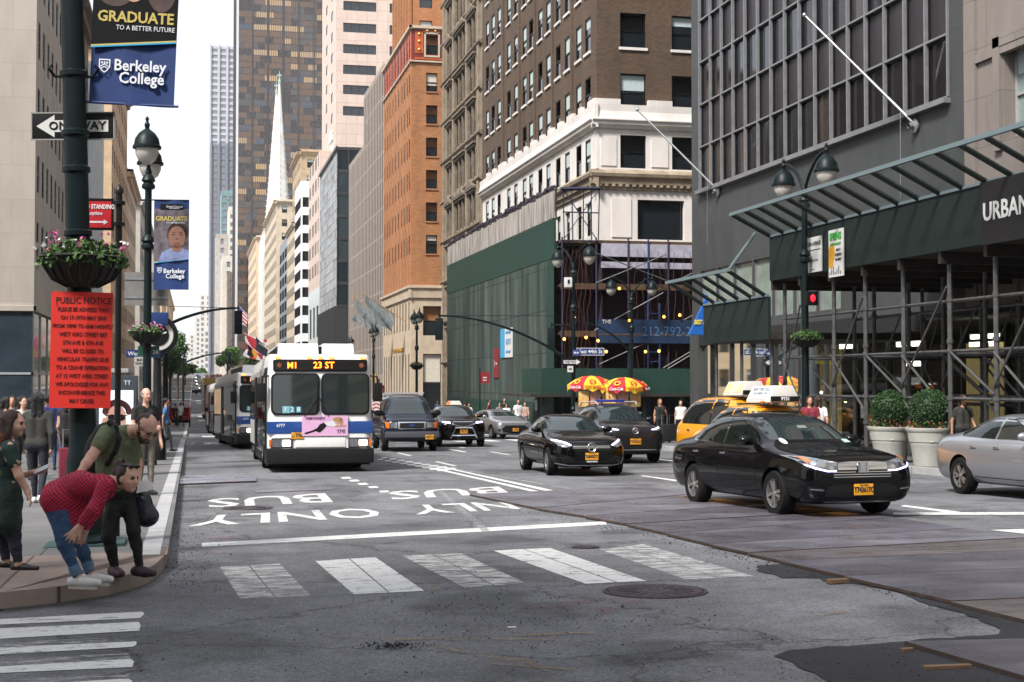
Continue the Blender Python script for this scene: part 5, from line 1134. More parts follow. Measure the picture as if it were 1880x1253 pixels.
def lamp(x, y, ang, label, kind='twin', ztop=8.8, group=None, spread=1.35):
 o = thing('street_lamp', label, 'street lamp', (x, y, gz(y) + .15), ang, group); f = ztop / 8.8
 m = MB(); m.lathe([(.26, 0), (.26, .12), (.22, .16), (.23, .7), (.2, .78), (.24, .84), (.15, 1.0), (.13, 1.25), (.16, 1.3), (.115, 1.4)], 12); m.build('base', M_GREEN, o, smooth=True)
 m = MB(); m.lathe([(.11, 1.35), (.10, 4), (.085, 6.6 * f), (.085, 7.2 * f)], 12); m.build('pole', M_GREEN, o, smooth=True)
 m = MB();
 for z in (5.5 * f, 7.05 * f): m = MB(); m.lathe([(.085, z), (.17, z + .05), (.17, z + .12), (.12, z + .18), (.18, z + .24), (.15, z + .32), (.085, z + .4)], 14); m.build('collar', M_GREEN, o, smooth=True)
 m = MB(); m.lathe([(.08, 7.2 * f), (.06, 7.45 * f), (.09, 7.5 * f), (.02, 7.75 * f)], 10); m.build('finial', M_GREEN, o, smooth=True)
 for s in ((-1, 1) if kind == 'twin' else (1,)):
  m = MB(); pts = [(0, 0, 6.9 * f)] + [(s * spread * (.5 - .5 * math.cos(t)) , 0, (7.25 + 1.25 * math.sin(t * .62)) * f) for t in np.linspace(.35, 2.6, 9)] + [(s * spread, 0, 8.42 * f), (s * spread, 0, 8.28 * f)]
  m.tube(pts, .045, 8); m.build('arm', M_GREEN, o, smooth=True)
  z = 8.28 * f; m = MB(); m.lathe([(.02, z + .42), (.05, z + .36), (.03, z + .3), (.07, z + .22), (.05, z + .12), (.1, z + .08), (.2, z), (.29, z - .14), (.32, z - .3), (.35, z - .32), (.35, z - .38), (.3, z - .39), (.28, z - .36)], 18, 0, (s * spread, 0, 0)); h = m.build('lamp_head', M_GREEN, o, smooth=True)
  m = MB(); m.lathe([(.285, z - .38), (.275, z - .52), (.2, z - .68), (.08, z - .77), (0, z - .79)], 16, 0, (s * spread, 0, 0)); m.build('globe', M_LAMPG, h, smooth=True)
 return o
def signal(o, p, ang=0, lit=None, small=False):
 """three-light head as parts of the mast it is bolted to"""
 m = MB(); m.M = Matrix.Translation(p) @ Matrix.Rotation(ang, 4, 'Z'); m.bx(-.17, .17, -.12, .12, -1.05, 0); m.bx(-.03, .03, -.03, .03, 0, .25)
 h = m.build('signal_housing', M_GREEN, o, bevel=.02)
 for k in range(3):
  m = MB(); m.M = Matrix.Translation(p) @ Matrix.Rotation(ang, 4, 'Z'); z = -.18 - k * .34
  pts = []
  for j in range(13):
   a = math.pi * j / 12 - .2 + .2; pts.append((.14 * math.cos(a), z + .14 * math.sin(a)))
  m.add([(x, -.12, zz) for x, zz in pts] + [(x, -.34, zz) for x, zz in pts], [(i, i + 1, 14 + i, 13 + i) for i in range(12)]); m.build('visor', M_GREEN, h, fix=False)
  m = MB(); m.M = Matrix.Translation(p) @ Matrix.Rotation(ang, 4, 'Z'); m.lathe([(0, -.135), (.13, -.125)], 14, 0, (0, 0, z), 'y'); m.build('lens', M_BLACK, h, fix=False)
 return h
def mast(label, base, tip, z0, z1, ang, dip=.5, pole=True, name='signal_mast', ztop=None, sig=(1.,), r=.075):
 """curved mast arm from the pole at base to the tip"""
 o = thing(name, label, 'traffic signal', (base[0], base[1], gz(base[1]) + .15)); L0 = Vector(o.location); d = Vector((tip[0] - base[0], tip[1] - base[1], 0))
 if pole: m = MB(); m.lathe([(.2, 0), (.2, .5), (.12, .7), (.11, (ztop or z0 + .6) - L0.z)], 10); m.build('pole', M_GREEN, o, smooth=True)
 pts = []
 for t in np.linspace(0, 1, 12): pts.append(tuple(d * t + Vector((0, 0, z0 + (z1 - z0) * math.sin(t * math.pi / 2) ** .8 - L0.z))))
 m = MB(); m.tube(pts, [r * (1 - .4 * t) for t in np.linspace(0, 1, 12)], 8); m.build('arm', M_GREEN, o, smooth=True)
 m = MB(); m.tube([(0, 0, z1 + .05 - L0.z), pts[-1]], .012, 4); m.build('guy_wire', M_GREEN, o)
 for t in sig:
  q = Vector(pts[min(11, int(t * 11))]); signal(o, q - Vector((0, 0, .12)), ang)
 return o
# ---------- near left pole
pb = G(158, 1000, .15); lean = R(1.9)
o = thing('signal_pole', 'thick dark green pole at the near corner carrying banner signs and flower basket', 'pole', pb); o.rotation_euler = (0, -lean, 0)
m = MB(); m.lathe([(.30, 0), (.30, .06), (.26, .09), (.2, .12), (.185, .9), (.165, 1.0), (.145, 1.2), (.13, 2.0), (.122, 5.5), (.115, 9.0)], 16); m.build('shaft', M_GREEN, o, smooth=True)
m = MB()
for z in (3.35, 4.05, 4.45, 5.1): m = MB(); m.lathe([(.12, z), (.15, z + .02), (.15, z + .07), (.12, z + .09)], 16); m.build('band_clamp', M_GREEN, o, smooth=True)
m = MB()
for s in (-1, 1): m.tube([(s * .12, 0, 5.12), (s * .2, 0, 5.12), (s * .26, -.02, 5.2), (s * .22, -.02, 5.24)], .018, 6)
m.build('hook', M_GREEN, o)
m = MB(); m.bx(-.42, .42, -.32, .32, -.12, .03); m.build('plinth', mat('teal plinth', (.02, .06, .06), .6, var=.3, scale=6), o, bevel=.02)
YP = pb.y; dp = YP * .9755 + pb.x * .2198
def at(px, py, dy=0): return atY(px, py, YP + dy)
# one way sign
s = thing('one_way_sign', 'black and white ONE WAY sign with arrow pointing left behind the thick pole', 'sign', at(134, 232, .16), YAW * -.9); s.rotation_euler[1] = R(-.6)
ww, hh = .46, .155
m = MB(); m.bx(-ww, ww, -.006, .006, -hh, hh); m.build('board', M_BLACK, s, bevel=.003)
m = MB(); k = .014;
for a in ((-ww, ww, -hh, -hh + k), (-ww, ww, hh - k, hh), (-ww, -ww + k, -hh, hh), (ww - k, ww, -hh, hh)): m.bx(a[0], a[1], -.009, -.006, a[2], a[3])
m.build('border', mat('grey border', (.25, .25, .24), .6), s)
m = MB(); P = [(-.40, 0), (-.20, .125), (-.20, .065), (.39, .065), (.39, -.065), (-.20, -.065), (-.20, -.125)]
m.add([(x, -.0085, z) for x, z in P], [(0, 1, 6), (2, 3, 4, 5), (1, 2, 5, 6)]); m.build('arrow', mat('sign white', (.55, .55, .52), .6), s)
text('lettering', 'ONE WAY', .128, M_BLACK, s, (.05, -.012, 0), sx=1.02, bold=.002, sp=1.04)
# big banner
M_BB = mat('banner blue', (.004, .026, .125), .6, var=.12, scale=3); M_BK = mat('gown black', (.004, .004, .005), .75, spec=.2, var=.3, scale=3); M_GOLDP = mat('gold print', (.48, .38, .10), .5); M_CYAN = mat('cyan print', (.02, .32, .55), .5); M_BW = mat('banner white', (.68, .70, .74), .5)
M_HAIRB = mat('printed hair', (.055, .03, .026), .6, var=.4, scale=8); M_SKINP = mat('printed skin', (.45, .25, .19), .6, var=.1); M_SKIND = mat('printed brown skin', (.20, .095, .062), .6, var=.15, scale=6)
def bill(m, s, dpt): return m
def flat(pts, y=0): return [(x, y, z) for x, z in pts]
def fan(mb, pts, y, mi=0): mb.add(flat(pts, y), [tuple(range(len(pts)))], mi)
def ell(cx, cz, rx, rz, n=24, a0=0, a1=2 * math.pi): return [(cx + rx * math.cos(a0 + (a1 - a0) * i / n), cz + rz * math.sin(a0 + (a1 - a0) * i / n)) for i in range(n + (0 if a1 - a0 > 6.28 else 1))]
def shield(mb, x, z, k, y):
 P = [(-.5, .6), (.5, .6), (.5, -.1), (.3, -.42), (0, -.65), (-.3, -.42), (-.5, -.1)]; Q = [(a * .8, b * .82) for a, b in P]
 for i in range(7): j = (i + 1) % 7; mb.add(flat([(x + k * P[i][0], z + k * P[i][1]), (x + k * P[j][0], z + k * P[j][1]), (x + k * Q[j][0], z + k * Q[j][1]), (x + k * Q[i][0], z + k * Q[i][1])], y), [(0, 1, 2, 3)])
 for a in (-.22, 0, .22): mb.bx(x + k * (a - .07), x + k * (a + .07), y - .001, y, z + k * .18, z + k * .36)
 for t in (0, -.22): mb.add(flat([(x - .36 * k, z + k * (-.12 + t)), (x, z + k * (.1 + t)), (x + .36 * k, z + k * (-.12 + t)), (x + .36 * k, z + k * (-.02 + t)), (x, z + k * (.2 + t)), (x - .36 * k, z + k * (-.02 + t))], y), [(0, 1, 4, 5), (1, 2, 3, 4)])
def college_banner(o, W_, H_, face):
 """origin at the lower left corner of the cloth; faces -Y"""
 m = MB(); n = 10
 for i in range(n):
  for j in range(16):
   f = lambda a, b: (W_ * a / n, .02 * math.sin(a * .9 + b * .35) * (1 - abs(a / n - .5)) - .0, H_ * b / 16)
   m.add([f(i, j), f(i + 1, j), f(i + 1, j + 1), f(i, j + 1)], [(0, 1, 2, 3)])
 m.build('cloth', M_BB, o, smooth=True, fix=False)
 y = -.03; zs1, zs2 = H_ * .30 * 1., H_ * .345
 m = MB(); fan(m, [(0, zs1), (W_, zs2), (W_, H_ * .9 if face == 2 else H_ * .62), (0, H_ * .9 if face == 2 else H_ * .62)], y); m.build('gown_print' if face == 1 else 'backdrop_print', M_BK if face == 1 else mat('printed street', (.10, .085, .10), .6, var=.7, scale=4), o, fix=False)
 m = MB(); t = H_ * .008
 fan(m, [(0, zs1), (W_, zs2), (W_, zs2 + t), (0, zs1 + t)], y - .004); m.build('gold_stripe', M_GOLDP, o, fix=False)
 m = MB(); fan(m, [(0, zs1 - t), (W_, zs2 - t), (W_, zs2), (0, zs1)], y - .004); m.build('cyan_stripe', M_CYAN, o, fix=False)
 k = W_ / .9
 m = MB(); shield(m, W_ * .17, H_ * .215 if face == 2 else H_ * .20, .12 * k, y - .004); m.build('shield_emblem', M_BW, o, fix=False)
 text('lettering', 'Berkeley', .17 * k, M_BW, o, (W_ * .585, y - .002, H_ * .205), bold=.003, sx=.92); text('lettering', 'College', .17 * k, M_BW, o, (W_ * .61, y - .002, H_ * .205 - .135 * k), bold=.003, sx=.92)
 return y, k
s = thing('college_banner', 'large blue and black college banner hung from the thick near pole, bottom half in view', 'banner', at(163, 190, .02), -YAW * .6); s.rotation_euler[1] = R(2.2)
W_, H_ = .92, 2.1; y, k = college_banner(s, W_, H_, 1)
text('lettering', 'GRADUATE', .168, M_GOLDP, s, (W_ * .51, y - .004, H_ * .46), bold=.004, sx=.94); text('lettering', 'TO A BETTER FUTURE', .075, M_BW, s, (W_ * .63, y - .004, H_ * .405), sx=.86)
m = MB(); fan(m, ell(.24, H_ * .62, .22, .22), y - .003); fan(m, ell(.74, H_ * .62, .16, .26), y - .003); fan(m, ell(.48, H_ * .74, .34, .3), y - .002); m.build('hair_print', M_HAIRB, s, fix=False)
m = MB(); fan(m, ell(.44, H_ * .62, .12, .16), y - .005); m.build('face_print', M_SKINP, s, fix=False)
m = MB(); m.tube([(-.14, 0, .015), (W_ + .05, 0, .015)], .014, 8); m.build('banner_rod', M_BB, s)
# flower basket and red notice
basket(at(153, 484, -.02) + Vector((0, -.05, 0)), .45, 'wide hanging flower basket with pink petunias on the thick near pole')
s = thing('public_notice', 'bright red PUBLIC NOTICE board strapped to the thick near pole', 'notice', at(149, 643, -.24), -YAW * .9); s.rotation_euler[1] = R(.8)
M_RED = mat('fluorescent red', (.62, .022, .012), .6, var=.05); W_, H_ = .33, .625
def bend(me):
 for v in me.vertices:
  if v.co.x > .05: e = v.co.x - .05; v.co.x = .05 + e * .90; v.co.y += e * .35
m = MB()
for i in range(12):
 a, c = -W_ + 2 * W_ * i / 12, -W_ + 2 * W_ * (i + 1) / 12; m.bx(a, c, -.004, .004, -H_, H_)
q = m.build('board', M_RED, s); bend(q.data)
lines = ['PLEASE BE ADVISED THAT', 'ON 17-19TH MAY 2018', 'FROM 10PM TO 6AM NIGHTLY', 'WEST 43RD STREET BET', '5TH AVE & 6TH AVE', 'WILL BE CLOSED TO', 'VEHICULAR TRAFFIC DUE', 'TO A CRANE OPERATION', 'AT 15 WEST 43RD STREET', 'WE APOLOGIZE FOR ANY', 'INCONVENIENCE THIS', 'MAY CAUSE.']
M_INK = mat('notice ink', (.05, .004, .004), .7)
for i, t_ in enumerate(['PUBLIC NOTICE'] + lines):
 sz, z = (.098, H_ - .095) if i == 0 else (.062, H_ - .19 - (i - 1) * .0895)
 me = text_mesh('lettering', t_, sz, M_INK, bold=.0002, sx=.78 if i else .86, ext=.002); me.transform(Matrix.Translation((.02, z, 0))); me.transform(Matrix.Rotation(R(90), 4, 'X')); me.transform(Matrix.Translation((0, -.008, 0))); bend(me)
 q = bpy.data.objects.new('lettering', me); COL.objects.link(q); q.parent = s
m = MB(); m.bx(-.28, .28, -.008, -.004, H_ - .15, H_ - .142); q = m.build('underline', M_INK, s); bend(q.data)
# thin sign post and no standing sign
p = G(214, 985, .15)
o = thing('sign_post', 'thin black post with pointed finial and clamps just right of the thick pole', 'sign post', p)
zt = atY(214, 342, p.y).z - p.z
m = MB(); m.lathe([(.036, 0), (.036, zt - .08), (.05, zt - .08), (.05, zt - .05), (.03, zt - .01), (.008, zt + .02), (0, zt + .02)], 10); m.build('post', M_BLACK, o, smooth=True)
m = MB()
for yy in (373, 412): z = atY(214, yy, p.y).z - p.z; m.lathe([(.036, z - .03), (.07, z - .02), (.07, z + .02), (.036, z + .03)], 10); m.bx(-.2, .02, -.02, .02, z - .012, z + .012)
m.build('clamp', M_BLACK, o)
c = atY(178, 394, p.y); s = thing('no_standing_sign', 'red NO STANDING Anytime sign clamped to the thin black post', 'sign', c, -YAW * .5)
m = MB(); m.bx(-.16, .19, -.012, .012, -.185, .185); m.build('frame', M_BLACK, s); m = MB(); m.bx(-.15, .165, -.018, -.012, -.155, .15); m.build('board', mat('sign red', (.45, .008, .015), .5), s)
text('lettering', 'NO STANDING', .072, M_BW, s, (.02, -.02, .085), sx=.72, bold=.002); text('lettering', 'Anytime', .06, M_BW, s, (-.02, -.02, .01), sx=.85, bold=.001)
m = MB(); m.add([(-.13, -.02, -.09), (-.09, -.02, -.06), (-.09, -.02, -.08), (.08, -.02, -.08), (.08, -.02, -.06), (.13, -.02, -.09), (.08, -.02, -.12), (.08, -.02, -.1), (-.09, -.02, -.1), (-.09, -.02, -.12)], [(0, 1, 9), (2, 3, 7, 8), (4, 5, 6)]); m.build('arrow', M_BW, s, fix=False)
# ---------- second post: twin lamp, banner, basket, signs, clock
LX, LY = Xat(270, 37.4), 37.4
lamp(LX, LY, R(90), 'dark green twin lamp post on the left kerb with blue banner and basket')
c = atY(282, 532, LY - .1); s = thing('college_banner', 'smaller blue college banner with smiling woman on the left lamp post', 'banner', c, -YAW * .5)
W_, H_ = .88, 2.3; y, k = college_banner(s, W_, H_, 2)
text('lettering', 'GRADUATE', .165, M_GOLDP, s, (W_ * .5, y - .004, H_ * .79), bold=.004, sx=.92); text('lettering', 'TO A BETTER FUTURE', .06, M_BW, s, (W_ * .62, y - .004, H_ * .745), sx=.8); text('lettering', 'Grand Central', .07, M_BW, s, (W_ * .58, y - .008, H_ * .925)); text('lettering', 'PARTNERSHIP', .035, M_BW, s, (W_ * .58, y - .008, H_ * .905), sx=1.2)
m = MB(); m.bx(.16, .74, y - .006, y - .003, H_ * .89, H_ * .955); m.bx(.2, .26, y - .009, y - .006, H_ * .915, H_ * .94); m.build('logo_bar', M_BLACK, s)
y2 = y - .005
m = MB(); fan(m, ell(.58, 1.42, .26, .30), y2); fan(m, ell(.62, 1.5, .25, .26), y2); m.build('hair_print', M_HAIRB, s, fix=False)
m = MB(); fan(m, [(.1, .70), (.88, .78), (.88, 1.0), (.72, 1.06), (.42, 1.06), (.2, .95)], y2 - .001); m.build('scarf_print', mat('printed scarf', (.16, .2, .36), .6, var=.4, scale=6), s, fix=False)
m = MB(); fan(m, ell(.58, 1.34, .215, .29), y2 - .003); m.bx(.46, .7, y2 - .003, y2, .98, 1.15); m.build('face_print', M_SKIND, s, fix=False)
m = MB()
for x in (.49, .68): fan(m, ell(x, 1.41, .042, .016), y2 - .005); fan(m, ell(x, 1.465, .055, .009), y2 - .005)
fan(m, ell(.585, 1.30, .035, .014), y2 - .005); m.build('eyes_print', mat('printed dark brown', (.03, .012, .01), .6), s, fix=False)
m = MB(); fan(m, ell(.585, 1.19, .085, .022), y2 - .005); m.build('mouth_print', mat('printed lips', (.16, .03, .04), .6), s, fix=False)
m = MB(); m.tube([(-.12, 0, H_), (W_, 0, H_)], .018, 6); m.build('banner_rod', M_GREEN, s)
basket(atY(268, 613, LY - .15), .40, 'hanging flower basket on the left twin lamp post')
# grey backs of road signs, clock, street name and bus stop signs
s = thing('road_sign', 'grey back of a large road sign behind the left lamp post', 'sign', atY(269, 531, LY + .3)); m = MB(); m.bx(-.55, .55, -.012, .012, -.43, .43); m.build('board', mat('dull aluminium', (.22, .21, .20), .5, metal=.3, var=.15), s)
m = MB()
for z in (-.22, .26): m.bx(-.55, .55, -.03, -.012, z - .03, z + .03)
m.build('brace', M_STEEL, s)
c = atY(290, 616, LY + 3.5); s = thing('street_clock', 'round black street clock with white dial ring half hidden by the left lamp post', 'street clock', (c.x, c.y, gz(c.y) + .15)); zc = c.z - s.location.z; rr = 37 / FPX * 38.9
m = MB(); m.lathe([(rr * .76, -.12), (rr * .8, -.16), (rr, -.14), (rr, .2), (0, .22)], 32, 0, (0, 0, zc), 'y'); m.build('case', M_BLACK, s, smooth=True)
m = MB(); m.lathe([(0, -.10), (rr * .78, -.10)], 32, 0, (0, 0, zc), 'y'); d_ = m.build('dial', mat('dial white', (.55, .54, .5), .5), s, fix=False)
m = MB(); m.lathe([(0, -.115), (rr * .55, -.115)], 28, 0, (0, 0, zc), 'y'); m.build('dial_centre', M_BLACK, d_, fix=False)
m = MB(); m.bx(-.015, .015, -.13, -.12, zc, zc + rr * .6); m.M = Matrix.Translation((0, 0, zc)) @ Matrix.Rotation(R(70), 4, 'Y'); m.bx(-.018, .018, -.13, -.12, 0, rr * .45); m.build('hand', M_BW, d_)
m = MB(); m.lathe([(.25, 0), (.25, .6), (.13, .8), (.1, zc - rr - .1), (.2, zc - rr)], 12); m.build('post', M_BLACK, s, smooth=True)
m = MB(); m.bx(-.28, .28, -.2, -.15, zc + rr * .5, zc + rr * 1.15); m.build('crest', M_BB, s, bevel=.05)
M_SBL = mat('street sign blue', (.012, .03, .14), .5)
s = thing('street_name_sign', 'blue street sign reading West 44 St half hidden by the left lamp post', 'street sign', atY(258, 650, LY + .6), R(4)); m = MB(); m.bx(-.36, .5, -.01, .01, -.1, .1); m.build('board', M_SBL, s); text('lettering', 'West 44 St', .15, M_BW, s, (-.32, -.015, 0), align='LEFT', bold=.002)
s = thing('bus_stop_sign', 'small green bus stop plate reading x38 behind the left basket', 'bus stop sign', atY(272, 646, LY + .35)); m = MB(); m.bx(-.26, .28, -.01, .01, -.12, .14); m.build('board', mat('stop green', (.01, .07, .04), .5), s); text('lettering', 'x38', .16, M_BW, s, (.14, -.015, -.02));
s = thing('one_way_plate', 'small white plate under the blue street sign on the left', 'sign', atY(256, 664, LY + .35)); m = MB(); m.bx(-.13, .13, -.01, .01, -.12, .12); m.build('board', mat('grey white plate', (.4, .4, .38), .6), s)
for z, t_ in ((.04, 'BUS'), (-.05, 'ONLY')): text('lettering', t_, .08, M_BLACK, s, (0, -.015, z))
# lit advertising kiosk
c = atY(215, 800, 32.); s = thing('ad_kiosk', 'dark advertising kiosk with a poster of a curly haired man in sunglasses', 'kiosk', (c.x, c.y, gz(c.y) + .15), -YAW * .6); kt = zat(690, 215, Y=32.) - s.location.z
m = MB(); m.bx(-.43, .43, -.12, .12, 0, kt); m.build('housing', mat('kiosk grey', (.035, .045, .055), .4), s, bevel=.02)
a0, a1, b0, b1 = -.36, .36, .45, kt - .32
m = MB(); m.bx(a0, a1, -.13, -.12, b0, b1); p_ = m.build('poster', mat('poster white', (.6, .62, .66), .5, emit=(.8, .85, .9), estr=.25), s)
y = -.135; zf = b1 - .62
m = MB(); fan(m, ell(0, zf, .22, .32), y); fan(m, ell(-.25, zf - .05, .05, .09), y); fan(m, [(-.3, b0 + .02), (.3, b0 + .02), (.2, zf - .3), (-.2, zf - .3)], y); m.build('face_print', M_SKINP, p_, fix=False)
m = MB(); fan(m, [(-.36, b0), (.36, b0), (.36, b0 + .22), (.14, zf - .34), (-.14, zf - .34), (-.36, b0 + .22)], y - .001); m.build('jacket_print', M_BK, p_, fix=False)
m = MB(); rd = random.Random(2)
for i in range(26): a = math.pi * (.02 + .96 * i / 25); fan(m, ell(.02 + .25 * math.cos(a), zf + .14 + .22 * math.sin(a), .07, .07, 10), y - .002)
fan(m, [(-.15, zf - .22), (.15, zf - .22), (.08, zf - .33), (-.08, zf - .33)], y - .002); m.build('hair_print', mat('printed auburn hair', (.09, .03, .03), .6, var=.4, scale=12), p_, fix=False)
m = MB(); fan(m, ell(-.09, zf + .03, .085, .07), y - .004); fan(m, ell(.11, zf + .03, .085, .07), y - .004); m.bx(-.25, .25, y - .004, y - .002, zf + .07, zf + .085); m.build('sunglasses_print', M_BLACK, p_, fix=False)
m = MB(); fan(m, ell(.01, zf - .17, .07, .018), y - .004); m.build('mouth_print', mat('printed lips red', (.25, .06, .06), .6), p_, fix=False)
for x in (.2, .27): text('lettering', 'T', .13, M_BW, s, (x, -.13, kt - .16))
# bus shelter canopy behind the kiosk
o = thing('bus_shelter', 'glass bus shelter with pale flat roof behind the advertising kiosk', 'bus shelter', (-2.6, 44, gz(44) + .15));
m = MB(); m.bx(-.8, .8, -2.2, 2.2, 2.5, 2.62); m.build('roof', mat('pale shelter roof', (.35, .36, .36), .4), o, bevel=.02)
m = MB()
for x in (-.7, .6):
 for yy in (-2, 2): m.bx(x - .04, x + .04, yy - .04, yy + .04, 0, 2.5)
m.build('post', M_STEEL, o); m = MB(); m.bx(-.72, -.7, -2, 2, .3, 2.3); m.build('glass_panel', mat('shelter glass', (.1, .12, .12), .05, alpha=.35), o)
# ---------- mast arms
mast('dark signal mast arm reaching over the left lane from behind the left lamp post', (-1.2, 64.5), (Xat(437, 64.5), 64.5), zat(600, 300, Y=64.5) - 0.0, zat(566, 437, Y=64.5), R(180), pole=True)
mast('farther signal mast arm over the avenue behind the buses', (-1.0, 150), (Xat(421, 150), 150), zat(668, 310, Y=150), zat(648, 421, Y=150), R(180), r=.11)
# ---------- right side lamps
KX, KY = 16.95, 37.4
lamp(KX, KY, R(90), 'twin lamp post rising through the gap between the two green sheds', spread=1.45)
basket(Vector((KX, KY - .1, zat(622, 1470, Y=KY))), .42, 'dark hanging basket without blossoms on the lamp post under the shed', flowers=False)
p = atY(1491, 548, KY - .3); s = thing('pedestrian_signal', 'small signal glowing red in the shade under the shed', 'traffic signal', p); m = MB(); m.bx(-.17, .17, -.05, .12, -.2, .2); m.build('housing', M_BLACK, s, bevel=.02)
m = MB(); m.ball((0, -.06, 0), (.07, .02, .1), 10, 8); m.build('red_hand', emat('red hand', (1, .006, .015), 1.2), s)
o = lamp(18.05, 66.6, R(115), 'twin lamp post with street name signs at the far right corner', ztop=9.6, spread=1.2)
SX_, SY_ = 18.05, 66.6
mast('curved signal mast arm reaching left over the avenue from the far right corner', (SX_, SY_ - .15), (Xat(805, SY_), SY_ - .15), zat(672, 1045, Y=SY_), zat(580, 805, Y=SY_), R(160), pole=False, sig=(1.,))
o = thing('traffic_light', 'signal head on a short arm left of the far corner lamp post', 'traffic signal', atY(1012, 600, SY_)); signal(o, Vector((0, 0, -.05)), R(160)); m = MB(); m.tube([(0, 0, .1), (.9, 0, .05)], .05, 8); m.build('arm', M_GREEN, o)
def sign(name, label, cat, px, py, Y, w_, h, c, txt=(), rz=0, extra=None):
 s = thing(name, label, cat, atY(px, py, Y), rz); m = MB(); m.bx(-w_ / 2, w_ / 2, -.012, .012, -h / 2, h / 2); m.build('board', c, s)
 for t_, x, z, sz, cm, sx in txt: text('lettering', t_, sz, cm, s, (x, -.018, z), sx=sx, bold=.003)
 return s
s = sign('street_name_sign', 'dark blue street sign reading East 44th St on the far corner lamp post', 'street sign', 1084, 646, SY_ - .3, 1.35, .36, M_SBL, [('East 44th St', 0, 0, .26, M_BW, .92)], R(-8))
m = MB();
for a in ((-.675, .675, -.18, -.16), (-.675, .675, .16, .18), (-.675, -.655, -.18, .18), (.655, .675, -.18, .18)): m.bx(a[0], a[1], -.016, -.012, a[2], a[3])
m.build('border', M_BW, s)
sign('street_name_sign', 'dark blue street sign reading 5th Av seen edge on beside the East 44th St sign', 'street sign', 1058, 648, SY_ - .25, .34, .3, M_SBL, [('5th Av', 0, 0, .13, M_BW, .7)], R(-30))
s = sign('one_way_sign', 'small black ONE WAY sign with arrow pointing right on the far corner lamp post', 'sign', 1050, 665, SY_ - .3, .98, .34, M_BLACK)
m = MB(); P = [(.42, 0), (.22, .13), (.22, .08), (-.42, .08), (-.42, -.08), (.22, -.08), (.22, -.13)]; m.add([(x, -.016, z) for x, z in P], [(0, 1, 6), (2, 3, 4, 5)]); m.build('arrow', M_BW, s, fix=False); text('lettering', 'ONE WAY', .15, M_BLACK, s, (-.08, -.02, 0), sx=.85, bold=.003)
sign('bus_plate', 'small white plate under the far corner ONE WAY sign', 'sign', 1047, 678, SY_ - .3, .28, .3, M_BAN, [('M2', 0, 0, .14, M_BLACK, .9)])
s = thing('control_box', 'white control box strapped to the far corner lamp post', 'control box', atY(1043, 518, SY_ - .25)); m = MB(); m.bx(-.18, .18, -.1, .1, -.26, .22); m.build('case', M_BAN, s, bevel=.02); m = MB(); m.bx(-.05, .05, -.12, -.1, -.08, .1); m.build('keypad', M_BLACK, s)
lamp(Xat(1160, 76), 76, R(0), 'twin lamp post standing square on in front of the dark scaffold', spread=1.2, ztop=8.9)
mast('plain curved arm leaning toward the lamp post in front of the dark scaffold', (Xat(1158, 74), 74), (Xat(1062, 74), 74), zat(650, 1158, Y=74), zat(592, 1062, Y=74), 0, pole=True, sig=(), r=.06)
lamp(Xat(765, 109), 109, R(90), 'twin lamp post with basket in front of the orange brick tower', group=None, ztop=9.0)
basket(Vector((Xat(765, 109), 109, zat(672, 765, Y=109))), .52, 'small flower basket on the lamp post by the orange brick tower', flowers=False)
lamp(Xat(686, 130), 130, R(90), 'twin lamp post just right of the nearest bus roof', ztop=8.8)
lamp(Xat(643, 165), 165, R(90), 'twin lamp post above the nearest bus roof in front of the glass office block', ztop=8.8)
lamp(Xat(601, 215), 215, R(90), 'small far twin lamp post above the middle of the bus roof', ztop=9)
def stop_pole(px, Y, ytop, lab):
 p = atY(px, ytop, Y); o = thing('bus_stop_sign', lab, 'bus stop sign', (p.x, Y, gz(Y) + .15)); h = p.z - o.location.z
 m = MB(); m.tube([(0, 0, 0), (0, 0, h + .6)], .045, 6); m.build('post', M_BLACK, o); m = MB(); m.bx(0, .62, -.02, .02, h - .42, h + .3); m.build('plate', mat('stop red', (.25, .01, .02), .6), o)
 m = MB(); m.bx(.2, .45, -.03, -.02, h - .1, h - .02); m.bx(.2, .45, -.03, -.02, h - .26, h - .2); m.build('plate_print', M_BAN, o)
stop_pole(881, 90, 692, 'thin pole with small red sign before the green hoarding'); stop_pole(694, 128, 714, 'thin pole with small red sign just right of the nearest bus')
# ---------- food carts
M_UR = mat('umbrella red', (.45, .012, .02), .6, var=.1); M_UY = mat('umbrella yellow', (.68, .42, .015), .6, var=.1); M_CART = mat('cart steel', (.4, .4, .4), .3, metal=.8, var=.1)
M_FOOD = mat('food photo print', (.55, .20, .03), .5, var=.9, scale=9, c2=(.75, .6, .25)); M_FOOD2 = mat('menu print', (.7, .5, .4), .5, var=.6, scale=14, c2=(.45, .08, .03))
def cart(px, Y, lab, rz):
 p = atY(px, 790, Y); o = thing('food_cart', lab, 'food cart', (p.x, Y, gz(Y) + .15), rz, None)
 m = MB(); m.bx(-.85, .85, -.5, .5, .35, 1.1); m.build('body', M_CART, o, bevel=.02); m = MB(); m.bx(-.9, .9, -.55, .55, 1.1, 1.16); m.bx(-.8, .8, .3, .5, 1.16, 1.6); m.build('counter', M_CART, o)
 for s in (-.6, .6): m = MB(); m.lathe([(0, -.05), (.22, -.05), (.25, 0), (.22, .05), (0, .05)], 14, 0, (s, -.45, .25), 'y'); m.build('wheel', M_RUB, o)
 for x, m_ in ((-.55, M_FOOD), (0, M_FOOD2), (.58, M_FOOD)): m = MB(); m.bx(x - .24, x + .24, -.62, -.58, 1.42, 2.15); m.build('menu_panel', m_, o)
 return o
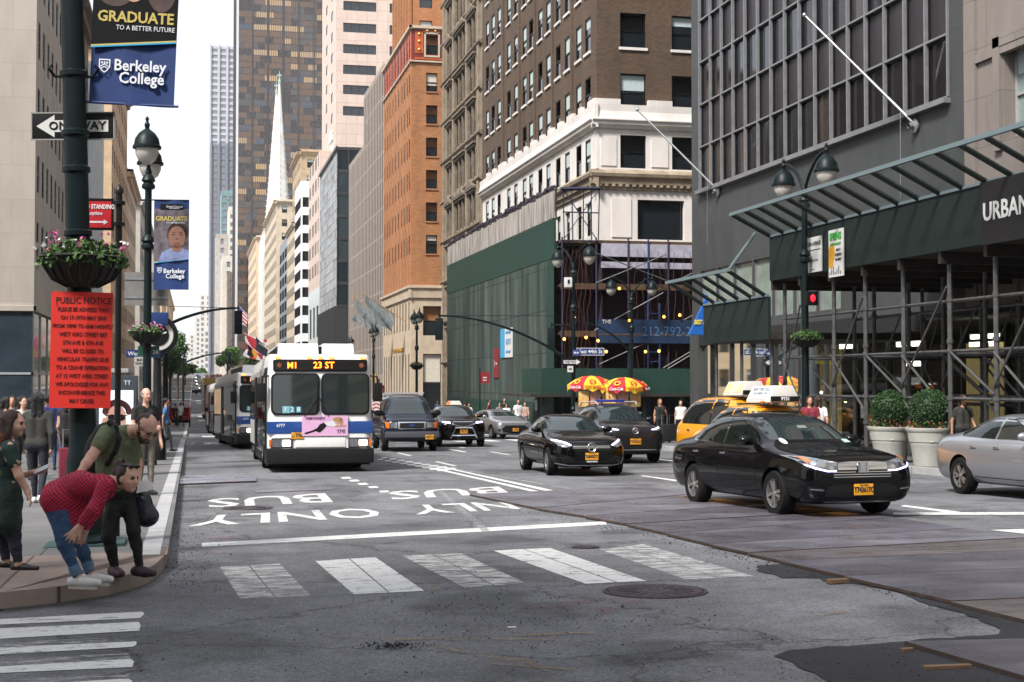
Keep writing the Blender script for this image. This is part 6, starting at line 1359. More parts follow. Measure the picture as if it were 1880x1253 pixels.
def umbrella(px, py, Y, lab, r=1.12, rot=0.):
 p = atY(px, py, Y); o = thing('cart_umbrella', lab, 'umbrella', (p.x, Y, gz(Y) + .15)); h = p.z - o.location.z; n = 8
 m = MB(); prof = [(0, 0), (.35, -.05), (.7, -.22), (1, -.48), (1.0, -.72)]
 ring = lambda k, q, j: (r * q * math.cos(rot + 2 * math.pi * j / (n * 4)), r * q * math.sin(rot + 2 * math.pi * j / (n * 4)), h + prof[k][1] * r * .8 - (.03 if j % 4 == 2 else 0) * k)
 for k in range(4):
  for j in range(n * 4):
   A, B_, C_, D_ = ring(k, prof[k][0], j), ring(k, prof[k][0], j + 1), ring(k + 1, prof[k + 1][0], j + 1), ring(k + 1, prof[k + 1][0], j); m.add([A, B_, C_, D_], [(0, 1, 2, 3)] if k else [(0, 2, 3)], (j // 4) % 2)
 m.build('canopy', [M_UR, M_UY], o, smooth=True, fix=False)
 for j in range(n):
  a = rot + 2 * math.pi * (j + .5) / n
  if math.sin(a) < -.1:
   t = text('lettering', 'Coca-Cola' if j % 2 == 0 else 'HOT DOGS', .19, M_BW if j % 2 == 0 else M_UR, o, (r * 1.02 * math.cos(a), r * 1.02 * math.sin(a), h - .60 * r * .8), (R(88), 0, a + R(90)), sx=.8, shear=.25, bold=.003)
   m = MB(); m.lathe([(.1, 0), (.16, .0), (.16, .01), (.1, .01)], 12); q = m.build('emblem', M_UY if j % 2 == 0 else M_UR, o); q.location = (r * .87 * math.cos(a), r * .87 * math.sin(a), h - .30 * r * .8 - .015); q.rotation_euler = (0, R(40), a)
 m = MB(); m.tube([(0, 0, 1.1), (0, 0, h - .02)], .03, 8); m.build('pole', M_CART, o)
 return o
CYp = 63.
cart(1090, CYp + 1, 'steel food cart on the left under the farther red and yellow umbrella', R(-8)); cart(1140, CYp, 'steel food cart with menu pictures under the nearer red and yellow umbrella', R(-8))
umbrella(1085, 690, CYp + 1.2, 'red and yellow umbrella on the left, partly behind the other cart umbrella', rot=.2); umbrella(1146, 693, CYp, 'red and yellow umbrella on the right, in front of the other cart umbrella', rot=.55)
s = thing('open_sign', 'small red glowing sign under the cart umbrellas', 'sign', atY(1123, 727, CYp - .5)); m = MB(); m.bx(-.14, .14, -.03, .03, -.12, .12); m.build('case', M_BLACK, s); m = MB(); m.bx(-.1, .1, -.04, -.03, -.02, .06); m.bx(-.02, .1, -.04, -.03, -.09, -.04); m.build('lit_letters', emat('red led', (1, .03, .02), 4), s)
# ---------- planters with clipped balls
M_POT = mat('cream pot', (.40, .40, .36), .6, var=.1, scale=3)
def planter(px, py, lab, r, hb, rd):
 d_ = ray(px, 700); t_ = 17.3 / d_.x; p = Vector((17.3, d_.y * t_, gz(d_.y * t_) + .15)); o = thing('planter', lab, 'planter', p); h = .92
 m = MB(); m.lathe([(.0, 0), (.66 * r, 0), (.68 * r, .05), (.8 * r, .5), (.82 * r, .52), (.82 * r, .56), (.86 * r, .58), (.95 * r, h - .1), (.97 * r, h - .1), (1.03 * r, h - .05), (1.03 * r, h), (.93 * r, h), (.9 * r, h - .08), (0, h - .08)], 32); q = m.build('pot', M_POT, o, smooth=True)
 m = MB(); m.lathe([(.05, 0), (.07, .012), (.09, 0)], 14); m.lathe([(.0, .0), (.03, .006)], 10); e = m.build('embossed_ring', M_POT, q, smooth=True); a = R(-112); e.location = (.845 * r * math.cos(a), .845 * r * math.sin(a), .66); e.rotation_euler = (R(84), 0, a + R(90))
 m = MB(); R_ = hb; c = Vector((0, 0, h + R_ * .93))
 m.ball(tuple(c), R_ * .86, 16, 10, 1)
 for _ in range(5200):
  d = Vector((rd.gauss(0, 1), rd.gauss(0, 1), rd.gauss(0, 1))).normalized(); bump = 1 + .05 * mnoise.noise(d * 4) + .03 * mnoise.noise(d * 11); leafquad(m, c + d * R_ * rd.uniform(.86, 1.03) * bump, rd.uniform(.018, .034), rd, rd.choice((0, 0, 2)))
 m.build('clipped_shrub', [M_LEAFD, M_LEAFD, M_LEAF], o, fix=False)
 m = MB()
 for _ in range(420):
  a, q_ = rd.uniform(0, 6.28), math.sqrt(rd.random()) * r * .95; leafquad(m, Vector((q_ * math.cos(a), q_ * math.sin(a), h + rd.uniform(-.05, .16))), rd.uniform(.02, .045), rd, rd.choice((0, 0, 1, 2, 3)))
 m.build('bedding_flowers', [M_LEAF, M_LEAF2, mat('orange petal', (.5, .14, .02), .6), mat('plum petal', (.08, .02, .05), .6)], o, fix=False)
planter(1705, 869, 'cream planter with clipped round shrub nearest the silver sedan', .55, .48, random.Random(4)); planter(1633, 861, 'cream planter with clipped round shrub half hidden behind the nearest black sedan', .55, .48, random.Random(5))
# ---------- trees up the avenue
M_BARK = mat('bark', (.06, .045, .035), .9, var=.3, scale=6)
def tree(px, Y, ytop, ybot, wpx, lab, leaf, seed, grp=None, n=2600):
 rd = random.Random(seed); d = Y * .9755 + Xat(px, Y) * .22; p = (Xat(px, Y), Y, gz(Y)); o = thing('street_tree', lab, 'tree', p, 0, grp)
 zt = zat(ytop, px, Y=Y) - p[2]; zb = zat(ybot, px, Y=Y) - p[2]; rx = wpx / FPX * d / 2; cz = (zt + zb) / 2; rz = (zt - zb) / 2
 m = MB(); m.tube([(0, 0, 0), (.05, 0, cz * .5), (0, .1, cz)], [.22, .17, .08], 7)
 lobes = []
 for k in range(9):
  a = rd.uniform(0, 6.28); q = rd.uniform(.25, .75); c = Vector((math.cos(a) * rx * q, math.sin(a) * rx * q, cz + rd.uniform(-.5, .6) * rz)); lobes.append((c, rd.uniform(.35, .55)))
  m.tube([(0, 0, cz * .55), tuple(c * .5 + Vector((0, 0, cz * .3))), tuple(c)], [.09, .06, .02], 5)
 m.build('trunk', M_BARK, o)
 m = MB(); s = max(.16, d * .0011)
 for _ in range(n):
  c, q = rd.choice(lobes); v = Vector((rd.gauss(0, 1), rd.gauss(0, 1), rd.gauss(0, 1))).normalized() * rd.uniform(.3, 1) ** .6
  leafquad(m, c + Vector((v.x * rx * q, v.y * rx * q, v.z * rz * q * .9)), s * rd.uniform(.7, 1.3), rd, rd.choice((0, 0, 1)))
 m.build('crown', leaf, o, fix=False)
tree(326, 235, 606, 690, 70, 'leafy green tree beyond the street clock left of the avenue', [M_LEAF, M_LEAF2], 3)
tree(312, 205, 640, 700, 40, 'darker leafy tree nearest the street clock left of the avenue', [M_LEAF, M_LEAF], 4)
tree(340, 420, 668, 690, 46, 'low bright tree far off on the left side', [M_LEAF2, M_LEAF2], 5)
tree(417, 330, 632, 682, 46, 'bright green tree above the far buses', [M_LEAF2, M_LEAF2], 6)
tree(466, 300, 632, 690, 40, 'bright green tree partly hidden behind the nearest bus roof', [M_LEAF2, M_LEAF2], 7)
tree(366, 900, 676, 690, 30, 'tiny tree row at the very end of the avenue', [M_LEAF2, M_LEAF2], 8, n=900)
# ---------- flags
def flag(lab, base, tip, cloth, mats, wave=.12, name='flag', hang=None):
 """base and tip of the pole, cloth hung from the outer part of it"""
 o = thing(name, lab, 'flag', base); d = tip - base; m = MB(); m.tube([(0, 0, 0), tuple(d)], [.05, .035], 6); m.build('pole', M_WHITE, o)
 f0, f1, drop, mi = cloth; nu, nv = 12, 10; m = MB(); rd = random.Random(len(lab))
 def P(i, j):
  u, v = i / nu, j / nv; a = d * (f0 + (f1 - f0) * u)
  return (a.x + wave * math.sin(v * 7 + u * 4) * v, a.y + wave * math.cos(v * 6 + u * 5) * v, a.z - drop * v - .12 * math.sin(u * 6 + v * 3) * v)
 for i in range(nu):
  for j in range(nv): m.add([P(i, j), P(i + 1, j), P(i + 1, j + 1), P(i, j + 1)], [(0, 1, 2, 3)], mi(i, j))
 m.build('cloth', mats, o, smooth=True, fix=False); m = MB(); m.ball(tuple(d), .09, 8, 6); m.build('finial', M_GOLD, o)
 return o
M_FR, M_FW, M_FB = mat('flag red', (.40, .015, .03), .7), mat('flag white', (.6, .6, .6), .7), mat('flag blue', (.02, .04, .2), .7)
M_SIL = mat('silver flag', (.48, .53, .55), .35, metal=.5, var=.7, scale=1.6, c2=(.09, .13, .15), stretch=(1, 1, .3))
Yf = 300.; flag('stars and stripes flag on a slanting pole in front of the bronze skyscraper', atY(475, 600, Yf), atY(437, 560, Yf), (.55, 1., 3.2, lambda i, j: 2 if (j < 5 and i > 5) else j % 2), [M_FR, M_FW, M_FB], .3)
Yf = 270.; flag('red white and blue flag bunched beside the black flag', atY(495, 635, Yf), atY(448, 612, Yf), (.2, .95, 4., lambda i, j: [2, 2, 0, 0, 1, 0, 1][min(6, (i + j) // 3)]), [M_FR, M_FW, M_FB], .5)
Yf = 255.; o = flag('black flag with small red disc and white lettering above the bus roof', atY(500, 650, Yf), atY(470, 618, Yf), (.3, 1.0, 2.1, lambda i, j: 0), [mat('flag black', (.012, .012, .02), .7), M_FR], .15)
m = MB(); c = atY(487, 626, Yf - .5) - Vector(o.location); fan(m, [(c.x + x, c.z + z) for x, z in ell(0, 0, .32, .32, 14)], c.y); m.build('emblem', M_FR, o, fix=False); text('lettering', 'lululemon', .5, M_FW, o, tuple(c + Vector((-.3, 0, -.9))), (R(90), R(35), 0))
flag('orange and black flag low beside the bunched red flag', atY(476, 650, 265.), atY(455, 632, 265.), (.2, 1., 1.8, lambda i, j: 0 if i < 6 else 1), [mat('flag orange', (.6, .25, .01), .7), M_BLACK], .2)
for k, (bx_, by_, tx, ty, lab) in enumerate([(744, 590, 667, 540, 'silver grey flag on the gilded pole nearer the limestone base'), (722, 600, 648, 546, 'silver grey flag on the farther gilded pole left of its twin')]):
 Y_ = 158. + k * 8; bp = atX(bx_, by_, FR - .1); tp = atX(tx, ty, FR - 4.6);
 o = flag(lab, bp, atY(tx, ty, bp.y - .5), (.28, .95, 2.4, lambda i, j: 0), [M_SIL], .35)
 for ch in o.children:
  if ch.name.startswith('pole'): ch.data.materials[0] = M_GOLD
# ------------------------------------------------------------------ vehicles
def carpaint(name, c, metal=0., rough=.22): return mat(name, c, rough, metal=metal, coat=.55, spec=.06 if max(c) < .05 else .5)
P_BLACK = carpaint('black car paint', (.0015, .0015, .002)); P_GREYD = carpaint('dark grey car paint', (.012, .013, .016), .2); P_SILV = carpaint('silver car paint', (.40, .41, .44), .75, .28); P_YEL = carpaint('taxi yellow paint', (.66, .27, .006)); P_WHT = carpaint('white car paint', (.6, .6, .6))
P_NAVY = carpaint('dark navy paint', (.01, .012, .022)); P_RED = carpaint('dark red paint', (.10, .008, .012))
M_CGL = mat('car window glass', (.004, .007, .007), .02, spec=.7); M_WSH = mat('windscreen glass', (.008, .016, .017), .02, spec=1., coat=.3)
M_TRIM = mat('black plastic trim', (.005, .005, .006), .5, spec=.3); M_HL = mat('headlamp glass', (.20, .21, .23), .06, metal=.5, spec=1, coat=1, var=.6, scale=22); E_DRL = emat('daytime led', (.62, .5, 1.), 1.2); M_AMB = mat('amber lens', (.55, .13, .01), .2, coat=1); M_TAIL = mat('red lens', (.30, .008, .01), .15, coat=1)
M_PLT = mat('plate yellow', (.66, .30, .015), .5); M_PLI = mat('plate ink', (.02, .015, .02), .6); M_ALLOY = mat('alloy wheel', (.38, .37, .36), .28, metal=.8); M_ALLOYD = mat('dark wheel', (.05, .05, .05), .4, metal=.5)
E_HEAD = emat('lit headlamp', (1, .82, .58), 2.2); E_AMB = emat('lit amber marker', (1, .30, .03), .9); E_LED = emat('amber led text', (1, .20, .012), 1.0)
def loft(stations, W):
 vs, fs = [], []; n = 17
 for (s, w_, zb, zs, w5, z5, w6, z6, z8) in stations:
  w_ *= W / 2; w5 *= W / 2; w6 *= W / 2
  h = [(0, zb), (.72 * w_, zb), (.95 * w_, zb + .06), (w_, zb + .52 * (zs - zb)), (.975 * w_, zs - .05), (w5, z5), (w6, z6), (.55 * w6, z6 + (z8 - z6) * .78)]
  for x, z in h: vs.append((-x, s, z))
  vs.append((0, s, z8))
  for x, z in reversed(h[1:]): vs.append((x, s, z))
 n = 16; k = len(stations)
 for i in range(k - 1):
  for j in range(n): fs.append((i * n + j, (i + 1) * n + j, (i + 1) * n + (j + 1) % n, i * n + (j + 1) % n))
 fs.append(tuple(range(n))); fs.append(tuple(range(k * n - 1, (k - 1) * n - 1, -1)))
 return vs, fs
def make_body(stations, W, L_, arches, mats, lvl=2):
 vs, fs = loft(stations, W); vs = [(x, y - L_ / 2, z) for x, y, z in vs]
 me = bpy.data.meshes.new('body'); me.from_pydata(vs, [], fs)
 for m in mats: me.materials.append(m)
 bm = bmesh.new(); bm.from_mesh(me); bmesh.ops.recalc_face_normals(bm, faces=bm.faces); bm.to_mesh(me); bm.free()
 o = bpy.data.objects.new('body', me); COL.objects.link(o)
 ss = o.modifiers.new('s', 'SUBSURF'); ss.levels = lvl; ss.render_levels = lvl
 smooth = bpy.data.meshes.new_from_object(o.evaluated_get(bpy.context.evaluated_depsgraph_get()))
 bv = BVHTree.FromPolygons([v.co.copy() for v in smooth.vertices], [tuple(p.vertices) for p in smooth.polygons])
 cut = MB()
 for y, r in arches:
  for sx in (-1, 1):
   x0, x1 = sx * (W / 2 - .26), sx * (W / 2 + .2); cut.lathe([(0, min(x0, x1)), (r, min(x0, x1)), (r, max(x0, x1)), (0, max(x0, x1))], 28, 1, (0, y, r * .86), 'x')
 co = None
 if arches:
  cme = cut.mesh('cut', mats); bm = bmesh.new(); bm.from_mesh(cme); bmesh.ops.remove_doubles(bm, verts=bm.verts, dist=1e-5); bmesh.ops.recalc_face_normals(bm, faces=bm.faces); bm.to_mesh(cme); bm.free()
  co = bpy.data.objects.new('cut', cme); COL.objects.link(co)
  bo = o.modifiers.new('b', 'BOOLEAN'); bo.operation = 'DIFFERENCE'; bo.object = co; bo.solver = 'EXACT'
  smooth2 = bpy.data.meshes.new_from_object(o.evaluated_get(bpy.context.evaluated_depsgraph_get()))
  if len(smooth2.polygons) > 50: smooth = smooth2
 o.modifiers.clear()
 if co: bpy.data.objects.remove(co)
 bpy.data.objects.remove(o)
 smooth.name = 'body'; smooth.shade_smooth(); smooth.set_sharp_from_angle(angle=R(42))
 q = bpy.data.objects.new('body', smooth); COL.objects.link(q)
 return q, bv
AX = {'F': (Vector((0, 1, 0)), lambda u, v: Vector((u, -12, v))), 'B': (Vector((0, -1, 0)), lambda u, v: Vector((u, 12, v))), 'L': (Vector((1, 0, 0)), lambda u, v: Vector((-12, u, v))), 'R': (Vector((-1, 0, 0)), lambda u, v: Vector((12, u, v))), 'T': (Vector((0, 0, -1)), lambda u, v: Vector((u, v, 12)))}
def decal(bv, polys, ax, m, name, parent, off=.004, step=.08, thick=.018, fallback=True):
 """panels that follow the bodywork: outlines dropped on to the shell from one side"""
 d, start = AX[ax]; mb = bmesh.new()
 for poly in (polys if isinstance(polys[0][0], (tuple, list)) else [polys]):
  t = bmesh.new(); vs = [t.verts.new((u, v, 0)) for u, v in poly]; t.faces.new(vs)
  us = [p[0] for p in poly]; ws = [p[1] for p in poly]
  for lo, hi, no in ((min(us), max(us), (1, 0, 0)), (min(ws), max(ws), (0, 1, 0))):
   c = lo + step
   while c < hi - .2 * step:
    bmesh.ops.bisect_plane(t, geom=t.verts[:] + t.edges[:] + t.faces[:], plane_co=(c * no[0], c * no[1], 0), plane_no=no); c += step
  top, bot = {}, {}
  for v in t.verts:
   o = start(v.co.x, v.co.y); loc, nor, _, _ = bv.ray_cast(o, d)
   if loc is None:
    if not fallback: continue
    q = o + d * 12; loc, nor, _, _ = bv.find_nearest(q)
    if ax in 'FB': loc = Vector((v.co.x, loc.y, v.co.y))
   if nor.dot(d) > 0: nor = -nor
   top[v] = mb.verts.new(loc + nor * off); bot[v] = mb.verts.new(loc - nor * thick)
  for f in t.faces:
   if all(v in top for v in f.verts): mb.faces.new([top[v] for v in f.verts])
  for e in t.edges:
   if len(e.link_faces) == 1 and all(v in top for v in e.verts):
    a, b = e.verts; mb.faces.new([top[a], top[b], bot[b], bot[a]])
  t.free()
 bmesh.ops.recalc_face_normals(mb, faces=mb.faces)
 me = bpy.data.meshes.new(name); mb.to_mesh(me); mb.free(); me.materials.append(m); me.shade_smooth(); me.set_sharp_from_angle(angle=R(40))
 o = bpy.data.objects.new(name, me); COL.objects.link(o); o.parent = parent
 return o
def mir(p): return [(-a, b) for a, b in reversed(p)]
def wheel(parent, x, y, r, side, w_=.22, style=5, rimm=M_ALLOY):
 o = bpy.data.objects.new('wheel', None); COL.objects.link(o); o.parent = parent; o.location = (x, y, r)
 m = MB(); a = w_ / 2; m.lathe([(r * .64, -a), (r * .93, -a), (r * .99, -a * .7), (r, 0), (r * .99, a * .7), (r * .93, a), (r * .64, a), (r * .62, 0), (r * .64, -a)], 32, 0, (0, 0, 0), 'x'); m.build('tyre', M_RUB, o, smooth=True)
 m = MB(); s = side; m.lathe([(r * .66, s * a * .96), (r * .62, s * a * .93), (r * .6, s * a * .6), (r * .58, s * a * .2)], 32, 0, (0, 0, 0), 'x'); m.lathe([(0, s * a * .1), (r * .6, s * a * .1)], 24, 1, (0, 0, 0), 'x')
 m.lathe([(0, s * a * .86), (r * .1, s * a * .86), (r * .13, s * a * .7)], 16, 0, (0, 0, 0), 'x')
 for k in range(style * 2 if style == 5 else style):
  t = 2 * math.pi * (k // 2 if style == 5 else k) / style + (( .12 if k % 2 else -.12) if style == 5 else 0); tw = .10 if style == 5 else .35
  c0, s0, c1, s1 = math.cos(t), math.sin(t), math.cos(t + (tw if k % 2 else -tw) * .6), math.sin(t + (tw if k % 2 else -tw) * .6); wd0, wd1 = r * .05, r * (.045 if style == 5 else .085)
  P = [(-s0 * wd0 + c0 * r * .1, c0 * wd0 + s0 * r * .1), (s0 * wd0 + c0 * r * .1, -c0 * wd0 + s0 * r * .1), (s1 * wd1 + c1 * r * .62, -c1 * wd1 + s1 * r * .62), (-s1 * wd1 + c1 * r * .62, c1 * wd1 + s1 * r * .62)]
  f, g = s * a * .84, s * a * .55
  m.add([(f, p, q) for p, q in P] + [(g, p, q) for p, q in P], [(0, 1, 2, 3), (0, 3, 7, 4), (1, 5, 6, 2), (2, 6, 7, 3)])
 m.build('rim', [rimm, M_TRIM], o, smooth=True)
def plate_txt(parent, y, z, t_, x=0, small='NEW YORK', tilt=0):
 m = MB(); m.bx(-.155, .155, -.008, .008, -.08, .08); q = m.build('licence_plate', M_PLT, parent, bevel=.006); q.location = (x, y, z); q.rotation_euler[0] = tilt
 text('lettering', t_, .105, M_PLI, q, (0, -.012, -.004), sx=.70, bold=.003, ext=.002); text('lettering', small, .026, M_PLI, q, (0, -.012, .062), ext=.002)
 m = MB(); m.bx(-.165, .165, -.004, .012, -.088, -.08); m.bx(-.165, .165, -.004, .012, .08, .088); m.build('plate_frame', M_BLACK, q)
def vehicle(name, label, cat, X, Y, rz, sp, paint, group=None):
 """sp: dimensions and lines of the shell; the front looks down -Y before turning"""
 o = thing(name, label, cat, (X, Y, gz(Y) + .003), rz, group); o.rotation_euler[0] = math.atan2(gz(Y + 1) - gz(Y - 1), 2) * math.cos(rz)
 g = sp.get; L_, W, H, zn, zc, zb = sp['L'], sp['W'], sp['H'], sp['nose'], sp['cowl'], sp['belt']
 c, r0, r1, dk, zd = sp['s_cowl'], sp['s_roof0'], sp['s_roof1'], sp['s_deck'], sp['zdeck']; cl = g('clear', .19); fn = g('full', 1.); tb = g('tumble', .66); rw = g('belt_w', .85)
 mid = lambda a, b, t=.5: a + (b - a) * t
 st = [(0, .62 * fn, cl + .13, zn - .20, .54 * fn, zn - .13, .38 * fn, zn - .115, zn - .11), (.035, .76 * fn, cl + .06, zn - .11, .66 * fn, zn - .055, .45, zn - .04, zn - .035),
          (.15, min(.99, .90 * fn), cl + .02, zn - .05, .78, zn, .5, zn + .015, zn + .02), (.42, .975, cl, zn + .0, .84, zn + .05, .5, zn + .07, zn + .08),
          (sp['wf'], 1., cl, mid(zn, zb, .45), .87, mid(zn, zc, .55), .54, mid(zn, zc, .62), mid(zn, zc, .66)), (c - .16, 1., cl, zb - .05, .88, zc - .05, .6, zc - .03, zc - .02),
          (c + .03, 1, cl, zb - .03, .86, zc - .01, .70, zc + .02, zc + .035), (mid(c, r0), 1, cl, zb - .01, rw, zb + .0, mid(.74, tb, .5), mid(zc, H - .06, .52), mid(zc, H, .56)),
          (r0, 1, cl, zb, rw, zb + .02, tb, H - .07, H - .02), (mid(r0, r1), 1, cl, zb + .01, rw, zb + .03, tb + .01, H - .055, H), (r1, 1, cl, zb + .03, rw - .01, zb + .05, tb - .02, H - .09, H - .03),
          (mid(r1, dk), .995, cl, zb + .03, rw - .02, mid(zb + .06, zd, .4), mid(tb, .62), mid(H - .09, zd, .5), mid(H - .03, zd, .46)), (dk, .985, cl + .01, zd - .07, .80, zd - .01, .58, zd + .01, zd + .02),
          (L_ - .25, .955, cl + .03, zd - .08, .76, zd - .01, .54, zd + .0, zd + .01), (L_ - .06, .87, cl + .09, zd - .14, .70, zd - .07, .5, zd - .05, zd - .045), (L_, .74, cl + .17, zd - .22, .6, zd - .15, .42, zd - .14, zd - .135)]
 if dk > L_ - .3: st = st[:12] + [(L_ - .1, .96, cl + .04, zd - .07, .80, zd, .62, mid(zd, H, .25), mid(zd, H, .28)), (L_ - .02, .88, cl + .1, zd - .15, .74, zd - .1, .6, zd - .05, zd - .03), (L_, .8, cl + .2, zd - .25, .66, zd - .2, .5, zd - .17, zd - .16)]
 if g('st'): st = g('st')
 r = sp['r']; yf, yr = sp['wf'] - L_ / 2, sp['wr'] - L_ / 2
 body, bv = make_body(st, W, L_, [(yf, r + .055), (yr, r + .055)], [paint, M_TRIM]); body.parent = o
 S = lambda pts: [(s - L_ / 2, z) for s, z in pts]
 # glass
 if g('ws', True):
  x0, x1 = .70 * W / 2 * g('wsw', 1.03), tb * W / 2 * .93; z0, z1 = zc + .045, H - .085
  decal(bv, [(-x0, z0), (x0, z0), (mid(x0, x1, .6), mid(z0, z1, .6)), (x1, z1), (-x1, z1), (-mid(x0, x1, .6), mid(z0, z1, .6))], 'F', M_WSH, 'windscreen', o, .004, .09)
 sb = g('sb', mid(r0, r1, .45)); zt = H - .115; zl = zb + .065
 fw = S([(c + .30, zl), (sb - .035, zl), (sb - .035, zt + .02), (r0 + .12, zt), (mid(c + .3, r0 + .12, .62), mid(zl, zt, .66))])
 rwn = S([(sb + .035, zl), (r1 + g('rq', .18), zl + .03), (r1 + g('rq', .18) + .12, zl + .11), (r1 - .02, zt - .03), (mid(sb, r1, .6), zt + .015), (sb + .035, zt + .02)])
 xtra = g('xwin'); tr = g('trim', M_CHROME)
 for sd in 'LR':
  if tr is not None:
   def grow(p, k): cx = sum(a for a, _ in p) / len(p); cz = sum(b for _, b in p) / len(p); return [(cx + (a - cx) * (1 + k), cz + (b - cz) * (1 + k * 2.6)) for a, b in p]
   decal(bv, grow(S([(c + .30, zl), (r1 + g('rq', .18), zl + .03), (r1 + g('rq', .18) + .12, zl + .11), (r1 - .02, zt - .03), (mid(sb, r1, .6), zt + .015), (mid(sb, r0, .4), zt + .022), (r0 + .12, zt), (mid(c + .3, r0 + .12, .62), mid(zl, zt, .66))]), .022), sd, tr, 'window_trim', o, .001, .1)
  ds = 'door'
  d1 = decal(bv, S([(c + .16, cl + .17), (sb - .006, cl + .17), (sb - .006, zl - .02), (c + .2, zl - .03)]), sd, paint, 'door', o, .004, .12)
  d2 = decal(bv, S([(sb + .006, cl + .17), (sp['wr'] - r - .12, cl + .17), (sp['wr'] - r * .75, cl + .36), (min(sp['wr'] + .02, r1 + .25), zl - .02), (sb + .006, zl - .02)]), sd, paint, 'door', o, .004, .12)
  decal(bv, fw, sd, M_CGL, 'side_window', d1, .005, .09); decal(bv, rwn, sd, M_CGL, 'side_window', d2, .005, .09)
  if xtra: decal(bv, S(xtra), sd, M_CGL, 'quarter_window', o, .005, .09)
  k = -1 if sd == 'L' else 1
  for dd, hs in ((d1, sb - .17), (d2, min(sp['wr'] - .05, r1 + .02))):
   hz = zl - .15; loc, nor, _, _ = bv.ray_cast(Vector((k * 5, hs - L_ / 2, hz)), Vector((-k, 0, 0)))
   if loc: m = MB(); m.bx(loc.x - .012 + k * .02, loc.x + .012 + k * .02, loc.y - .09, loc.y + .09, hz - .016, hz + .016); m.build('handle', g('handle', M_CHROME), dd, bevel=.008)
  loc, nor, _, _ = bv.ray_cast(Vector((k * 5, c + .42 - L_ / 2, zl - .02)), Vector((-k, 0, 0)))
  m = MB(); ms = g('mir', 1.); m.ball((loc.x + k * .13, loc.y, zl + .06 * ms), (.125 * ms, .075, .075 * ms), 12, 8); m.bx(min(loc.x - k * .02, loc.x + k * .1), max(loc.x - k * .02, loc.x + k * .1), loc.y - .03, loc.y + .03, zl - .01, zl + .03); m.build('mirror', g('mirm', paint), o, smooth=True)
  decal(bv, S([(sp['wf'] + r + .1, cl + .06), (sp['wr'] - r - .1, cl + .06), (sp['wr'] - r - .1, cl + .15), (sp['wf'] + r + .1, cl + .15)]), sd, g('sill', M_TRIM), 'sill_trim', o, .003, .2)
 for sx in (-1, 1):
  for y in (yf, yr): wheel(o, sx * (W / 2 - .125), y, r, sx, .22, g('rim', 5), g('rimm', M_ALLOY))
 # bonnet and tail
 x0 = .80 * W / 2; decal(bv, [(-x0 * .86, .20 - L_ / 2), (x0 * .86, .20 - L_ / 2), (x0, .6 - L_ / 2), (x0, c - .1 - L_ / 2), (-x0, c - .1 - L_ / 2), (-x0, .6 - L_ / 2)], 'T', paint, 'bonnet', o, .004, .12)
 tl = [(W * .27, zd - .2), (W * .40, zd - .2), (W * .40, zd - .1), (W * .27, zd - .1)]
 for q in (tl, mir(tl)): decal(bv, q, 'B', M_TAIL, 'tail_lamp', o, .004, .06)
 return o, bv
SED = dict(L=4.89, W=1.85, H=1.52, nose=.88, cowl=1.06, full=1.16, belt=.97, tumble=.72, s_cowl=1.36, s_roof0=2.15, s_roof1=3.6, s_deck=4.38, zdeck=1.08, rq=.3, r=.335, wf=.98, wr=3.755)
# ---- nearest black sedan
o, bv = vehicle('black_sedan', 'black sedan with yellow licence plate in the foreground right, wheels on the steel plates', 'car', 9.12, 21.1, R(5), dict(SED, rim=7), P_BLACK)
f = -SED['L'] / 2
hl = [(.39, .70), (.56, .69), (.75, .735), (.84, .78), (.85, .90), (.77, .895), (.62, .855), (.40, .815)]
for k, q in enumerate((hl, mir(hl))):
 h = decal(bv, q, 'F', M_HL, 'headlight', o, .008, .05)
 dl = [(.42, .682), (.56, .682), (.74, .725), (.83, .768), (.835, .788), (.74, .745), (.55, .702), (.42, .702)]; decal(bv, dl if k == 0 else mir(dl), 'F', E_DRL, 'led_strip', h, .012, .05)
 am = [(.755, .82), (.80, .80), (.81, .88), (.765, .88)]; decal(bv, am if k == 0 else mir(am), 'F', M_AMB, 'indicator', h, .013, .05)
 for cx in (.5, .62, .74): decal(bv, [((cx + a) * (1 if k == 0 else -1), .742 + (cx - .5) * .24 + b) for a, b in ell(0, 0, .038, .03, 12)], 'F', M_CHROME, 'lamp_bowl', h, .011, .03)
decal(bv, [(-.42, .575), (.42, .575), (.50, .66), (.44, .75), (-.44, .75), (-.50, .66)], 'F', M_TRIM, 'grille', o, .004, .06)
decal(bv, [(-.40, .705), (.40, .705), (.395, .80), (.2, .815), (-.2, .815), (-.395, .80)], 'F', M_CHROME, 'grille_bar', o, .02, .06)
for z in (.675, .64, .605): decal(bv, [(-.46, z - .006), (.46, z - .006), (.47, z + .006), (-.47, z + .006)], 'F', M_CHROME, 'grille_slat', o, .010, .08)
m = MB(); m.bx(-.05, -.032, -.02, 0, -.05, .05); m.bx(.032, .05, -.02, 0, -.05, .05); m.bx(-.034, .034, -.02, 0, -.012, .008); m.add([(-.07, -.008, -.062), (.07, -.008, -.062), (.062, -.008, .062), (-.062, -.008, .062)], [(0, 1, 2, 3)]); q = m.build('emblem', M_CHROME, o, fix=False)
loc = bv.ray_cast(Vector((0, -9, .74)), Vector((0, 1, 0)))[0]; q.location = (0, loc.y - .035, .745); q.scale = (1.25, 1, 1.25)
decal(bv, [(-.62, .27), (.62, .27), (.56, .46), (.42, .50), (-.42, .50), (-.56, .46)], 'F', M_TRIM, 'lower_intake', o, .004, .07)
decal(bv, [(-.58, .245), (.58, .245), (.6, .265), (-.6, .265)], 'F', M_CHROME, 'chin_strip', o, .012, .07)
fg = [(.60, .40), (.82, .42), (.84, .47), (.62, .45)]
for q in (fg, mir(fg)): fo = decal(bv, q, 'F', M_TRIM, 'fog_recess', o, .004, .05)
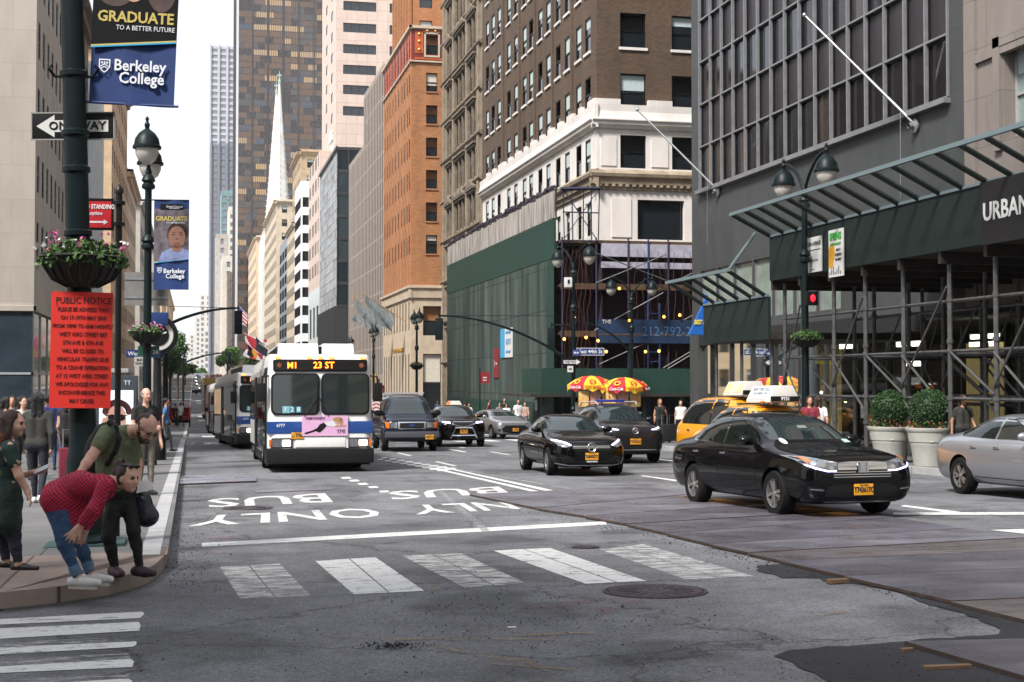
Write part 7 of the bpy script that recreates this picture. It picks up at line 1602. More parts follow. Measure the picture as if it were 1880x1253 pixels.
fg = [(.62, .415), (.80, .432), (.81, .447), (.63, .432)]
for q in (fg, mir(fg)): decal(bv, q, 'F', M_HL, 'fog_light', o, .009, .05)
loc = bv.ray_cast(Vector((0, -9, .42)), Vector((0, 1, 0)))[0]; plate_txt(o, loc.y - .03, .425, 'T743617C')
decal(bv, ell(-.52, 1.085, .045, .04, 14), 'F', M_BW, 'parking_sticker', o, .009, .03); decal(bv, [(.50, 1.055), (.60, 1.055), (.59, 1.10), (.49, 1.10)], 'F', mat('pale green sticker', (.35, .5, .45), .6), 'registration_sticker', o, .009, .04)
decal(bv, [(-.08, 1.27), (.08, 1.27), (.07, 1.31), (-.07, 1.31)], 'F', mat('mirror back', (.16, .18, .17), .3), 'inside_mirror', o, .008, .04)
# ---- black sedan with the three pointed star
C_ = G(1072, 872); CS = dict(L=4.69, W=1.81, H=1.44, nose=.80, cowl=.99, belt=.93, s_cowl=1.5, s_roof0=2.3, s_roof1=3.3, s_deck=4.1, zdeck=1.02, r=.33, wf=.80, wr=3.64, trim=M_TRIM, full=1.02)
o, bv = vehicle('black_sedan', 'black sedan with round three pointed star on its grille in mid road', 'car', C_.x, C_.y + 1.45, R(-1.5), CS, P_BLACK)
hl = [(.45, .71), (.60, .66), (.76, .71), (.82, .82), (.76, .825), (.58, .78)]
for k, q in enumerate((hl, mir(hl))):
 h = decal(bv, q, 'F', M_HL, 'headlight', o, .008, .05); dl = [(.47, .722), (.60, .785), (.74, .83), (.815, .835), (.81, .81), (.74, .80), (.61, .755), (.50, .70)]; decal(bv, dl if k == 0 else mir(dl), 'F', E_DRL, 'led_strip', h, .013, .05)
decal(bv, [(-.44, .60), (.44, .60), (.47, .68), (.40, .74), (-.40, .74), (-.47, .68)], 'F', M_TRIM, 'grille', o, .004, .06)
for z in (.655, .69): decal(bv, [(-.44, z - .010), (.44, z - .010), (.44, z + .010), (-.44, z + .010)], 'F', M_CHROME, 'grille_bar', o, .014, .06)
loc = bv.ray_cast(Vector((0, -9, .67)), Vector((0, 1, 0)))[0]; m = MB(); m.lathe([(.088, -.01), (.1, -.02), (.108, -.01), (.1, 0)], 24, 0, (0, 0, 0), 'y')
for a in (90, 210, 330): t = R(a); c, s = math.cos(t), math.sin(t); m.add([(c * .095, -.012, s * .095), (-s * .02, -.012, c * .02), (s * .02, -.012, -c * .02)], [(0, 1, 2)])
m.ball((0, -.012, 0), .018, 8, 6); q = m.build('emblem', M_CHROME, o, fix=False); q.location = (0, loc.y - .03, .67)
decal(bv, [(-.6, .24), (.6, .24), (.72, .44), (.55, .48), (.4, .36), (-.4, .36), (-.55, .48), (-.72, .44)], 'F', M_TRIM, 'lower_intake', o, .004, .07); decal(bv, [(-.80, .30), (-.5, .25), (.5, .25), (.80, .30), (.8, .315), (.5, .268), (-.5, .268), (-.8, .315)], 'F', M_CHROME, 'chin_strip', o, .012, .06)
loc = bv.ray_cast(Vector((0, -9, .45)), Vector((0, 1, 0)))[0]; plate_txt(o, loc.y - .03, .46, 'T684057C'); m = MB(); m.bx(-.155, .155, -.006, .006, -.03, .03); q = m.build('dealer_strip', M_TRIM, o); q.location = (0, loc.y - .03, .34); text('lettering', 'HELMS BROS', .045, M_BW, q, (0, -.01, 0), bold=.001)
# ---- dark grey SUV beside it
C_ = G(1152, 850); SU = dict(L=4.6, W=1.845, H=1.70, nose=1.0, cowl=1.17, belt=1.09, s_cowl=1.25, s_roof0=2.05, s_roof1=3.7, s_deck=4.45, zdeck=1.2, r=.355, wf=.93, wr=3.59, clear=.24, tumble=.68, rimm=M_ALLOYD, full=1.05, rq=.1, trim=M_TRIM, handle=M_TRIM)
o, bv = vehicle('grey_suv', 'dark charcoal sport utility car behind the sedan with the star, blue roof box light', 'car', C_.x, C_.y + 1.4, R(-1), SU, P_GREYD)
hl = [(.44, .93), (.62, .91), (.78, .94), (.82, 1.03), (.68, 1.00)]
for k, q in enumerate((hl, mir(hl))):
 h = decal(bv, q, 'F', M_HL, 'headlight', o, .008, .05); dl = [(.47, .95), (.66, .985), (.80, 1.02), (.80, .99), (.66, .958), (.5, .93)]; decal(bv, dl if k == 0 else mir(dl), 'F', E_DRL, 'led_strip', h, .013, .05)
decal(bv, [(-.45, .88), (.45, .88), (.45, .94), (-.45, .94)], 'F', M_TRIM, 'grille', o, .005, .06); decal(bv, [(-.6, .42), (.6, .42), (.66, .74), (-.66, .74)], 'F', M_TRIM, 'lower_intake', o, .004, .08); decal(bv, [(-.6, .38), (.6, .38), (.62, .40), (-.62, .40)], 'F', M_CHROME, 'chin_strip', o, .01, .08)
m = MB(); m.lathe([(.07, -.01), (.085, -.02), (.095, -.01)], 20, 0, (0, 0, 0), 'y'); m.lathe([(.025, -.012), (.045, -.016), (.05, -.01)], 16, 0, (0, 0, .02), 'y'); q = m.build('emblem', M_CHROME, o, fix=False); loc = bv.ray_cast(Vector((0, -9, .9)), Vector((0, 1, 0)))[0]; q.location = (0, loc.y - .02, .92)
loc = bv.ray_cast(Vector((0, -9, .6)), Vector((0, 1, 0)))[0]; plate_txt(o, loc.y - .02, .62, 'T702762C')
m = MB()
for sx in (-1, 1): m.tube([(sx * .58, -.5, 1.64), (sx * .6, -.3, 1.73), (sx * .6, 1.3, 1.72), (sx * .57, 1.6, 1.62)], .022, 6)
m.build('roof_rail', M_ALU, o)
m = MB(); m.bx(-.42, .42, .2, .5, 1.72, 1.80); m.build('roof_light_bar', mat('blue lens', (.01, .03, .25), .2, coat=1), o, bevel=.03)
# ---- silver sedan at the right edge
o, bv = vehicle('silver_sedan', 'silver sedan cut off by the right edge beside the cream planters', 'car', 14.55, 22.05, R(1), dict(L=4.87, W=1.852, H=1.475, nose=.80, cowl=1.02, belt=.95, s_cowl=1.35, s_roof0=2.35, s_roof1=3.35, s_deck=4.35, zdeck=1.08, r=.335, wf=.97, wr=3.82, rq=.55, mir=1.05), P_SILV)

# ---- van
C_ = G(757, 829); VN = dict(L=5.5, W=2.0, H=2.1, nose=1.16, cowl=1.30, belt=1.22, s_cowl=1.0, s_roof0=1.75, s_roof1=5.0, s_deck=5.45, zdeck=1.5, r=.37, wf=1.0, wr=4.5, clear=.33, tumble=.78, belt_w=.93, full=1.12, sb=2.7, rq=-.2, trim=None, rimm=M_ALLOYD, handle=M_TRIM, mir=1.5, mirm=M_TRIM, wsw=1.12)
o, bv = vehicle('black_van', 'black passenger van with grey bumper right beside the nearest bus', 'van', C_.x, C_.y + 2.2, R(-2), VN, P_NAVY)
decal(bv, [(-.48, .80), (.48, .80), (.50, 1.06), (-.50, 1.06)], 'F', M_CHROME, 'grille_surround', o, .01, .08); decal(bv, [(-.43, .84), (.43, .84), (.44, 1.02), (-.44, 1.02)], 'F', M_TRIM, 'grille', o, .018, .08)
for z in (.88, .93, .98): decal(bv, [(-.43, z - .007), (.43, z - .007), (.43, z + .007), (-.43, z + .007)], 'F', M_ALLOYD, 'grille_slat', o, .024, .1)
m = MB(); m.lathe([(0, -.03), (.075, -.03), (.08, -.01)], 20, 0, (0, 0, 0), 'y'); q = m.build('emblem', M_SBL, o, fix=False); loc = bv.ray_cast(Vector((0, -9, .93)), Vector((0, 1, 0)))[0]; q.location = (0, loc.y - .02, .93); q.scale = (1.3, 1, .6)
hl = [(.52, .84), (.76, .84), (.78, 1.04), (.53, 1.04)]; am = [(.79, .84), (.91, .84), (.93, 1.06), (.80, 1.04)]
for k in (0, 1): decal(bv, hl if k == 0 else mir(hl), 'F', M_HL, 'headlight', o, .01, .06); decal(bv, am if k == 0 else mir(am), 'F', M_AMB, 'indicator', o, .01, .05)
m = MB(); m.bx(-.96, .96, -2.85, -2.62, .50, .72); m.build('bumper', mat('grey bumper', (.10, .10, .12), .35, metal=.5), o, bevel=.05); plate_txt(o, -2.87, .52, 'T640 71C', .62)
m = MB(); m.bx(-1.30, -1.02, -1.45, -1.40, 1.48, 1.86); q = m.build('chevron_board', M_BAN, o); m = MB()
for i in (0, 1):
 for j in range(3):
  x = -1.29 + i * .14; z = 1.5 + j * .13; s = 1 if i == 0 else -1; zz = (0, .06) if i == 0 else (.06, 0); m.add([(x, -1.455, z + zz[0]), (x + .13, -1.455, z + zz[1]), (x + .13, -1.455, z + zz[1] + .06), (x, -1.455, z + zz[0] + .06)], [(0, 1, 2, 3)])
m.build('chevron_stripes', M_FR, q, fix=False)
for i in range(4): m = MB(); m.bx(-.7, .7, -.6 + i * .8, -.52 + i * .8, 2.08, 2.13); m.build('roof_rib', M_ALU, o)
# ---- black crossover with a brushed bar, yellow taxi behind it, silver saloon
C_ = G(843, 820); o, bv = vehicle('black_suv', 'black crossover with chrome bull bar between the van and the silver saloon', 'car', C_.x, C_.y + 1.3, R(-1), dict(SU, L=4.9, W=1.95, H=1.68, trim=M_CHROME), P_BLACK)
hl = [(.5, .93), (.80, .96), (.80, 1.01), (.52, .99)]
for k, q in enumerate((hl, mir(hl))): decal(bv, q, 'F', E_DRL, 'headlight', o, .01, .06)
decal(bv, [(-.46, .90), (0, .78), (.46, .90), (.40, 1.0), (-.40, 1.0)], 'F', M_CHROME, 'grille_surround', o, .008, .07); decal(bv, [(-.41, .90), (0, .80), (.41, .90), (.37, .975), (-.37, .975)], 'F', M_TRIM, 'grille', o, .016, .07)
m = MB(); m.tube([(-.52, -2.5, .36), (-.5, -2.56, .42), (-.34, -2.6, .76), (.34, -2.6, .76), (.5, -2.56, .42), (.52, -2.5, .36)], .035, 8); m.tube([(-.5, -2.56, .46), (.5, -2.56, .46)], .03, 8); m.build('bull_bar', M_CHROME, o); plate_txt(o, -2.58, .62, 'T655 32C')
def topper(o, z, y, w_, t1, t2, art=None, dark=True):
 m = MB(); P = [(-.62, 0), (.62, 0), (.62, .08), (.50, .40), (-.50, .40), (-.62, .08)]; xs_ = (-w_ / 2, w_ / 2)
 A = [(x * .36, s_ * .62 * 1., zz + z) for x, zz in [(-1, 0), (1, 0), (1, .06), (.55, .36), (-.55, .36), (-1, .06)] for s_ in (1,)]
 m.add([(a, y - .55, c) for a, _, c in A] + [(a, y + .55, c) for a, _, c in A], [tuple(range(6)), tuple(range(11, 5, -1))] + [(i, 6 + i, 6 + (i + 1) % 6, (i + 1) % 6) for i in range(6)]); q = m.build('roof_sign', M_BAN, o, bevel=.02)
 m = MB(); m.bx(-.33, .33, y - .585, y - .555, z + .02, z + .13); m.build('number_panel', M_BLACK, q); text('lettering', t1, .10, M_BW, q, (0, y - .59, z + .075), bold=.003, ext=.002)
 an = math.atan2(.30, .16); m = MB()
 m.add([(-.365, y - .5, z + .075), (-.365, y + .5, z + .075), (-.208, y + .5, z + .345), (-.208, y - .5, z + .345)], [(0, 1, 2, 3)]); q2 = m.build('ad_panel', art or M_BW, q, fix=False)
 for k, t_ in enumerate(t2):
  f = .74 - k * .3; text('lettering', t_, .12 - .03 * k, M_BLACK, q, (-.37 + .16 * f, y, z + .07 + .28 * f), (an, 0, R(-90)), sx=.8, ext=.001)
C2 = G(868, 812); o, bv = vehicle('taxi_car', 'yellow taxi with orange roof advert mostly hidden behind the black crossover', 'taxi', C2.x + .25, C2.y + 6., R(0), dict(SED, H=1.5), P_YEL); topper(o, 1.5, .1, .7, '3E41', (), mat('orange advert', (.6, .16, .04), .5, var=.7, scale=6))
C_ = G(925, 806); o, bv = vehicle('silver_saloon', 'small silver saloon turning in front of the green hoarding', 'car', C_.x, C_.y + 1.5, R(9), dict(SED, W=1.84, H=1.45, trim=M_TRIM), P_SILV)
hl = [(.5, .72), (.76, .75), (.82, .83), (.6, .79)]
for k, q in enumerate((hl, mir(hl))): decal(bv, q, 'F', M_HL, 'headlight', o, .008, .06)
decal(bv, [(-.62, .27), (.62, .27), (.72, .5), (.5, .66), (-.5, .66), (-.72, .5)], 'F', M_TRIM, 'grille', o, .006, .07); plate_txt(o, bv.ray_cast(Vector((0, -9, .45)), Vector((0, 1, 0)))[0].y - .03, .45, 'T71 45C')
iv = [(.7, .35), (.86, .42), (.84, .5), (.74, .48)]
for q in (iv, mir(iv)): decal(bv, q, 'F', M_TRIM, 'side_vent', o, .006, .05)
# ---- the two taxis behind the nearest sedan
TX = dict(L=4.75, W=1.75, H=1.86, nose=1.0, cowl=1.17, belt=1.06, s_cowl=1.0, s_roof0=1.75, s_roof1=4.2, s_deck=4.7, zdeck=1.2, r=.32, wf=.9, wr=3.8, clear=.2, tumble=.76, belt_w=.90, full=1.05, sb=2.55, rq=.05, trim=M_TRIM)
p = atY(1357, 800, 33.2); o, bv = vehicle('taxi_van', 'boxy yellow taxi van with roof sign 9N64 behind the nearest black sedan', 'taxi', p.x + .6, 34.6, R(4), TX, P_YEL); topper(o, 1.87, -.3, .8, '9N64', (), mat('yellow black advert', (.68, .68, .66), .5, var=.8, scale=2, c2=(.5, .38, .08)))
p = atY(1437, 800, 27.6); o, bv = vehicle('taxi_car', 'yellow taxi with roof sign 9Y51 right behind the nearest black sedan', 'taxi', p.x + .25, 28.9, R(4), dict(SED, H=1.66, belt=1.0, cowl=1.08, zdeck=1.1), P_YEL); topper(o, 1.68, -.2, .8, '9Y51', ('NEW YORK DOLLS', 'GENTLEMENS CLUB'))
for x in (-.42, .42): m = MB(); m.ball((x, -.55, 1.69), (.06, .05, .035), 10, 6); m.build('roof_marker', M_AMB, o)
# ---- buses
P_BUSW = mat('bus white', (.74, .74, .72), .35, coat=.5, var=.05); P_BUSB = mat('bus blue', (.008, .05, .22), .35, coat=.5); M_BSIDE = mat('dark bus side', (.035, .033, .034), .18, coat=1, var=.3, scale=1.5); M_BUMP = mat('bus bumper', (.007, .007, .008), .5, spec=.3)
def rrect(w_, h, r, n=5):
 out = []
 for cx, cy, a0 in ((w_ - r, h - r, 0), (-w_ + r, h - r, 90), (-w_ + r, -h + r, 180), (w_ - r, -h + r, 270)):
  for k in range(n + 1): a = R(a0 + 90 * k / n); out.append((cx + r * math.cos(a), cy + r * math.sin(a)))
 return out
def panel(mb, pts, y0, y1, mi=0):
 n = len(pts); mb.add([(x, y0, z) for x, z in pts] + [(x, y1, z) for x, z in pts], [tuple(range(n)), tuple(range(2 * n - 1, n - 1, -1))] + [(i, (i + 1) % n, n + (i + 1) % n, n + i) for i in range(n)], mi)
def bus(label, X, Y, rz, route='M1   23 ST', ad=True, num='6777', group='white and blue city buses in the left lane'):
 """origin under the middle of the front face"""
 o = thing('city_bus', label, 'bus', (X, Y, gz(Y)), rz, group); o.rotation_euler[0] = math.atan2(gz(Y + 12) - gz(Y), 12)
 W = 1.295; Lb = 12.2
 m = MB(); prof = [(0, W - .22, .95), (.0, W - .2, 1.4), (.02, W - .18, 2.45), (.10, W - .2, 2.8)]
 ring = [];  n = 0
 lv = [(.52, .0), (.95, -.0), (1.42, .01), (2.45, .05), (2.74, .12), (2.90, .22), (2.95, .45)]
 for z, y in lv:
  k = 6; e = .22; w_ = W - (0 if z < 2.5 else (z - 2.5) * .12); pts = [(-w_, y + e + 0)] + [(-w_ + e - e * math.cos(a), y + e - e * math.sin(a)) for a in np.linspace(0, math.pi / 2, k)][1:] + [(w_ - e + e * math.sin(a), y + e - e * math.cos(a)) for a in np.linspace(0, math.pi / 2, k)][:-1] + [(w_, y + e), (w_, Lb), (-w_, Lb)]
  ring.append([(a, b, z) for a, b in pts])
 n = len(ring[0]); vs = sum(ring, []); fs = [(i * n + j, i * n + (j + 1) % n, (i + 1) * n + (j + 1) % n, (i + 1) * n + j) for i in range(len(ring) - 1) for j in range(n)] + [tuple(range(n)), tuple(range(len(ring) * n - 1, (len(ring) - 1) * n - 1, -1))]
 m.add(vs, fs); m.build('body', P_BUSW, o, smooth=True)
 m = MB(); m.bx(-W - .015, W + .015, .45, Lb, .42, 2.62); m.build('side_cladding', M_BSIDE, o, bevel=.02)
 for s in (-1, 1):
  for i in range(7):
   y = 1.9 + i * 1.45; m = MB(); a = s * (W + .016); b_ = s * (W + .028); m.bx(min(a, b_), max(a, b_), y, y + 1.38, 1.30, 2.42); m.build('side_window', M_CGL, o)
  m = MB(); a, b_ = s * (W + .016), s * (W + .022); m.bx(min(a, b_), max(a, b_), 1.9, Lb - .1, 2.46, 2.62); m.build('roof_strip', M_ALU, o)
  if s < 0:
   m = MB(); m.bx(-W - .04, -W - .015, .55, 1.75, .45, 2.5); q = m.build('door', M_TRIM, o)
   for k in (0, 1): m = MB(); m.bx(-W - .05, -W - .04, .60 + k * .57, 1.12 + k * .57, .6, 2.4); m.build('door_glass', M_CGL, q)
   m = MB(); m.bx(-W - .04, -W - .015, 6.6, 7.8, .45, 2.5); m.build('door', M_TRIM, o)
  m = MB(); a, b_ = s * (W + .016), s * (W + .022); m.bx(min(a, b_), max(a, b_), 8., Lb - .3, .5, 1.22); m.build('lower_panel', P_BUSW if s < 0 else P_BUSB, o)
 for s in (-1, 1):
  for y in (2.75, 8.9): wheel(o, s * (W - .12), y, .48, s, .28, 7, M_ALLOYD)
 m = MB(); m.bx(-W - .03, W + .03, -.16, .5, .22, .60); m.build('bumper', M_BUMP, o, bevel=.06)
 m = MB(); m.bx(-W + .02, W - .02, .35, Lb - .2, .16, .5); m.build('underbody', M_DARK, o)
 m = MB()
 for s in (-1, 1): panel(m, [(s * .62 + x, 1.94 + z) for x, z in rrect(.60, .52, .14)], -.02, .12)
 m.M = None; q = m.build('windscreen_seal', M_TRIM, o, bevel=.01)
 for s in (-1, 1):
  m = MB(); pts = [(s * .62 + x, 1.94 + z) for x, z in rrect(.555, .475, .12)]; panel(m, pts, -.03, -.02); g_ = m.build('windscreen', M_WSH, q)
  g_.rotation_euler[0] = 0
 m = MB(); panel(m, [(x, 2.655 + z) for x, z in rrect(1.17, .15, .05)], .02, .3); q = m.build('destination_box', M_TRIM, o)
 m = MB(); panel(m, [(x, 2.655 + z) for x, z in rrect(1.13, .125, .03)], .0, .02); m.build('destination_glass', mat('black sign glass', (.006, .006, .006), .15), q)
 if route:
  text('lettering', 'M1', .215, E_LED, q, (-.70, -.006, 2.65), sx=.95, bold=.004, ext=.002); text('lettering', '23 ST', .225, E_LED, q, (.08, -.006, 2.655), sx=1.0, bold=.004, ext=.002)
 for s in (-1, 1): m = MB(); m.lathe([(0, -.012), (.055, -.012), (.06, 0)], 14, 0, (s * 1.02, 0, 2.655), 'y'); m.build('amber_flasher', mat('dull amber', (.22, .06, .02), .3), q)
 for x in (-1.06, -.28, 0, .28, 1.06): m = MB(); m.bx(x - .055, x + .055, .12, .2, 2.835, 2.885); m.build('marker_light', E_AMB, o, bevel=.015)
 m = MB(); m.bx(-W - .008, W + .008, -.012, .3, .96, 1.26); m.build('blue_band', P_BUSB, o, bevel=.01)
 for s in (-1, 1):
  m = MB(); panel(m, [(s * .95 + x, .725 + z) for x, z in rrect(.26, .125, .03)], -.03, .0); q = m.build('headlight', M_TRIM, o); m = MB(); panel(m, [(s * .95 + x, .725 + z) for x, z in rrect(.235, .10, .02)], -.04, -.03); m.build('lamp_glass', M_HL, q)
  m = MB(); panel(m, [(s * (.95 - (.11 if s < 0 else -.11)) * 1 + x * 1 + (0 if s > 0 else -.0), .725 + z) for x, z in rrect(.10, .075, .03)], -.048, -.04); m.build('lit_lamp', E_HEAD, q)
  m = MB(); panel(m, [(s * 1.225 + x, .725 + z) for x, z in rrect(.04, .09, .015)], -.03, .05); m.build('indicator', M_AMB, o)
  m = MB(); a = Vector((s * .30 - .1, -.05, 1.38)); b_ = Vector((s * .30 + (.35 if s < 0 else -.28) - .1, -.06, 1.95)); m.tube([tuple(a), tuple(b_)], .012, 5); m.tube([tuple(b_ + Vector((-.02, -.01, -.42))), tuple(b_ + Vector((.02, -.01, .28)))], .014, 5); m.build('wiper', M_TRIM, o)
 m = MB(); m.bx(-.62, .62, -.02, 0, .62, .88); m.build('access_flap', P_BUSW, o, bevel=.008)
 text('lettering', num, .105, M_BW, o, (-.98, -.018, 1.16), bold=.002, ext=.002)
 plate_txt(o, -.03, .91, 'L1 77786', -.57)
 # big black arm mirrors
 for s in (-1, 1):
  m = MB(); m.bx(s * (W + .14) - .12, s * (W + .14) + .12, .0, .1, 1.75, 2.22); q = m.build('mirror', M_TRIM, o, bevel=.04); m = MB(); m.tube([(s * (W - .05), .2, 2.4), (s * (W + .12), .05, 2.38), (s * (W + .14), .05, 2.2)], .025, 6); m.build('mirror_arm', M_TRIM, q)
 for x0, x1 in ((-.98, .08), (.16, 1.0)):
  m = MB(); m.add([(x0, 1.5, 2.93), (x1, 1.5, 2.93), (x1, 7, 2.93), (x0, 7, 2.93), (x0 + .02, 1.62, 3.27), (x1 - .02, 1.62, 3.27), (x1 - .02, 7, 3.27), (x0 + .02, 7, 3.27)], [(3, 2, 1, 0), (4, 5, 6, 7), (0, 1, 5, 4), (1, 2, 6, 5), (2, 3, 7, 6), (3, 0, 4, 7)]); m.build('roof_unit', P_BUSW, o, bevel=.03)
 m = MB(); m.bx(-.98, 1.0, 1.8, 7, 2.93, 3.2); m.build('roof_frame', M_TRIM, o)
 # number cards in the windscreen
 m = MB(); m.bx(-.94, -.70, -.045, -.03, 1.47, 1.64); m.build('route_card', mat('pale blue card', (.2, .45, .5), .5), o)
 for k, t_ in enumerate('128'):
  m = MB(); m.bx(-.93 + k * .16, -.80 + k * .16, -.05, -.045, 1.48, 1.63); m.build('number_card', mat('cyan card', (.05, .22, .28), .4), o) if k else None
  text('lettering', t_, .16, M_BW, o, (-.865 + k * .16, -.056, 1.555), bold=.004, ext=.002)
 if ad:
  m = MB(); m.bx(-.46, .68, -.045, -.012, .90, 1.40); q = m.build('advert_board', mat('lilac advert', (.62, .36, .55), .5, var=.08), o)
  text('lettering', 'VIMVIXEN', .105, mat('advert violet', (.10, .02, .10), .6), q, (-.14, -.05, 1.335), sx=1.05, bold=.001); text('lettering', 'YMI', .14, mat('advert ink', (.03, .01, .03), .6), q, (.50, -.05, 1.01), sx=.95)
  y = -.05; m = MB(); fan(m, [(-.40, .955), (-.34, .95), (-.12, 1.02), (-.02, .98), (.10, 1.09), (.16, 1.17), (.08, 1.23), (-.02, 1.19), (-.08, 1.10), (-.20, 1.04), (-.38, .985)], y); m.build('trousers_print', M_BLACK, q, fix=False)
  m = MB(); fan(m, [(.08, 1.23), (.16, 1.15), (.34, 1.12), (.42, 1.2), (.3, 1.28)], y - .001); m.build('top_print', M_FW, q, fix=False)
  m = MB(); fan(m, ell(.40, 1.27, .065, .07), y - .002); fan(m, [(.36, 1.12), (.62, 1.14), (.63, 1.17), (.4, 1.18)], y - .002); m.build('skin_print', M_SKINP, q, fix=False)
  m = MB(); fan(m, ell(.42, 1.31, .12, .055), y - .003); fan(m, ell(.51, 1.25, .045, .09), y - .003); m.build('hair_print', mat('printed fair hair', (.35, .20, .09), .6), q, fix=False)
 return o
bus('nearest white and blue city bus showing M1 23 ST on its front', 3.1, 35.5, R(-.3))
bus('second city bus in the row, its dark side showing behind the nearest bus', 2.95, 55.2, R(3.2), ad=False, num='6419')
bus('third city bus in the row, only a slice of its front showing', 2.5, 79.5, R(2), ad=False, num='6120')
# tour bus
M_TBR = mat('tour bus maroon', (.06, .012, .015), .3, coat=.6); M_TBG = mat('tour bus gold', (.40, .24, .06), .4)
o = thing('tour_bus', 'maroon and gold open top tour bus farthest back in the row of buses', 'bus', (2.3, 139, gz(139)), R(1))
m = MB(); m.bx(-1.25, 1.25, 0, 11, .35, 2.4); m.build('lower_deck', M_TBR, o, bevel=.12); m = MB(); m.bx(-1.25, 1.25, .1, 11, 2.4, 3.5); m.build('upper_deck', M_TBR, o, bevel=.08)
m = MB(); m.bx(-1.28, 1.28, -.05, .5, 3.3, 4.0); m.bx(-1.28, -1.2, .4, 9, 3.5, 4.); m.build('gold_visor', M_TBG, o, bevel=.05)
m = MB(); m.bx(-1.1, 1.1, -.02, .02, 1.2, 2.3); m.build('windscreen', M_CGL, o); m = MB(); m.bx(-1.1, 1.1, .06, .12, 2.6, 3.3); m.build('upper_windscreen', M_CGL, o)
m = MB(); m.bx(-1.27, -1.24, 1, 10.5, 1.4, 2.3); m.build('side_window', M_CGL, o); m = MB(); m.bx(-1.0, 1., -.06, 0, .5, .75); m.build('bumper', M_BUMP, o)
for s in (-1, 1): wheel(o, s * 1.1, 2.6, .48, s, .28, 7, M_ALLOYD); wheel(o, s * 1.1, 8.5, .48, s, .28, 7, M_ALLOYD)
text('lettering', '13', .7, M_FW, o, (-1.29, .9, 1.1), (R(90), 0, R(-90)))
rd = random.Random(12)
for k in range(7):
 m = MB(); m.ball((rd.uniform(-.9, .9), .9 + k * .9, 4.25), (.13, .13, .16), 8, 6, 0); x, y, _ = m.v[0]; m.ball((x, y, 3.8), (.25, .18, .34), 8, 6, 1)
 q = m.build('person', [mat('far skin', (.42, .25, .18), .7), rd.choice([M_FR, M_FW, M_TBG, M_FB])], loc=o.location, smooth=True); tag(q, 'tiny seated passenger on the open upper deck of the tour bus', 'person', 'passengers on top of the tour bus')
# ---- far traffic: whole cars as single small meshes
FARM = {}
def farcar(X, Y, rz, paint, label, group=None, tall=False):
 k = (paint.name, tall)
 if k not in FARM:
  m = MB(); H = 1.75 if tall else 1.46; zb = 1.05 if tall else .92
  def ring(y, z): return [(x * f, y, zz) for x, zz, f in z]
  m.add([(-.9, -2.35, .25), (.9, -2.35, .25), (.9, 2.35, .25), (-.9, 2.35, .25), (-.88, -2.35, .72), (.88, -2.35, .72), (.9, -1.1, zb), (-.9, -1.1, zb), (.88, 2.3, zb), (-.88, 2.3, zb)], [(3, 2, 1, 0), (0, 1, 5, 4), (4, 5, 6, 7), (7, 6, 8, 9), (1, 2, 8, 6, 5), (0, 4, 7, 9, 3), (2, 3, 9, 8)], 0)
  yb = 2.1 if tall else 1.6
  m.add([(-.8, -1.1, zb), (.8, -1.1, zb), (.62, -.35, H), (-.62, -.35, H), (-.8, yb + .2, zb), (.8, yb + .2, zb), (.62, yb - .4, H), (-.62, yb - .4, H)], [(0, 1, 2, 3), (1, 5, 6, 2), (4, 0, 3, 7), (5, 4, 7, 6)], 1)
  m.bx(-.62, .62, -.35, yb - .4, H - .02, H + .02, 0)
  for s in (-1, 1):
   m.bx(s * .62 - .18, s * .62 + .18, -2.37, -2.34, .58, .72, 3)
   for y in (-1.4, 1.4): m.lathe([(0, -.1), (.33, -.1), (.33, .1), (0, .1)], 12, 2, (s * .8, y, .33), 'x')
  FARM[k] = m.mesh('far_car', [paint, M_CGL, M_RUB, E_HEAD], bevel=.05)
 nm = 'taxi_car' if paint is P_YEL else 'parked_car' if 0 else 'car'
 o = bpy.data.objects.new(nm, FARM[k]); COL.objects.link(o); o.location = (X, Y, gz(Y) + .01); o.rotation_euler = (math.atan2(gz(Y + 2) - gz(Y - 2), 4) * math.cos(rz), 0, rz)
 return tag(o, label, 'taxi' if paint is P_YEL else 'car', group)
farcar(Xat(374, 290), 290, R(-90), P_NAVY, 'dark car crossing the avenue side on far beyond the red pedicab')
rd = random.Random(21); lanes = [1.9, 5.2, 8.5, 11.9, 15.2]
for i in range(64):
 Y = 330 + (i // 5) * 24 + rd.uniform(-6, 6); X = lanes[i % 5] + rd.uniform(-.5, .5); p_ = rd.choice([P_YEL, P_YEL, P_BLACK, P_WHT, P_NAVY, P_SILV, P_BLACK])
 farcar(X, Y, rd.uniform(-.05, .05), p_, 'small far off %s in the distant traffic up the avenue' % ('yellow taxi' if p_ is P_YEL else 'car'), 'distant yellow taxis up the avenue' if p_ is P_YEL else 'distant cars up the avenue', rd.random() < .4)
# ------------------------------------------------------------------ people: one smooth body each, grown from tapered limbs
def cap(a, b, ra, rb, m=0, k=.02): return ('c', np.array(a, float), np.array(b, float), ra, rb, m, k)
def elp(c, r, m=0, k=.02, rot=None): return ('e', np.array(c, float), np.array(r, float), np.array(rot, float) if rot is not None else None, 0, m, k)
def pd(p, P):
 if p[0] == 'c':
  ba = p[2] - p[1]; L2 = max(ba @ ba, 1e-9); t = np.clip(((P - p[1]) @ ba) / L2, 0, 1); return np.linalg.norm(P - p[1] - t[..., None] * ba, axis=-1) - (p[3] + (p[4] - p[3]) * t)
 q = P - p[1]
 if p[3] is not None: q = q @ p[3].T
 k0 = np.linalg.norm(q / p[2], axis=-1); k1 = np.linalg.norm(q / (p[2] * p[2]), axis=-1); return k0 * (k0 - 1) / np.maximum(k1, 1e-6)
def pbox(p):
 if p[0] == 'c': r = max(p[3], p[4]); return np.minimum(p[1], p[2]) - r, np.maximum(p[1], p[2]) + r
 r = p[2].max(); return p[1] - r, p[1] + r
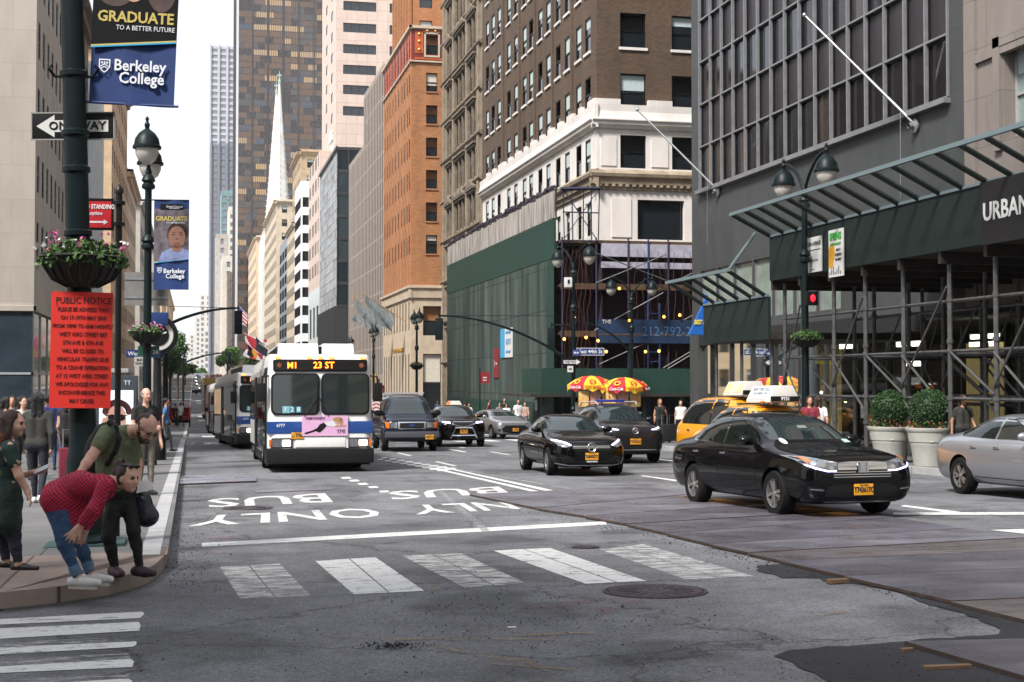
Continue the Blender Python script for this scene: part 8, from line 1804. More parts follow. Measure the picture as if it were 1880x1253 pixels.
def grow(prims, cell):
 lo = np.min([pbox(p)[0] for p in prims], 0) - 3 * cell; hi = np.max([pbox(p)[1] for p in prims], 0) + 3 * cell
 n = np.ceil((hi - lo) / cell).astype(int) + 1; F = np.full(n, 1., np.float64)
 ax = [lo[i] + cell * np.arange(n[i]) for i in range(3)]
 for p in prims:
  a, b = pbox(p); pad = p[6] + 3 * cell; i0 = np.maximum(((a - pad - lo) / cell).astype(int), 0); i1 = np.minimum(((b + pad - lo) / cell).astype(int) + 2, n)
  g = np.stack(np.meshgrid(*[ax[i][i0[i]:i1[i]] for i in range(3)], indexing='ij'), -1); d = pd(p, g); sl = tuple(slice(i0[i], i1[i]) for i in range(3)); f = F[sl]
  h = np.maximum(p[6] - np.abs(f - d), 0) / p[6]; F[sl] = np.minimum(f, d) - h * h * p[6] * .25
 s = F < 0; c = [F[dx:n[0] - 1 + dx, dy:n[1] - 1 + dy, dz:n[2] - 1 + dz] for dx in (0, 1) for dy in (0, 1) for dz in (0, 1)]
 off = np.array([(dx, dy, dz) for dx in (0, 1) for dy in (0, 1) for dz in (0, 1)]); cnt = np.zeros(n - 1); acc = np.zeros((*(n - 1), 3))
 for i in range(8):
  for j in range(i + 1, 8):
   if np.abs(off[i] - off[j]).sum() != 1: continue
   m = (c[i] < 0) != (c[j] < 0)
   if not m.any(): continue
   t = c[i][m] / (c[i][m] - c[j][m]); acc[m] += off[i] + t[:, None] * (off[j] - off[i]); cnt[m] += 1
 act = cnt > 0; idx = np.full(n - 1, -1); idx[act] = np.arange(act.sum()); gi = np.argwhere(act); V = lo + cell * (gi + acc[act] / cnt[act][:, None])
 fs = []
 for a in range(3):
  b, d = (a + 1) % 3, (a + 2) % 3; sl0 = [slice(None)] * 3; sl1 = [slice(None)] * 3; sl0[a] = slice(0, -1); sl1[a] = slice(1, None)
  A, B = s[tuple(sl0)], s[tuple(sl1)]
  for e in np.argwhere(A != B):
   if e[b] == 0 or e[d] == 0 or e[b] >= n[b] - 1 or e[d] >= n[d] - 1 or e[a] >= n[a] - 1: continue
   q = []
   for ob, od in ((-1, -1), (0, -1), (0, 0), (-1, 0)): z = e.copy(); z[b] += ob; z[d] += od; q.append(idx[tuple(z)])
   if min(q) < 0: continue
   fs.append(q if A[tuple(e)] else q[::-1])
 best = np.full(len(V), 9.); mi = np.zeros(len(V), int)
 for p in prims: d = pd(p, V); u = d < best; best[u] = d[u]; mi[u] = p[5]
 return V, fs, mi
def skinmesh(name, prims, mats, parent, cell, origin):
 V, fs, mi = grow(prims, cell); me = bpy.data.meshes.new(name); me.from_pydata((V - np.array(origin)).tolist(), [], [list(map(int, f)) for f in fs])
 N_ = [m.name[0] in 'ch' or 'check' in m.name or 'floral' in m.name for m in mats]
 nr = [v.normal.copy() for v in me.vertices] if cell < .013 else []
 for v, k, nn in zip(me.vertices, mi, nr):
  if N_[k]: q = v.co * 13; v.co += nn * (.011 * mnoise.noise(Vector((q.x, q.y, q.z * .55))) + .005 * mnoise.noise(q * 2.6))
 for m in mats: me.materials.append(m)
 me.polygons.foreach_set('material_index', [int(sorted(mi[f])[1]) for f in fs]); me.shade_smooth()
 bm = bmesh.new(); bm.from_mesh(me); bmesh.ops.smooth_vert(bm, verts=bm.verts, factor=.4, use_axis_x=True, use_axis_y=True, use_axis_z=True); bm.to_mesh(me); bm.free(); me.shade_smooth()
 o = bpy.data.objects.new(name, me); COL.objects.link(o)
 if parent is not None: o.parent = parent
 return o
V3 = lambda *a: np.array(a, float)
def unit(v): v = np.array(v, float); return v / max(np.linalg.norm(v), 1e-9)
def hand(wr, d, palm_n, s=1., curl=.3, thumb=1, m=0, spread=.5):
 """palm and five unequal fingers; d towards the finger tips, palm_n out of the palm"""
 d, n = unit(d), unit(palm_n); n = unit(n - d * (n @ d)); x = np.cross(d, n); P = [cap(wr, wr + d * .03 * s, .025 * s, .028 * s, m, .02)]
 for i, ln in enumerate((.068, .078, .072, .056)):
  o = (i - 1.5) * .019 * s; b = wr + d * .085 * s + x * o; P.append(cap(wr + d * .02 * s + x * o * .7, b, .016 * s, .0125 * s, m, .012))
  fd = unit(d + x * (i - 1.5) * .13 * spread); k = b + fd * ln * .5 * s; P.append(cap(b, k, .0100 * s, .0092 * s, m, .006)); t = k + unit(fd + n * curl * 2) * ln * .52 * s; P.append(cap(k, t, .0092 * s, .0078 * s, m, .006))
 tb = wr + d * .03 * s + x * thumb * -.026 * s; td = unit(d * .7 - x * thumb * .7 + n * curl); tk = tb + td * .035 * s; P += [cap(tb, tk, .014 * s, .0115 * s, m, .012), cap(tk, tk + unit(td + d * .5 + n * curl) * .034 * s, .0112 * s, .009 * s, m, .006)]
 return P
def head(c, fwd, up, s=1., skin=0, dark=5, lip=6, beard=None, female=False):
 f = unit(fwd); u = unit(np.array(up, float) - f * (np.array(up, float) @ f)); r = np.cross(f, u); Rm = np.stack([r, f, u]); P = lambda a, b, h: c + (r * a + f * b + u * h) * s
 o = [elp(P(0, -.012, .022), V3(.074, .094, .095) * s, skin, .02, Rm), elp(P(0, .022, -.045), V3(.056, .066, .068) * s, skin, .03, Rm), cap(P(0, .066, -.088), P(0, .062, -.092), .022 * s, .022 * s, skin if beard is None else beard, .025),
         cap(P(0, .083, .012), P(0, .107, -.027), .009 * s, .0135 * s, skin, .012), cap(P(-.011, .09, -.03), P(.011, .09, -.03), .009 * s, .009 * s, skin, .008), cap(P(-.03, .074, .03), P(.03, .074, .03), .013 * s, .013 * s, skin, .02)]
 for k in (-1, 1):
  o += [elp(P(k * .076, -.005, -.012), V3(.010, .022, .032) * s, skin, .008, Rm), elp(P(k * .030, .083, .008), V3(.013, .008, .006) * s, dark, .003, Rm), cap(P(k * .016, .088, .028), P(k * .044, .080, .030), .0045 * s, .0035 * s, dark, .003), elp(P(k * .036, .062, -.03), V3(.022, .02, .025) * s, skin, .02, Rm)]
 o.append(cap(P(-.02, .086, -.060), P(.02, .086, -.060), .0065 * s, .0065 * s, lip, .004))
 if beard is not None:
  o += [cap(P(-.058, .02, -.05), P(-.03, .07, -.085), .024 * s, .026 * s, beard, .015), cap(P(.058, .02, -.05), P(.03, .07, -.085), .024 * s, .026 * s, beard, .015), cap(P(-.025, .09, -.045), P(.025, .09, -.045), .008 * s, .008 * s, beard, .006)]
 return o, (r, f, u, Rm, P)
def skinm(n, c): return mat('skin ' + n, c, .55, var=.08, scale=14)
SK_L, SK_M, SK_D = skinm('light', (.52, .30, .22)), skinm('tan', (.42, .22, .14)), skinm('deep', (.14, .07, .045))
M_EYE = mat('eye dark', (.02, .012, .01), .3); M_LIP = mat('lip', (.34, .11, .10), .5)
def cloth(n, c, **k): return mat('cloth ' + n, c, .85, **{**dict(var=.22, scale=7, bump=.45, bscale=22), **k})
H_BR, H_BK, H_AU, H_BD, H_GY = [mat('hair ' + n, c, .45, var=.6, scale=30, stretch=(3, 3, .4), bump=.9, bscale=60) for n, c in (('brown', (.035, .017, .010)), ('black', (.007, .006, .006)), ('auburn', (.16, .052, .016)), ('fair', (.22, .12, .05)), ('grey', (.16, .15, .14)))]
C_BLK = cloth('black', (.008, .008, .009)); C_DENIM = cloth('denim', (.028, .065, .135), scale=6, var=.35); C_GREY = cloth('grey', (.10, .10, .11)); C_WHT = cloth('white', (.62, .62, .62)); C_OLIVE = cloth('olive', (.105, .125, .065)); C_NAVY = cloth('navy', (.012, .02, .09)); C_KHAKI = cloth('khaki', (.16, .145, .12)); C_INK = cloth('ink jeans', (.012, .014, .026)); C_RED = cloth('maroon', (.16, .012, .03)); C_BLUE = cloth('blue', (.05, .13, .30)); C_CHAR = cloth('charcoal', (.026, .025, .022))
S_WHT = mat('white leather', (.62, .62, .60), .45); S_BLK = mat('black leather', (.012, .011, .012), .5); S_PLUM = mat('plum trainer', (.045, .018, .028), .6, var=.3, scale=20); SOLE = mat('pale sole', (.45, .42, .36), .7)
def check_mat():
 m, nt, b = node_mat('red check cloth'); N = nt.nodes.new; tc = N('ShaderNodeTexCoord'); mp = N('ShaderNodeMapping'); L(nt, tc.outputs['Object'], mp.inputs[0]); mp.inputs['Rotation'].default_value = (R(25), R(40), R(30))
 out = None
 for k, sc in enumerate(((1, 0, 0), (0, 0, 1))):
  sp = N('ShaderNodeSeparateXYZ'); L(nt, mp.outputs[0], sp.inputs[0]); mm = N('ShaderNodeMath'); mm.operation = 'PINGPONG'; mm.inputs[1].default_value = .5; ml = N('ShaderNodeMath'); ml.operation = 'MULTIPLY'; ml.inputs[1].default_value = 42; L(nt, sp.outputs[0 if k == 0 else 2], ml.inputs[0]); L(nt, ml.outputs[0], mm.inputs[0])
  gt = N('ShaderNodeMath'); gt.operation = 'GREATER_THAN'; gt.inputs[1].default_value = .29; L(nt, mm.outputs[0], gt.inputs[0])
  if out is None: out = gt
  else: a = N('ShaderNodeMath'); a.operation = 'ADD'; L(nt, out.outputs[0], a.inputs[0]); L(nt, gt.outputs[0], a.inputs[1]); out = a
 dv = N('ShaderNodeMath'); dv.operation = 'MULTIPLY'; dv.inputs[1].default_value = .5; L(nt, out.outputs[0], dv.inputs[0]); rp = N('ShaderNodeValToRGB'); L(nt, dv.outputs[0], rp.inputs[0]); rp.color_ramp.interpolation = 'CONSTANT'
 e = rp.color_ramp.elements; e[0].color = (.50, .012, .045, 1); e[1].position = .4; e[1].color = (.24, .006, .028, 1); x = e.new(.9); x.color = (.045, .006, .03, 1)
 L(nt, rp.outputs[0], b.inputs['Base Color']); b.inputs['Roughness'].default_value = .85; return m
def floral_mat():
 m, nt, b = node_mat('floral cloth'); N = nt.nodes.new; tc = N('ShaderNodeTexCoord'); v = N('ShaderNodeTexVoronoi'); v.inputs['Scale'].default_value = 11; L(nt, tc.outputs['Object'], v.inputs[0]); nz = N('ShaderNodeTexNoise'); nz.inputs['Scale'].default_value = 40; L(nt, tc.outputs['Object'], nz.inputs[0])
 ad = N('ShaderNodeMath'); ad.operation = 'MULTIPLY_ADD'; ad.inputs[1].default_value = .35; L(nt, nz.outputs[0], ad.inputs[0]); L(nt, v.outputs['Distance'], ad.inputs[2]); rp = N('ShaderNodeValToRGB'); L(nt, ad.outputs[0], rp.inputs[0]); rp.color_ramp.interpolation = 'CONSTANT'
 e = rp.color_ramp.elements; e[0].color = (.5, .32, .26, 1); e[1].position = .40; e[1].color = (.10, .10, .05, 1); x = e.new(.47); x.color = (.010, .030, .028, 1); L(nt, rp.outputs[0], b.inputs['Base Color']); b.inputs['Roughness'].default_value = .85; return m
def legs(hip, knee, ank, toe, m, ms, sc=1., tw=.088, shoe=.04, skin_ank=None):
 d = unit(toe - ank); d[2] = 0; d = unit(d); heel = ank + V3(0, 0, -.045) - d * .05; tp = heel + d * .235 * sc; z = heel[2]
 P = [cap(hip, knee, tw, .060, m, .03), cap(knee, knee * .62 + ank * .38, .059, .052, m, .02), cap(knee * .62 + ank * .38, ank + (knee - ank) * .1, .052, .040, m, .02)]
 if skin_ank is not None: P.append(cap(ank + (knee - ank) * .1, ank, .034, .034, skin_ank, .008))
 P += [cap(heel, heel * .4 + tp * .6, shoe, shoe * .98, ms, .015), cap(heel * .5 + tp * .5, tp, shoe * .98, shoe * .72, ms, .015), cap(ank + V3(0, 0, -.02), heel * .6 + tp * .4, shoe * .9, shoe * .8, ms, .015)]
 return P
def JP(px, py, d): return np.array(CAMP + ray(px, py) * d)
CRT = np.array(CAMR.col[0]); CUP = V3(0, 0, 1); CTO = unit(V3(-math.sin(YAW), -math.cos(YAW), 0)); CR2 = unit(V3(math.cos(YAW), -math.sin(YAW), 0))
def dirv(right, up, to): return unit(CR2 * right + CUP * up + CTO * to)
def foot_z(J, Y): pass
def pthing(lab, base, group=None): return thing('person', lab, 'person', base, 0, group)
def ring_band(P, c, r, f, u, w=.078): pass
# ---- the man leaning over, hand on the woman's back
D = 12.45; gm = G(238, 1062, .15); o = pthing('bearded balding man in olive T-shirt bending forward, one hand on the woman in red', gm); J = lambda x, y, d=0: JP(x, y, D + d)
zf = gm.z
def setz(p, z): q = p.copy(); q[2] = z; return q
an1, an2 = setz(J(210, 1046), zf + .095), setz(J(256, 1044, .0), zf + .095)
P = legs(J(214, 905, .02), J(199, 985, -.05), an1, an1 + dirv(.62, 0, .9) * .2, 2, 3, .98, .092, .046) + legs(J(232, 900, .1), J(245, 974, 0), an2, an2 + dirv(.85, 0, .6) * .2, 2, 3, .98, .092, .046)
pv, ws, ch = J(220, 895, .06), J(213, 868, .06), J(220, 812, .04)
P += [cap(J(212, 898, .02), J(232, 896, .1), .12, .12, 2, .03), cap(J(205, 880, -.05), J(198, 812, -.06), .125, .12, 1, .04), cap(J(222, 880, .1), J(236, 812, .12), .125, .115, 1, .04), cap(J(200, 800, -.1), J(240, 803, .18), .085, .08, 1, .04), cap(J(212, 856, .05), J(226, 815, .05), .13, .13, 1, .04), cap(J(222, 796, .02), J(236, 793, 0), .07, .062, 1, .03), cap(J(236, 793, 0), J(252, 790, -.02), .058, .056, 0, .02)]
sh, el, wr = J(196, 797, -.16), J(168, 838, -.30), J(148, 866, -.42)
P += [cap(sh, sh * .48 + el * .52, .075, .070, 1, .03), cap(sh * .55 + el * .45, el, .050, .044, 0, .012), cap(el, el * .5 + wr * .5, .045, .042, 0, .02), cap(el * .5 + wr * .5, wr, .041, .029, 0, .02)] + hand(wr, dirv(-.55, -.75, .15), dirv(.1, -.6, -.5), 1.02, .12, 1, 0, 1.4)
s2, e2, w2 = J(243, 812, .2), J(253, 852, .2), J(253, 884, .1)
P += [cap(s2, s2 * .45 + e2 * .55, .07, .065, 1, .03), cap(s2 * .5 + e2 * .5, e2, .048, .043, 0, .012), cap(e2, w2, .043, .029, 0, .02)] + hand(w2, dirv(.15, -1, .1), dirv(-.6, 0, .4), 1., .9, -1, 0, .4)
hp, fr = head(J(268, 786, -.06), dirv(.58, -.66, .46), dirv(.62, .62, .30), 1.06, 0, 5, 6, 4)
body = skinmesh('body', P + hp, [SK_L, C_OLIVE, C_BLK, S_PLUM, H_BR, M_EYE, M_LIP], o, .0095, gm)
r_, f_, u_, Rm, Ph = fr
skinmesh('hair', [elp(Ph(0, -.062, .030), V3(.078, .052, .072) * 1.05, 0, .02, Rm), cap(Ph(-.076, -.02, .02), Ph(-.074, .02, -.02), .014, .012, 0, .02), cap(Ph(.076, -.02, .02), Ph(.074, .02, -.02), .014, .012, 0, .02), elp(Ph(0, -.03, .085), V3(.055, .05, .03), 0, .02, Rm)], [H_BR], o, .009, gm)
m = MB()
for k in (-1, 1):
 c = Vector(Ph(k * .032, .098, .008)); pts = [tuple(c + Vector(r_) * .024 * math.cos(t) + Vector(u_) * .017 * math.sin(t) - gm) for t in np.linspace(0, 6.283, 13)]; m.tube(pts, .0022, 5)
 m.tube([tuple(Vector(Ph(k * .056, .094, .012)) - gm), tuple(Vector(Ph(k * .08, .0, .012)) - gm)], .0022, 5)
m.tube([tuple(Vector(Ph(-.009, .1, .012)) - gm), tuple(Vector(Ph(.009, .1, .012)) - gm)], .002, 5); m.build('spectacles', M_BLACK, o)
t = thing('backpack', 'black backpack worn by the bending man in olive T-shirt', 'backpack', Vector(J(185, 830, .05))); b0 = t.location
skinmesh('pack', [elp(J(186, 838, .10), V3(.15, .17, .24), 0, .04, None), cap(J(196, 800, .02), J(182, 868, .1), .12, .13, 0, .05), cap(J(176, 842, .0), J(172, 865, .05), .07, .08, 0, .05)], [C_BLK], t, .014, b0)
st_ = skinmesh('strap', [cap(a, b_, .022, .022, 0, .02) for a, b_ in zip([J(203, 775, -.16), J(214, 784, -.21), J(218, 806, -.215), J(211, 830, -.21), J(198, 850, -.18)], [J(214, 784, -.21), J(218, 806, -.215), J(211, 830, -.21), J(198, 850, -.18), J(186, 858, -.08)])] + [cap(J(203, 775, -.16), J(192, 788, -.02), .024, .03, 0, .02)], [C_BLK], t, .010, b0)
t = thing('paper_bag', 'dark plastic shopping bag held low by the bending man', 'shopping bag', Vector(J(266, 940, .1))); skinmesh('bag', [cap(J(262, 918, .1), J(268, 948, .12), .07, .10, 0, .06), cap(J(254, 946, .1), J(278, 948, .12), .055, .06, 0, .05), cap(J(256, 896, .1), J(262, 918, .1), .02, .06, 0, .05)], [mat('bin bag plastic', (.015, .02, .03), .25, var=.4, scale=12, bump=.5, bscale=14)], t, .014, t.location)
m = MB(); a = Vector(J(250, 906, 0)) - t.location; m.quad(tuple(a), tuple(a + Vector((.14, 0, .03))), tuple(a + Vector((.15, .03, .09))), tuple(a + Vector((.02, .03, .11)))); m.build('white_paper', C_WHT, t, fix=False)
# ---- the woman bending with hands on her knees
D = 11.75; gm = G(160, 1080, .15); zf = gm.z; J = lambda x, y, d=0: JP(x, y, D + d); o = pthing('woman in red checked shirt and jeans stooping with hands on her knees', gm)
an1, an2 = setz(J(142, 1056, -.06), zf + .10), setz(J(166, 1050, .14), zf + .10)
P = legs(J(104, 925, -.05), J(119, 1000, -.08), an1, an1 + dirv(1, 0, .18) * .2, 2, 3, 1.0, .105, .041, 0) + legs(J(112, 922, .14), J(146, 992, .12), an2, an2 + dirv(1, 0, .22) * .2, 2, 3, 1., .10, .041, 0)
P += [cap(J(103, 918, -.05), J(108, 916, .14), .128, .125, 1, .04), cap(J(106, 908, .04), J(150, 890, .03), .125, .118, 1, .05), cap(J(150, 892, -.05), J(192, 896, -.06), .108, .10, 1, .05), cap(J(150, 892, .12), J(194, 892, .14), .108, .095, 1, .05), cap(J(128, 925, -.02), J(132, 952, -.02), .085, .06, 1, .06), cap(J(150, 915, .02), J(140, 950, .04), .08, .05, 1, .06), cap(J(112, 935, -.04), J(128, 958, -.03), .08, .05, 1, .05), cap(J(196, 890, .02), J(208, 886, .02), .066, .058, 1, .03), cap(J(206, 886, .0), J(220, 884, -.02), .052, .050, 0, .02)]
sh, el, wr = J(194, 892, -.16), J(170, 936, -.26), J(146, 968, -.24)
P += [cap(sh, el, .066, .056, 1, .03), cap(el, el * .35 + wr * .65, .055, .045, 1, .02), cap(el * .4 + wr * .6, wr, .034, .026, 0, .01)] + hand(wr, dirv(-.65, -.75, 0), dirv(.1, -.1, -1), .98, .15, -1, 0, 2.)
s2, e2, w2 = J(196, 890, .2), J(178, 936, .16), J(158, 968, .06)
P += [cap(s2, e2, .062, .054, 1, .03), cap(e2, w2, .052, .032, 1, .02)] + hand(w2, dirv(-.35, -.9, 0), dirv(-.3, -.1, -1), .95, .2, 1, 0, 1.)
for a, k in ((an1, J(119, 1000, -.08)), (an2, J(146, 992, .12))): q = a + (k - a) * .17; q2 = a + (k - a) * .28; P.append(cap(q, q2, .050, .051, 7, .006))
hp, fr = head(J(236, 878, -.04), dirv(.80, -.10, .55), dirv(.10, 1, .0), .98, 0, 5, 6, None, True)
M_CHK = check_mat(); skinmesh('body', P + hp, [SK_L, M_CHK, C_DENIM, S_WHT, SK_L, M_EYE, M_LIP, cloth('turned cuff', (.09, .16, .25))], o, .0092, gm)
r_, f_, u_, Rm, Ph = fr
skinmesh('hair', [elp(Ph(0, -.035, .042), V3(.083, .088, .085), 0, .02, Rm), cap(Ph(-.075, -.02, .03), Ph(-.066, -.02, -.05), .022, .02, 0, .02), cap(Ph(.075, -.03, .03), Ph(.066, -.03, -.05), .022, .02, 0, .02), cap(Ph(0, -.09, .09), Ph(0, -.13, .11), .035, .04, 0, .02), cap(Ph(0, -.13, .10), Ph(.02, -.15, -.06), .042, .035, 0, .03), cap(Ph(.0, -.12, .0), Ph(.04, -.12, -.14), .04, .02, 0, .03), cap(Ph(0, -.10, .12), Ph(.03, -.06, .155), .02, .012, 0, .02)], [H_BR], o, .0095, gm)
m = MB();
for k in (-1, 1): c = Vector(Ph(k * .03, .052, .105)); m.ball(tuple(c - gm), (.028, .022, .016), 10, 6)
m.tube([tuple(Vector(Ph(x, .05 - abs(x) * .9, .105)) - gm) for x in np.linspace(-.085, .085, 9)], .006, 5); m.build('sunglasses', M_BLACK, o, smooth=True)
m = MB();
for a in (an1, an2): d = dirv(1, 0, .2); c = Vector(setz(a + d * .06, zf)) - gm; q = Vector(d); n_ = Vector((-q.y, q.x, 0)); m.slab([tuple(c + q * x + n_ * y) for x, y in ((-.13, -.025), (-.13, .025), (0, .036), (.10, .03), (.12, 0), (.10, -.03), (0, -.036))], .024)
m.build('sole', SOLE, o, bevel=.005)
# ---- young woman with long auburn hair and a phone at the left edge
D = 13.1; gm = G(28, 1040, .15); zf = gm.z; J = lambda x, y, d=0: JP(x, y, D + d); o = pthing('young woman with long auburn hair and floral top walking at the left edge', gm)
an1, an2 = setz(J(12, 1030, .12), zf + .075), setz(J(34, 1032, -.08), zf + .075)
P = legs(J(2, 925, .12), J(4, 985, .12), an1, an1 + dirv(1, 0, .15) * .2, 2, 3, 1., .088, .030, 0) + legs(J(12, 925, -.04), J(26, 985, -.06), an2, an2 + dirv(1, 0, .15) * .2, 2, 3, 1., .088, .030, 0)
P += [cap(J(2, 920, .12), J(12, 920, -.04), .125, .125, 4, .04), cap(J(2, 905, .1), J(-2, 950, .1), .13, .15, 4, .05), cap(J(14, 905, -.06), J(14, 955, -.06), .125, .13, 4, .05), cap(J(4, 895, .1), J(6, 832, .12), .105, .105, 1, .05), cap(J(10, 895, -.05), J(14, 832, -.06), .105, .10, 1, .05), cap(J(4, 822, .14), J(16, 822, -.12), .07, .07, 1, .04), cap(J(11, 815, 0), J(16, 800, 0), .05, .046, 0, .02)]
sh, el, wr = J(17, 826, -.16), J(35, 874, -.17), J(50, 902, -.15)
P += [cap(sh, sh * .5 + el * .5, .062, .062, 1, .03), cap(sh * .55 + el * .45, el, .046, .040, 0, .012), cap(el, wr, .040, .027, 0, .02)] + hand(wr, dirv(.35, -.9, .1), dirv(-.8, 0, .2), .95, .4, -1, 0, .4)
s2, e2, w2 = J(8, 826, .18), J(30, 878, .16), J(60, 868, .12)
P += [cap(s2, s2 * .5 + e2 * .5, .058, .058, 1, .03), cap(s2 * .5 + e2 * .5, e2, .042, .038, 0, .012), cap(e2, w2, .038, .026, 0, .02)] + hand(w2, dirv(1, .1, 0), dirv(0, .7, .4), .95, .7, 1, 0, .4)
hp, fr = head(J(26, 778, 0), dirv(1, -.12, .05), dirv(.05, 1, 0), 1.0, 0, 5, 6)
skinmesh('body', P + hp, [SK_L, floral_mat(), C_INK, S_BLK, cloth('bottle green jacket', (.012, .030, .024), var=.45, scale=7), M_EYE, M_LIP], o, .0098, gm); r_, f_, u_, Rm, Ph = fr
skinmesh('hair', [elp(Ph(0, -.03, .042), V3(.085, .095, .088), 0, .02, Rm), cap(Ph(-.05, -.07, .02), Ph(-.06, -.11, -.30), .05, .055, 0, .04), cap(Ph(.05, -.07, .02), Ph(.07, -.08, -.14), .05, .05, 0, .04), cap(Ph(.07, -.08, -.12), Ph(.15, -.11, -.28), .055, .05, 1, .04), cap(Ph(.15, -.11, -.26), Ph(.19, -.13, -.5), .05, .03, 1, .05), cap(Ph(0, -.09, .0), Ph(.06, -.17, -.26), .065, .06, 1, .04), cap(Ph(.06, -.17, -.26), Ph(.10, -.20, -.48), .06, .035, 1, .04), cap(Ph(.078, -.01, .0), Ph(.085, .0, -.25), .028, .03, 0, .03), cap(Ph(.07, -.08, -.2), Ph(.09, -.02, -.42), .04, .015, 1, .03), cap(Ph(.06, -.1, -.22), Ph(.06, -.12, -.46), .05, .015, 1, .03)], [H_BR, H_AU], o, .011, gm)
t = thing('phone', 'pale smartphone held by the young woman with auburn hair', 'phone', Vector(J(76, 862, .1))); m = MB(); m.bx(-.075, .075, -.035, .035, -.004, .004); q = m.build('case', mat('rose phone case', (.45, .2, .22), .4), t, bevel=.004); m = MB(); m.bx(-.07, .07, -.031, .031, .004, .006); q2 = m.build('screen', mat('phone screen', (.25, .3, .33), .1), t)
t.rotation_euler = (R(35), R(-24), -YAW)
# ---- everybody else
def walker(px, D, face, lab, top, bottom, shoes=S_BLK, skin=SK_L, hair=H_BR, h=1.72, hairlen=0., stride=.22, cell=None, group=None, sleeve=.5, dz=.15, py=None, armr=None, bald=False, extra=None, skirt=None, bag=None):
 """face: heading in degrees, 0 walks toward +Y (away), 180 toward the viewer"""
 b = CAMP + ray(px, 745) * D; gm = Vector((b.x, b.y, gz(b.y) + dz)); s = h / 1.75; a = R(face); fw = V3(math.sin(a), math.cos(a), 0); rt = V3(math.cos(a), -math.sin(a), 0); Z = V3(0, 0, 1); g0 = np.array(gm); Q = lambda r, f, z: g0 + (rt * r + fw * f + Z * z) * s
 o = pthing(lab, gm, group); w = stride; cell = cell or max(.012, D * .00062)
 an = [Q(-.09, w, .09), Q(.09, -w, .09 + w * .25)]; kn = [Q(-.09, w * .75, .49), Q(.09, .02 - w * .05, .48)]
 P = legs(Q(-.09, 0, .92), kn[0], an[0], an[0] + fw * .2, 2, 3) + legs(Q(.09, 0, .92), kn[1], an[1], an[1] + fw * .2, 2, 3)
 P += [cap(Q(-.085, 0, .94), Q(.085, 0, .94), .115, .115, 2, .03), cap(Q(-.07, 0, 1.04), Q(-.085, .0, 1.33), .105, .11, 1, .04), cap(Q(.07, 0, 1.04), Q(.085, 0, 1.33), .105, .11, 1, .04), cap(Q(-.15, 0, 1.42), Q(.15, 0, 1.42), .06, .06, 1, .04), cap(Q(0, 0, 1.44), Q(0, .015, 1.54), .055, .05, 0, .02), cap(Q(-.08, 0, .97), Q(.08, 0, .97), .115, .115, 1, .03)]
 if skirt: P.append(cap(Q(0, 0, .95), Q(0, 0, .62), .15, .21, 2, .04))
 for k in (-1, 1):
  sw = -w * .8 * k; sh, el, wr = Q(k * .19, 0, 1.40), Q(k * .235, -.02 + sw * .5, 1.12), Q(k * .235, .06 + sw, .88)
  if armr and k == armr[0]: el, wr = Q(k * .25, .05, 1.14), Q(k * armr[1], .28, armr[2])
  f = sleeve; P += [cap(sh, sh + (el - sh) * min(1, f * 1.1), .058, .054, 1, .03)]
  if f < 1: P += [cap(sh + (el - sh) * f, el, .045, .040, 0, .01), cap(el, wr, .040, .028, 0, .02)]
  else: P += [cap(el, wr, .048, .036, 1, .02)]
  P += hand(wr, wr - el, -rt * k, s, .4, k, 0, .4) if D < 26 else [cap(wr, wr + unit(wr - el) * .13, .03, .024, 0, .01), cap(wr + unit(wr - el) * .03, wr + unit(wr - el) * .08 + fw * .03, .014, .011, 0, .01)]
 hp, fr = head(Q(0, .03, 1.645), fw, Z, s, 0, 5, 6); P += hp
 skinmesh('body', P, [skin, top, bottom, shoes, skin, M_EYE, M_LIP], o, cell, gm); r_, f_, u_, Rm, Ph = fr
 hh = [elp(Ph(0, -.035, .042 if not bald else .015), V3(.092, .098, .094 if not bald else .07), 0, .02, Rm)]
 if hairlen: hh += [cap(Ph(-.045, -.07, .02), Ph(-.06, -.085, -hairlen), .05, .045, 0, .03), cap(Ph(.045, -.07, .02), Ph(.06, -.085, -hairlen), .05, .045, 0, .03)]
 skinmesh('hair', hh, [hair], o, max(cell * .9, .012), gm)
 if bag:
  c = Vector(Q(0, -.17, 1.22)) if bag == 'pack' else Vector(Q(.33, -.1, .5))
  if bag == 'pack':
   t = thing('backpack', 'dark backpack on the back of the %s' % lab[:40].rsplit(' ', 1)[0], 'backpack', c); skinmesh('pack', [elp(c, V3(.16, .12, .22), 0, .03)], [C_BLK], t, max(cell, .02), c)
 return o
def suitcase(px, D, lab, m_, h=.62):
 b = CAMP + ray(px, 745) * D; t = thing('suitcase', lab, 'suitcase', (b.x, b.y, gz(b.y) + .15), R(10)); m = MB(); m.bx(-.2, .2, -.13, .13, .05, h); m.build('shell', m_, t, bevel=.03); m = MB(); m.tube([(-.12, .1, h), (-.12, .1, h + .35), (.12, .1, h + .35), (.12, .1, h)], .012, 5); m.build('handle', M_STEEL, t)
 for x in (-.15, .15): m = MB(); m.lathe([(0, -.02), (.04, -.02), (.04, .02), (0, .02)], 10, 0, (x, 0, .04), 'x'); m.build('wheel', M_RUB, t)
walker(267, 24., 150, 'balding man in black T-shirt and khaki trousers standing behind the bending man', C_BLK, C_KHAKI, S_BLK, SK_L, H_GY, 1.80, bald=True, stride=.04, armr=(1, .02, 1.12))
walker(70, 22., 8, 'woman in charcoal jacket with long black hair seen from behind', C_CHAR, C_INK, S_WHT, SK_M, H_BK, 1.70, .36, .2, sleeve=1)
walker(106, 33., 4, 'man in sleeveless navy shirt and jeans seen from behind on the sidewalk', C_NAVY, C_DENIM, S_BLK, SK_M, H_BK, 1.86, 0, .2, sleeve=.25)
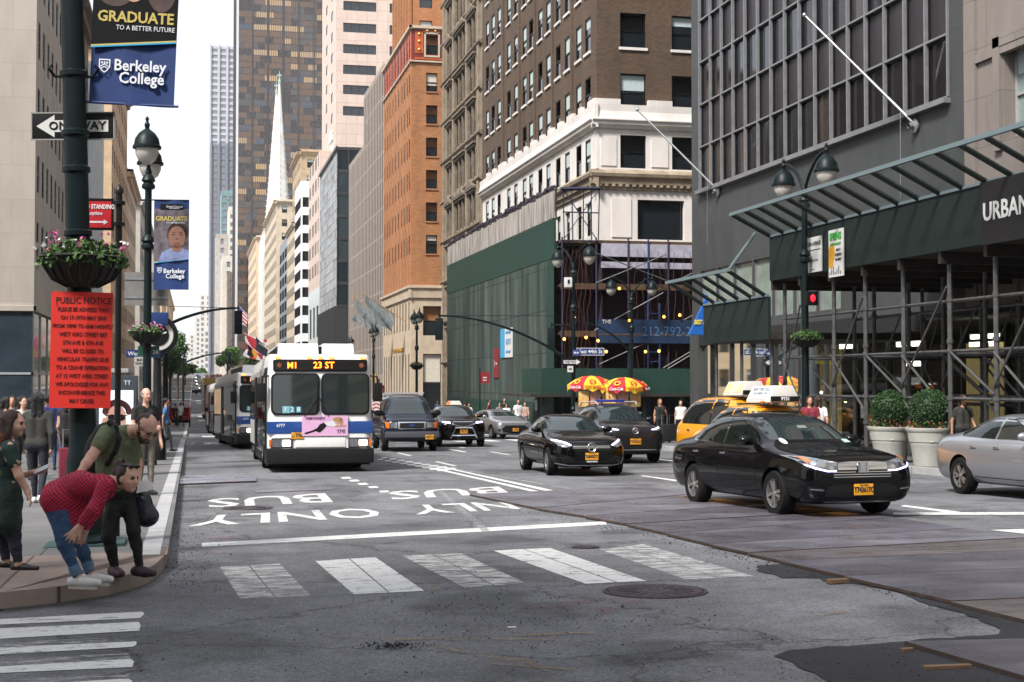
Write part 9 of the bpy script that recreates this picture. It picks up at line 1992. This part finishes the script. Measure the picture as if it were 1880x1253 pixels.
walker(128, 28.5, 10, 'bare armed woman in black pulling a maroon suitcase', C_BLK, C_BLK, S_BLK, SK_L, H_BK, 1.72, .2, .15, sleeve=.1); suitcase(129, 27.6, 'maroon suitcase pulled by the bare armed woman in black', cloth('maroon shell', (.15, .01, .03)), .7)
walker(42, 29., 150, 'woman in white T-shirt walking toward the viewer behind the auburn haired one', C_WHT, C_BLK, S_BLK, SK_L, H_BK, 1.70, .1, .2)
walker(56, 36., 20, 'dark haired woman in black farther along the crowded sidewalk', C_BLK, C_GREY, S_BLK, SK_M, H_BK, 1.72, .3)
walker(86, 40., 5, 'man in royal blue shirt among the crowd beyond the navy shirted man', C_NAVY, C_INK, S_BLK, SK_D, H_BK, 1.80)
walker(22, 34., 170, 'man with dark hair in grey shirt at the far left of the crowd', C_GREY, C_INK, S_BLK, SK_M, H_BR, 1.74)
walker(118, 46., 0, 'distant man in black behind the red notice board pole', C_BLK, C_GREY, S_BLK, SK_M, H_BK, 1.78)
for px, D, f, lab, t_, h_ in ((10, 30., 10, 'dark haired person in black at the extreme left of the crowd', C_BLK, 1.7), (34, 38., 5, 'person in charcoal between the white T-shirt and the long black hair', C_CHAR, 1.76), (64, 44., 0, 'far person in navy top above the charcoal jacket', C_NAVY, 1.8), (96, 50., 180, 'far person in black facing the viewer beyond the royal blue shirt', C_BLK, 1.74), (140, 39., 0, 'person in dark grey half hidden by the thick pole', C_GREY, 1.75), (48, 52., 180, 'far person with fair hair and maroon top in the crowd', C_RED, 1.7)): walker(px, D, f, lab, t_, C_INK, S_BLK, SK_M, H_BK, h_, .1)
walker(304, 47., 85, 'man in light blue check shirt with dark backpack stepping to the kerb', C_BLUE, C_GREY, S_BLK, SK_M, H_BK, 1.76, sleeve=.5, bag='pack')
walker(322, 96., 60, 'distant man in dark shirt crossing by the red pedicab', C_BLK, C_BLK, S_BLK, SK_M, H_BK, 1.75, dz=0); walker(331, 98., 100, 'distant man in white shirt crossing by the red pedicab', C_WHT, C_BLK, S_BLK, SK_L, H_BK, 1.75, dz=0)
walker(1250, 57., 200, 'woman in white sleeveless blouse with suitcase behind the taxi', C_WHT, C_BLK, S_BLK, SK_L, H_BR, 1.66, .12, .08, sleeve=.05); suitcase(1236, 56.5, 'black suitcase beside the woman in white blouse', C_BLK, .72)
walker(1212, 56., 185, 'woman in black dress eating an ice cream beside the charcoal car', C_BLK, C_BLK, S_BLK, SK_M, H_BD, 1.70, .12, .12, sleeve=.1, armr=(-1, .06, 1.42)); suitcase(1222, 55.5, 'black suitcase beside the woman in black dress', C_BLK, .72)
walker(951, 74., 170, 'man in white check shirt with dark straps beside the silver saloon', C_WHT, C_GREY, S_BLK, SK_M, H_BK, 1.78); walker(964, 78., 200, 'person in pale top just behind the man in white check shirt', cloth('rose', (.4, .25, .22)), C_GREY, S_BLK, SK_L, H_BR, 1.65)
for px, D, f, lab, t_, h_ in ((897, 80, 100, 'man with dark beard and plum shirt passing the green hoarding', C_RED, 1.82), (917, 84, 170, 'woman in tan top walking along the green hoarding', C_KHAKI, 1.64), (926, 86, 180, 'tall man in black walking along the green hoarding', C_BLK, 1.90), (930, 78, 190, 'small person in white blouse by the green hoarding', C_WHT, 1.58), (846, 88, 200, 'woman in pale blue behind the roof of the black crossover', C_BLUE, 1.66), (853, 92, 20, 'man in grey behind the roof of the black crossover', C_GREY, 1.72), (861, 90, 180, 'person in white farther along the hoarding foot', C_WHT, 1.62), (803, 108, 180, 'distant person in blue shirt just right of the van roof', C_BLUE, 1.72)):
 walker(px, D, f, lab, t_, C_INK, S_BLK, SK_M, H_BK, h_)
for px, D, f, lab, t_ in ((1487, 36., 200, 'dim figure in maroon under the scaffold shed left of the planters', C_RED), (1502, 37.5, 20, 'dim figure in pale shirt under the scaffold shed beside the planters', C_WHT), (1768, 33.5, 180, 'dim figure with reddish hair under the shed above the silver sedan', C_CHAR)): walker(px, D, f, lab, t_, C_BLK, S_BLK, SK_M, H_BR, 1.68, .15)
# ---- red pedicab
p = CAMP + ray(329, 745) * 104; o = thing('pedicab', 'red hooded pedicab on the left of the avenue beyond the crossing men', 'pedicab', (p.x, p.y, gz(p.y)), R(-5)); M_PR = mat('pedicab red', (.40, .012, .03), .5)
m = MB(); n_ = 10
for i in range(n_):
 a, c = math.pi * i / n_, math.pi * (i + 1) / n_; q = lambda t, y: (.72 * math.cos(t), y, 1.35 + .5 * math.sin(t)); m.add([q(a, -.1), q(c, -.1), q(c, 1.), q(a, 1.)], [(0, 1, 2, 3)])
m.bx(-.75, -.68, -.1, 1., .6, 1.4); m.bx(.68, .75, -.1, 1., .6, 1.4); m.bx(-.72, .72, .95, 1., .6, 1.4); m.build('hood', M_PR, o, fix=False)
m = MB(); m.bx(-.65, .65, .1, .9, .55, .75); m.build('seat', M_PR, o, bevel=.03); m = MB(); m.tube([(0, 0, .5), (0, -1.2, .5), (0, -1.5, 1.05)], .03, 6); m.tube([(-.3, -1.45, 1.08), (.3, -1.45, 1.08)], .02, 6); m.bx(-.7, .7, -.2, .1, .3, .55); m.build('frame', M_BLACK, o)
for x, y in ((-.72, .4), (.72, .4), (0, -1.7)): m = MB(); m.lathe([(.28, -.03), (.33, -.03), (.33, .03), (.28, .03), (.28, -.03)], 18, 0, (x, y, .33), 'x'); m.build('wheel', M_RUB, o)
walker(332, 103.2, 180, 'pedicab rider in white shirt sitting under the red hood', C_WHT, C_GREY, S_BLK, SK_M, H_BK, 1.45, dz=.35, stride=.02)
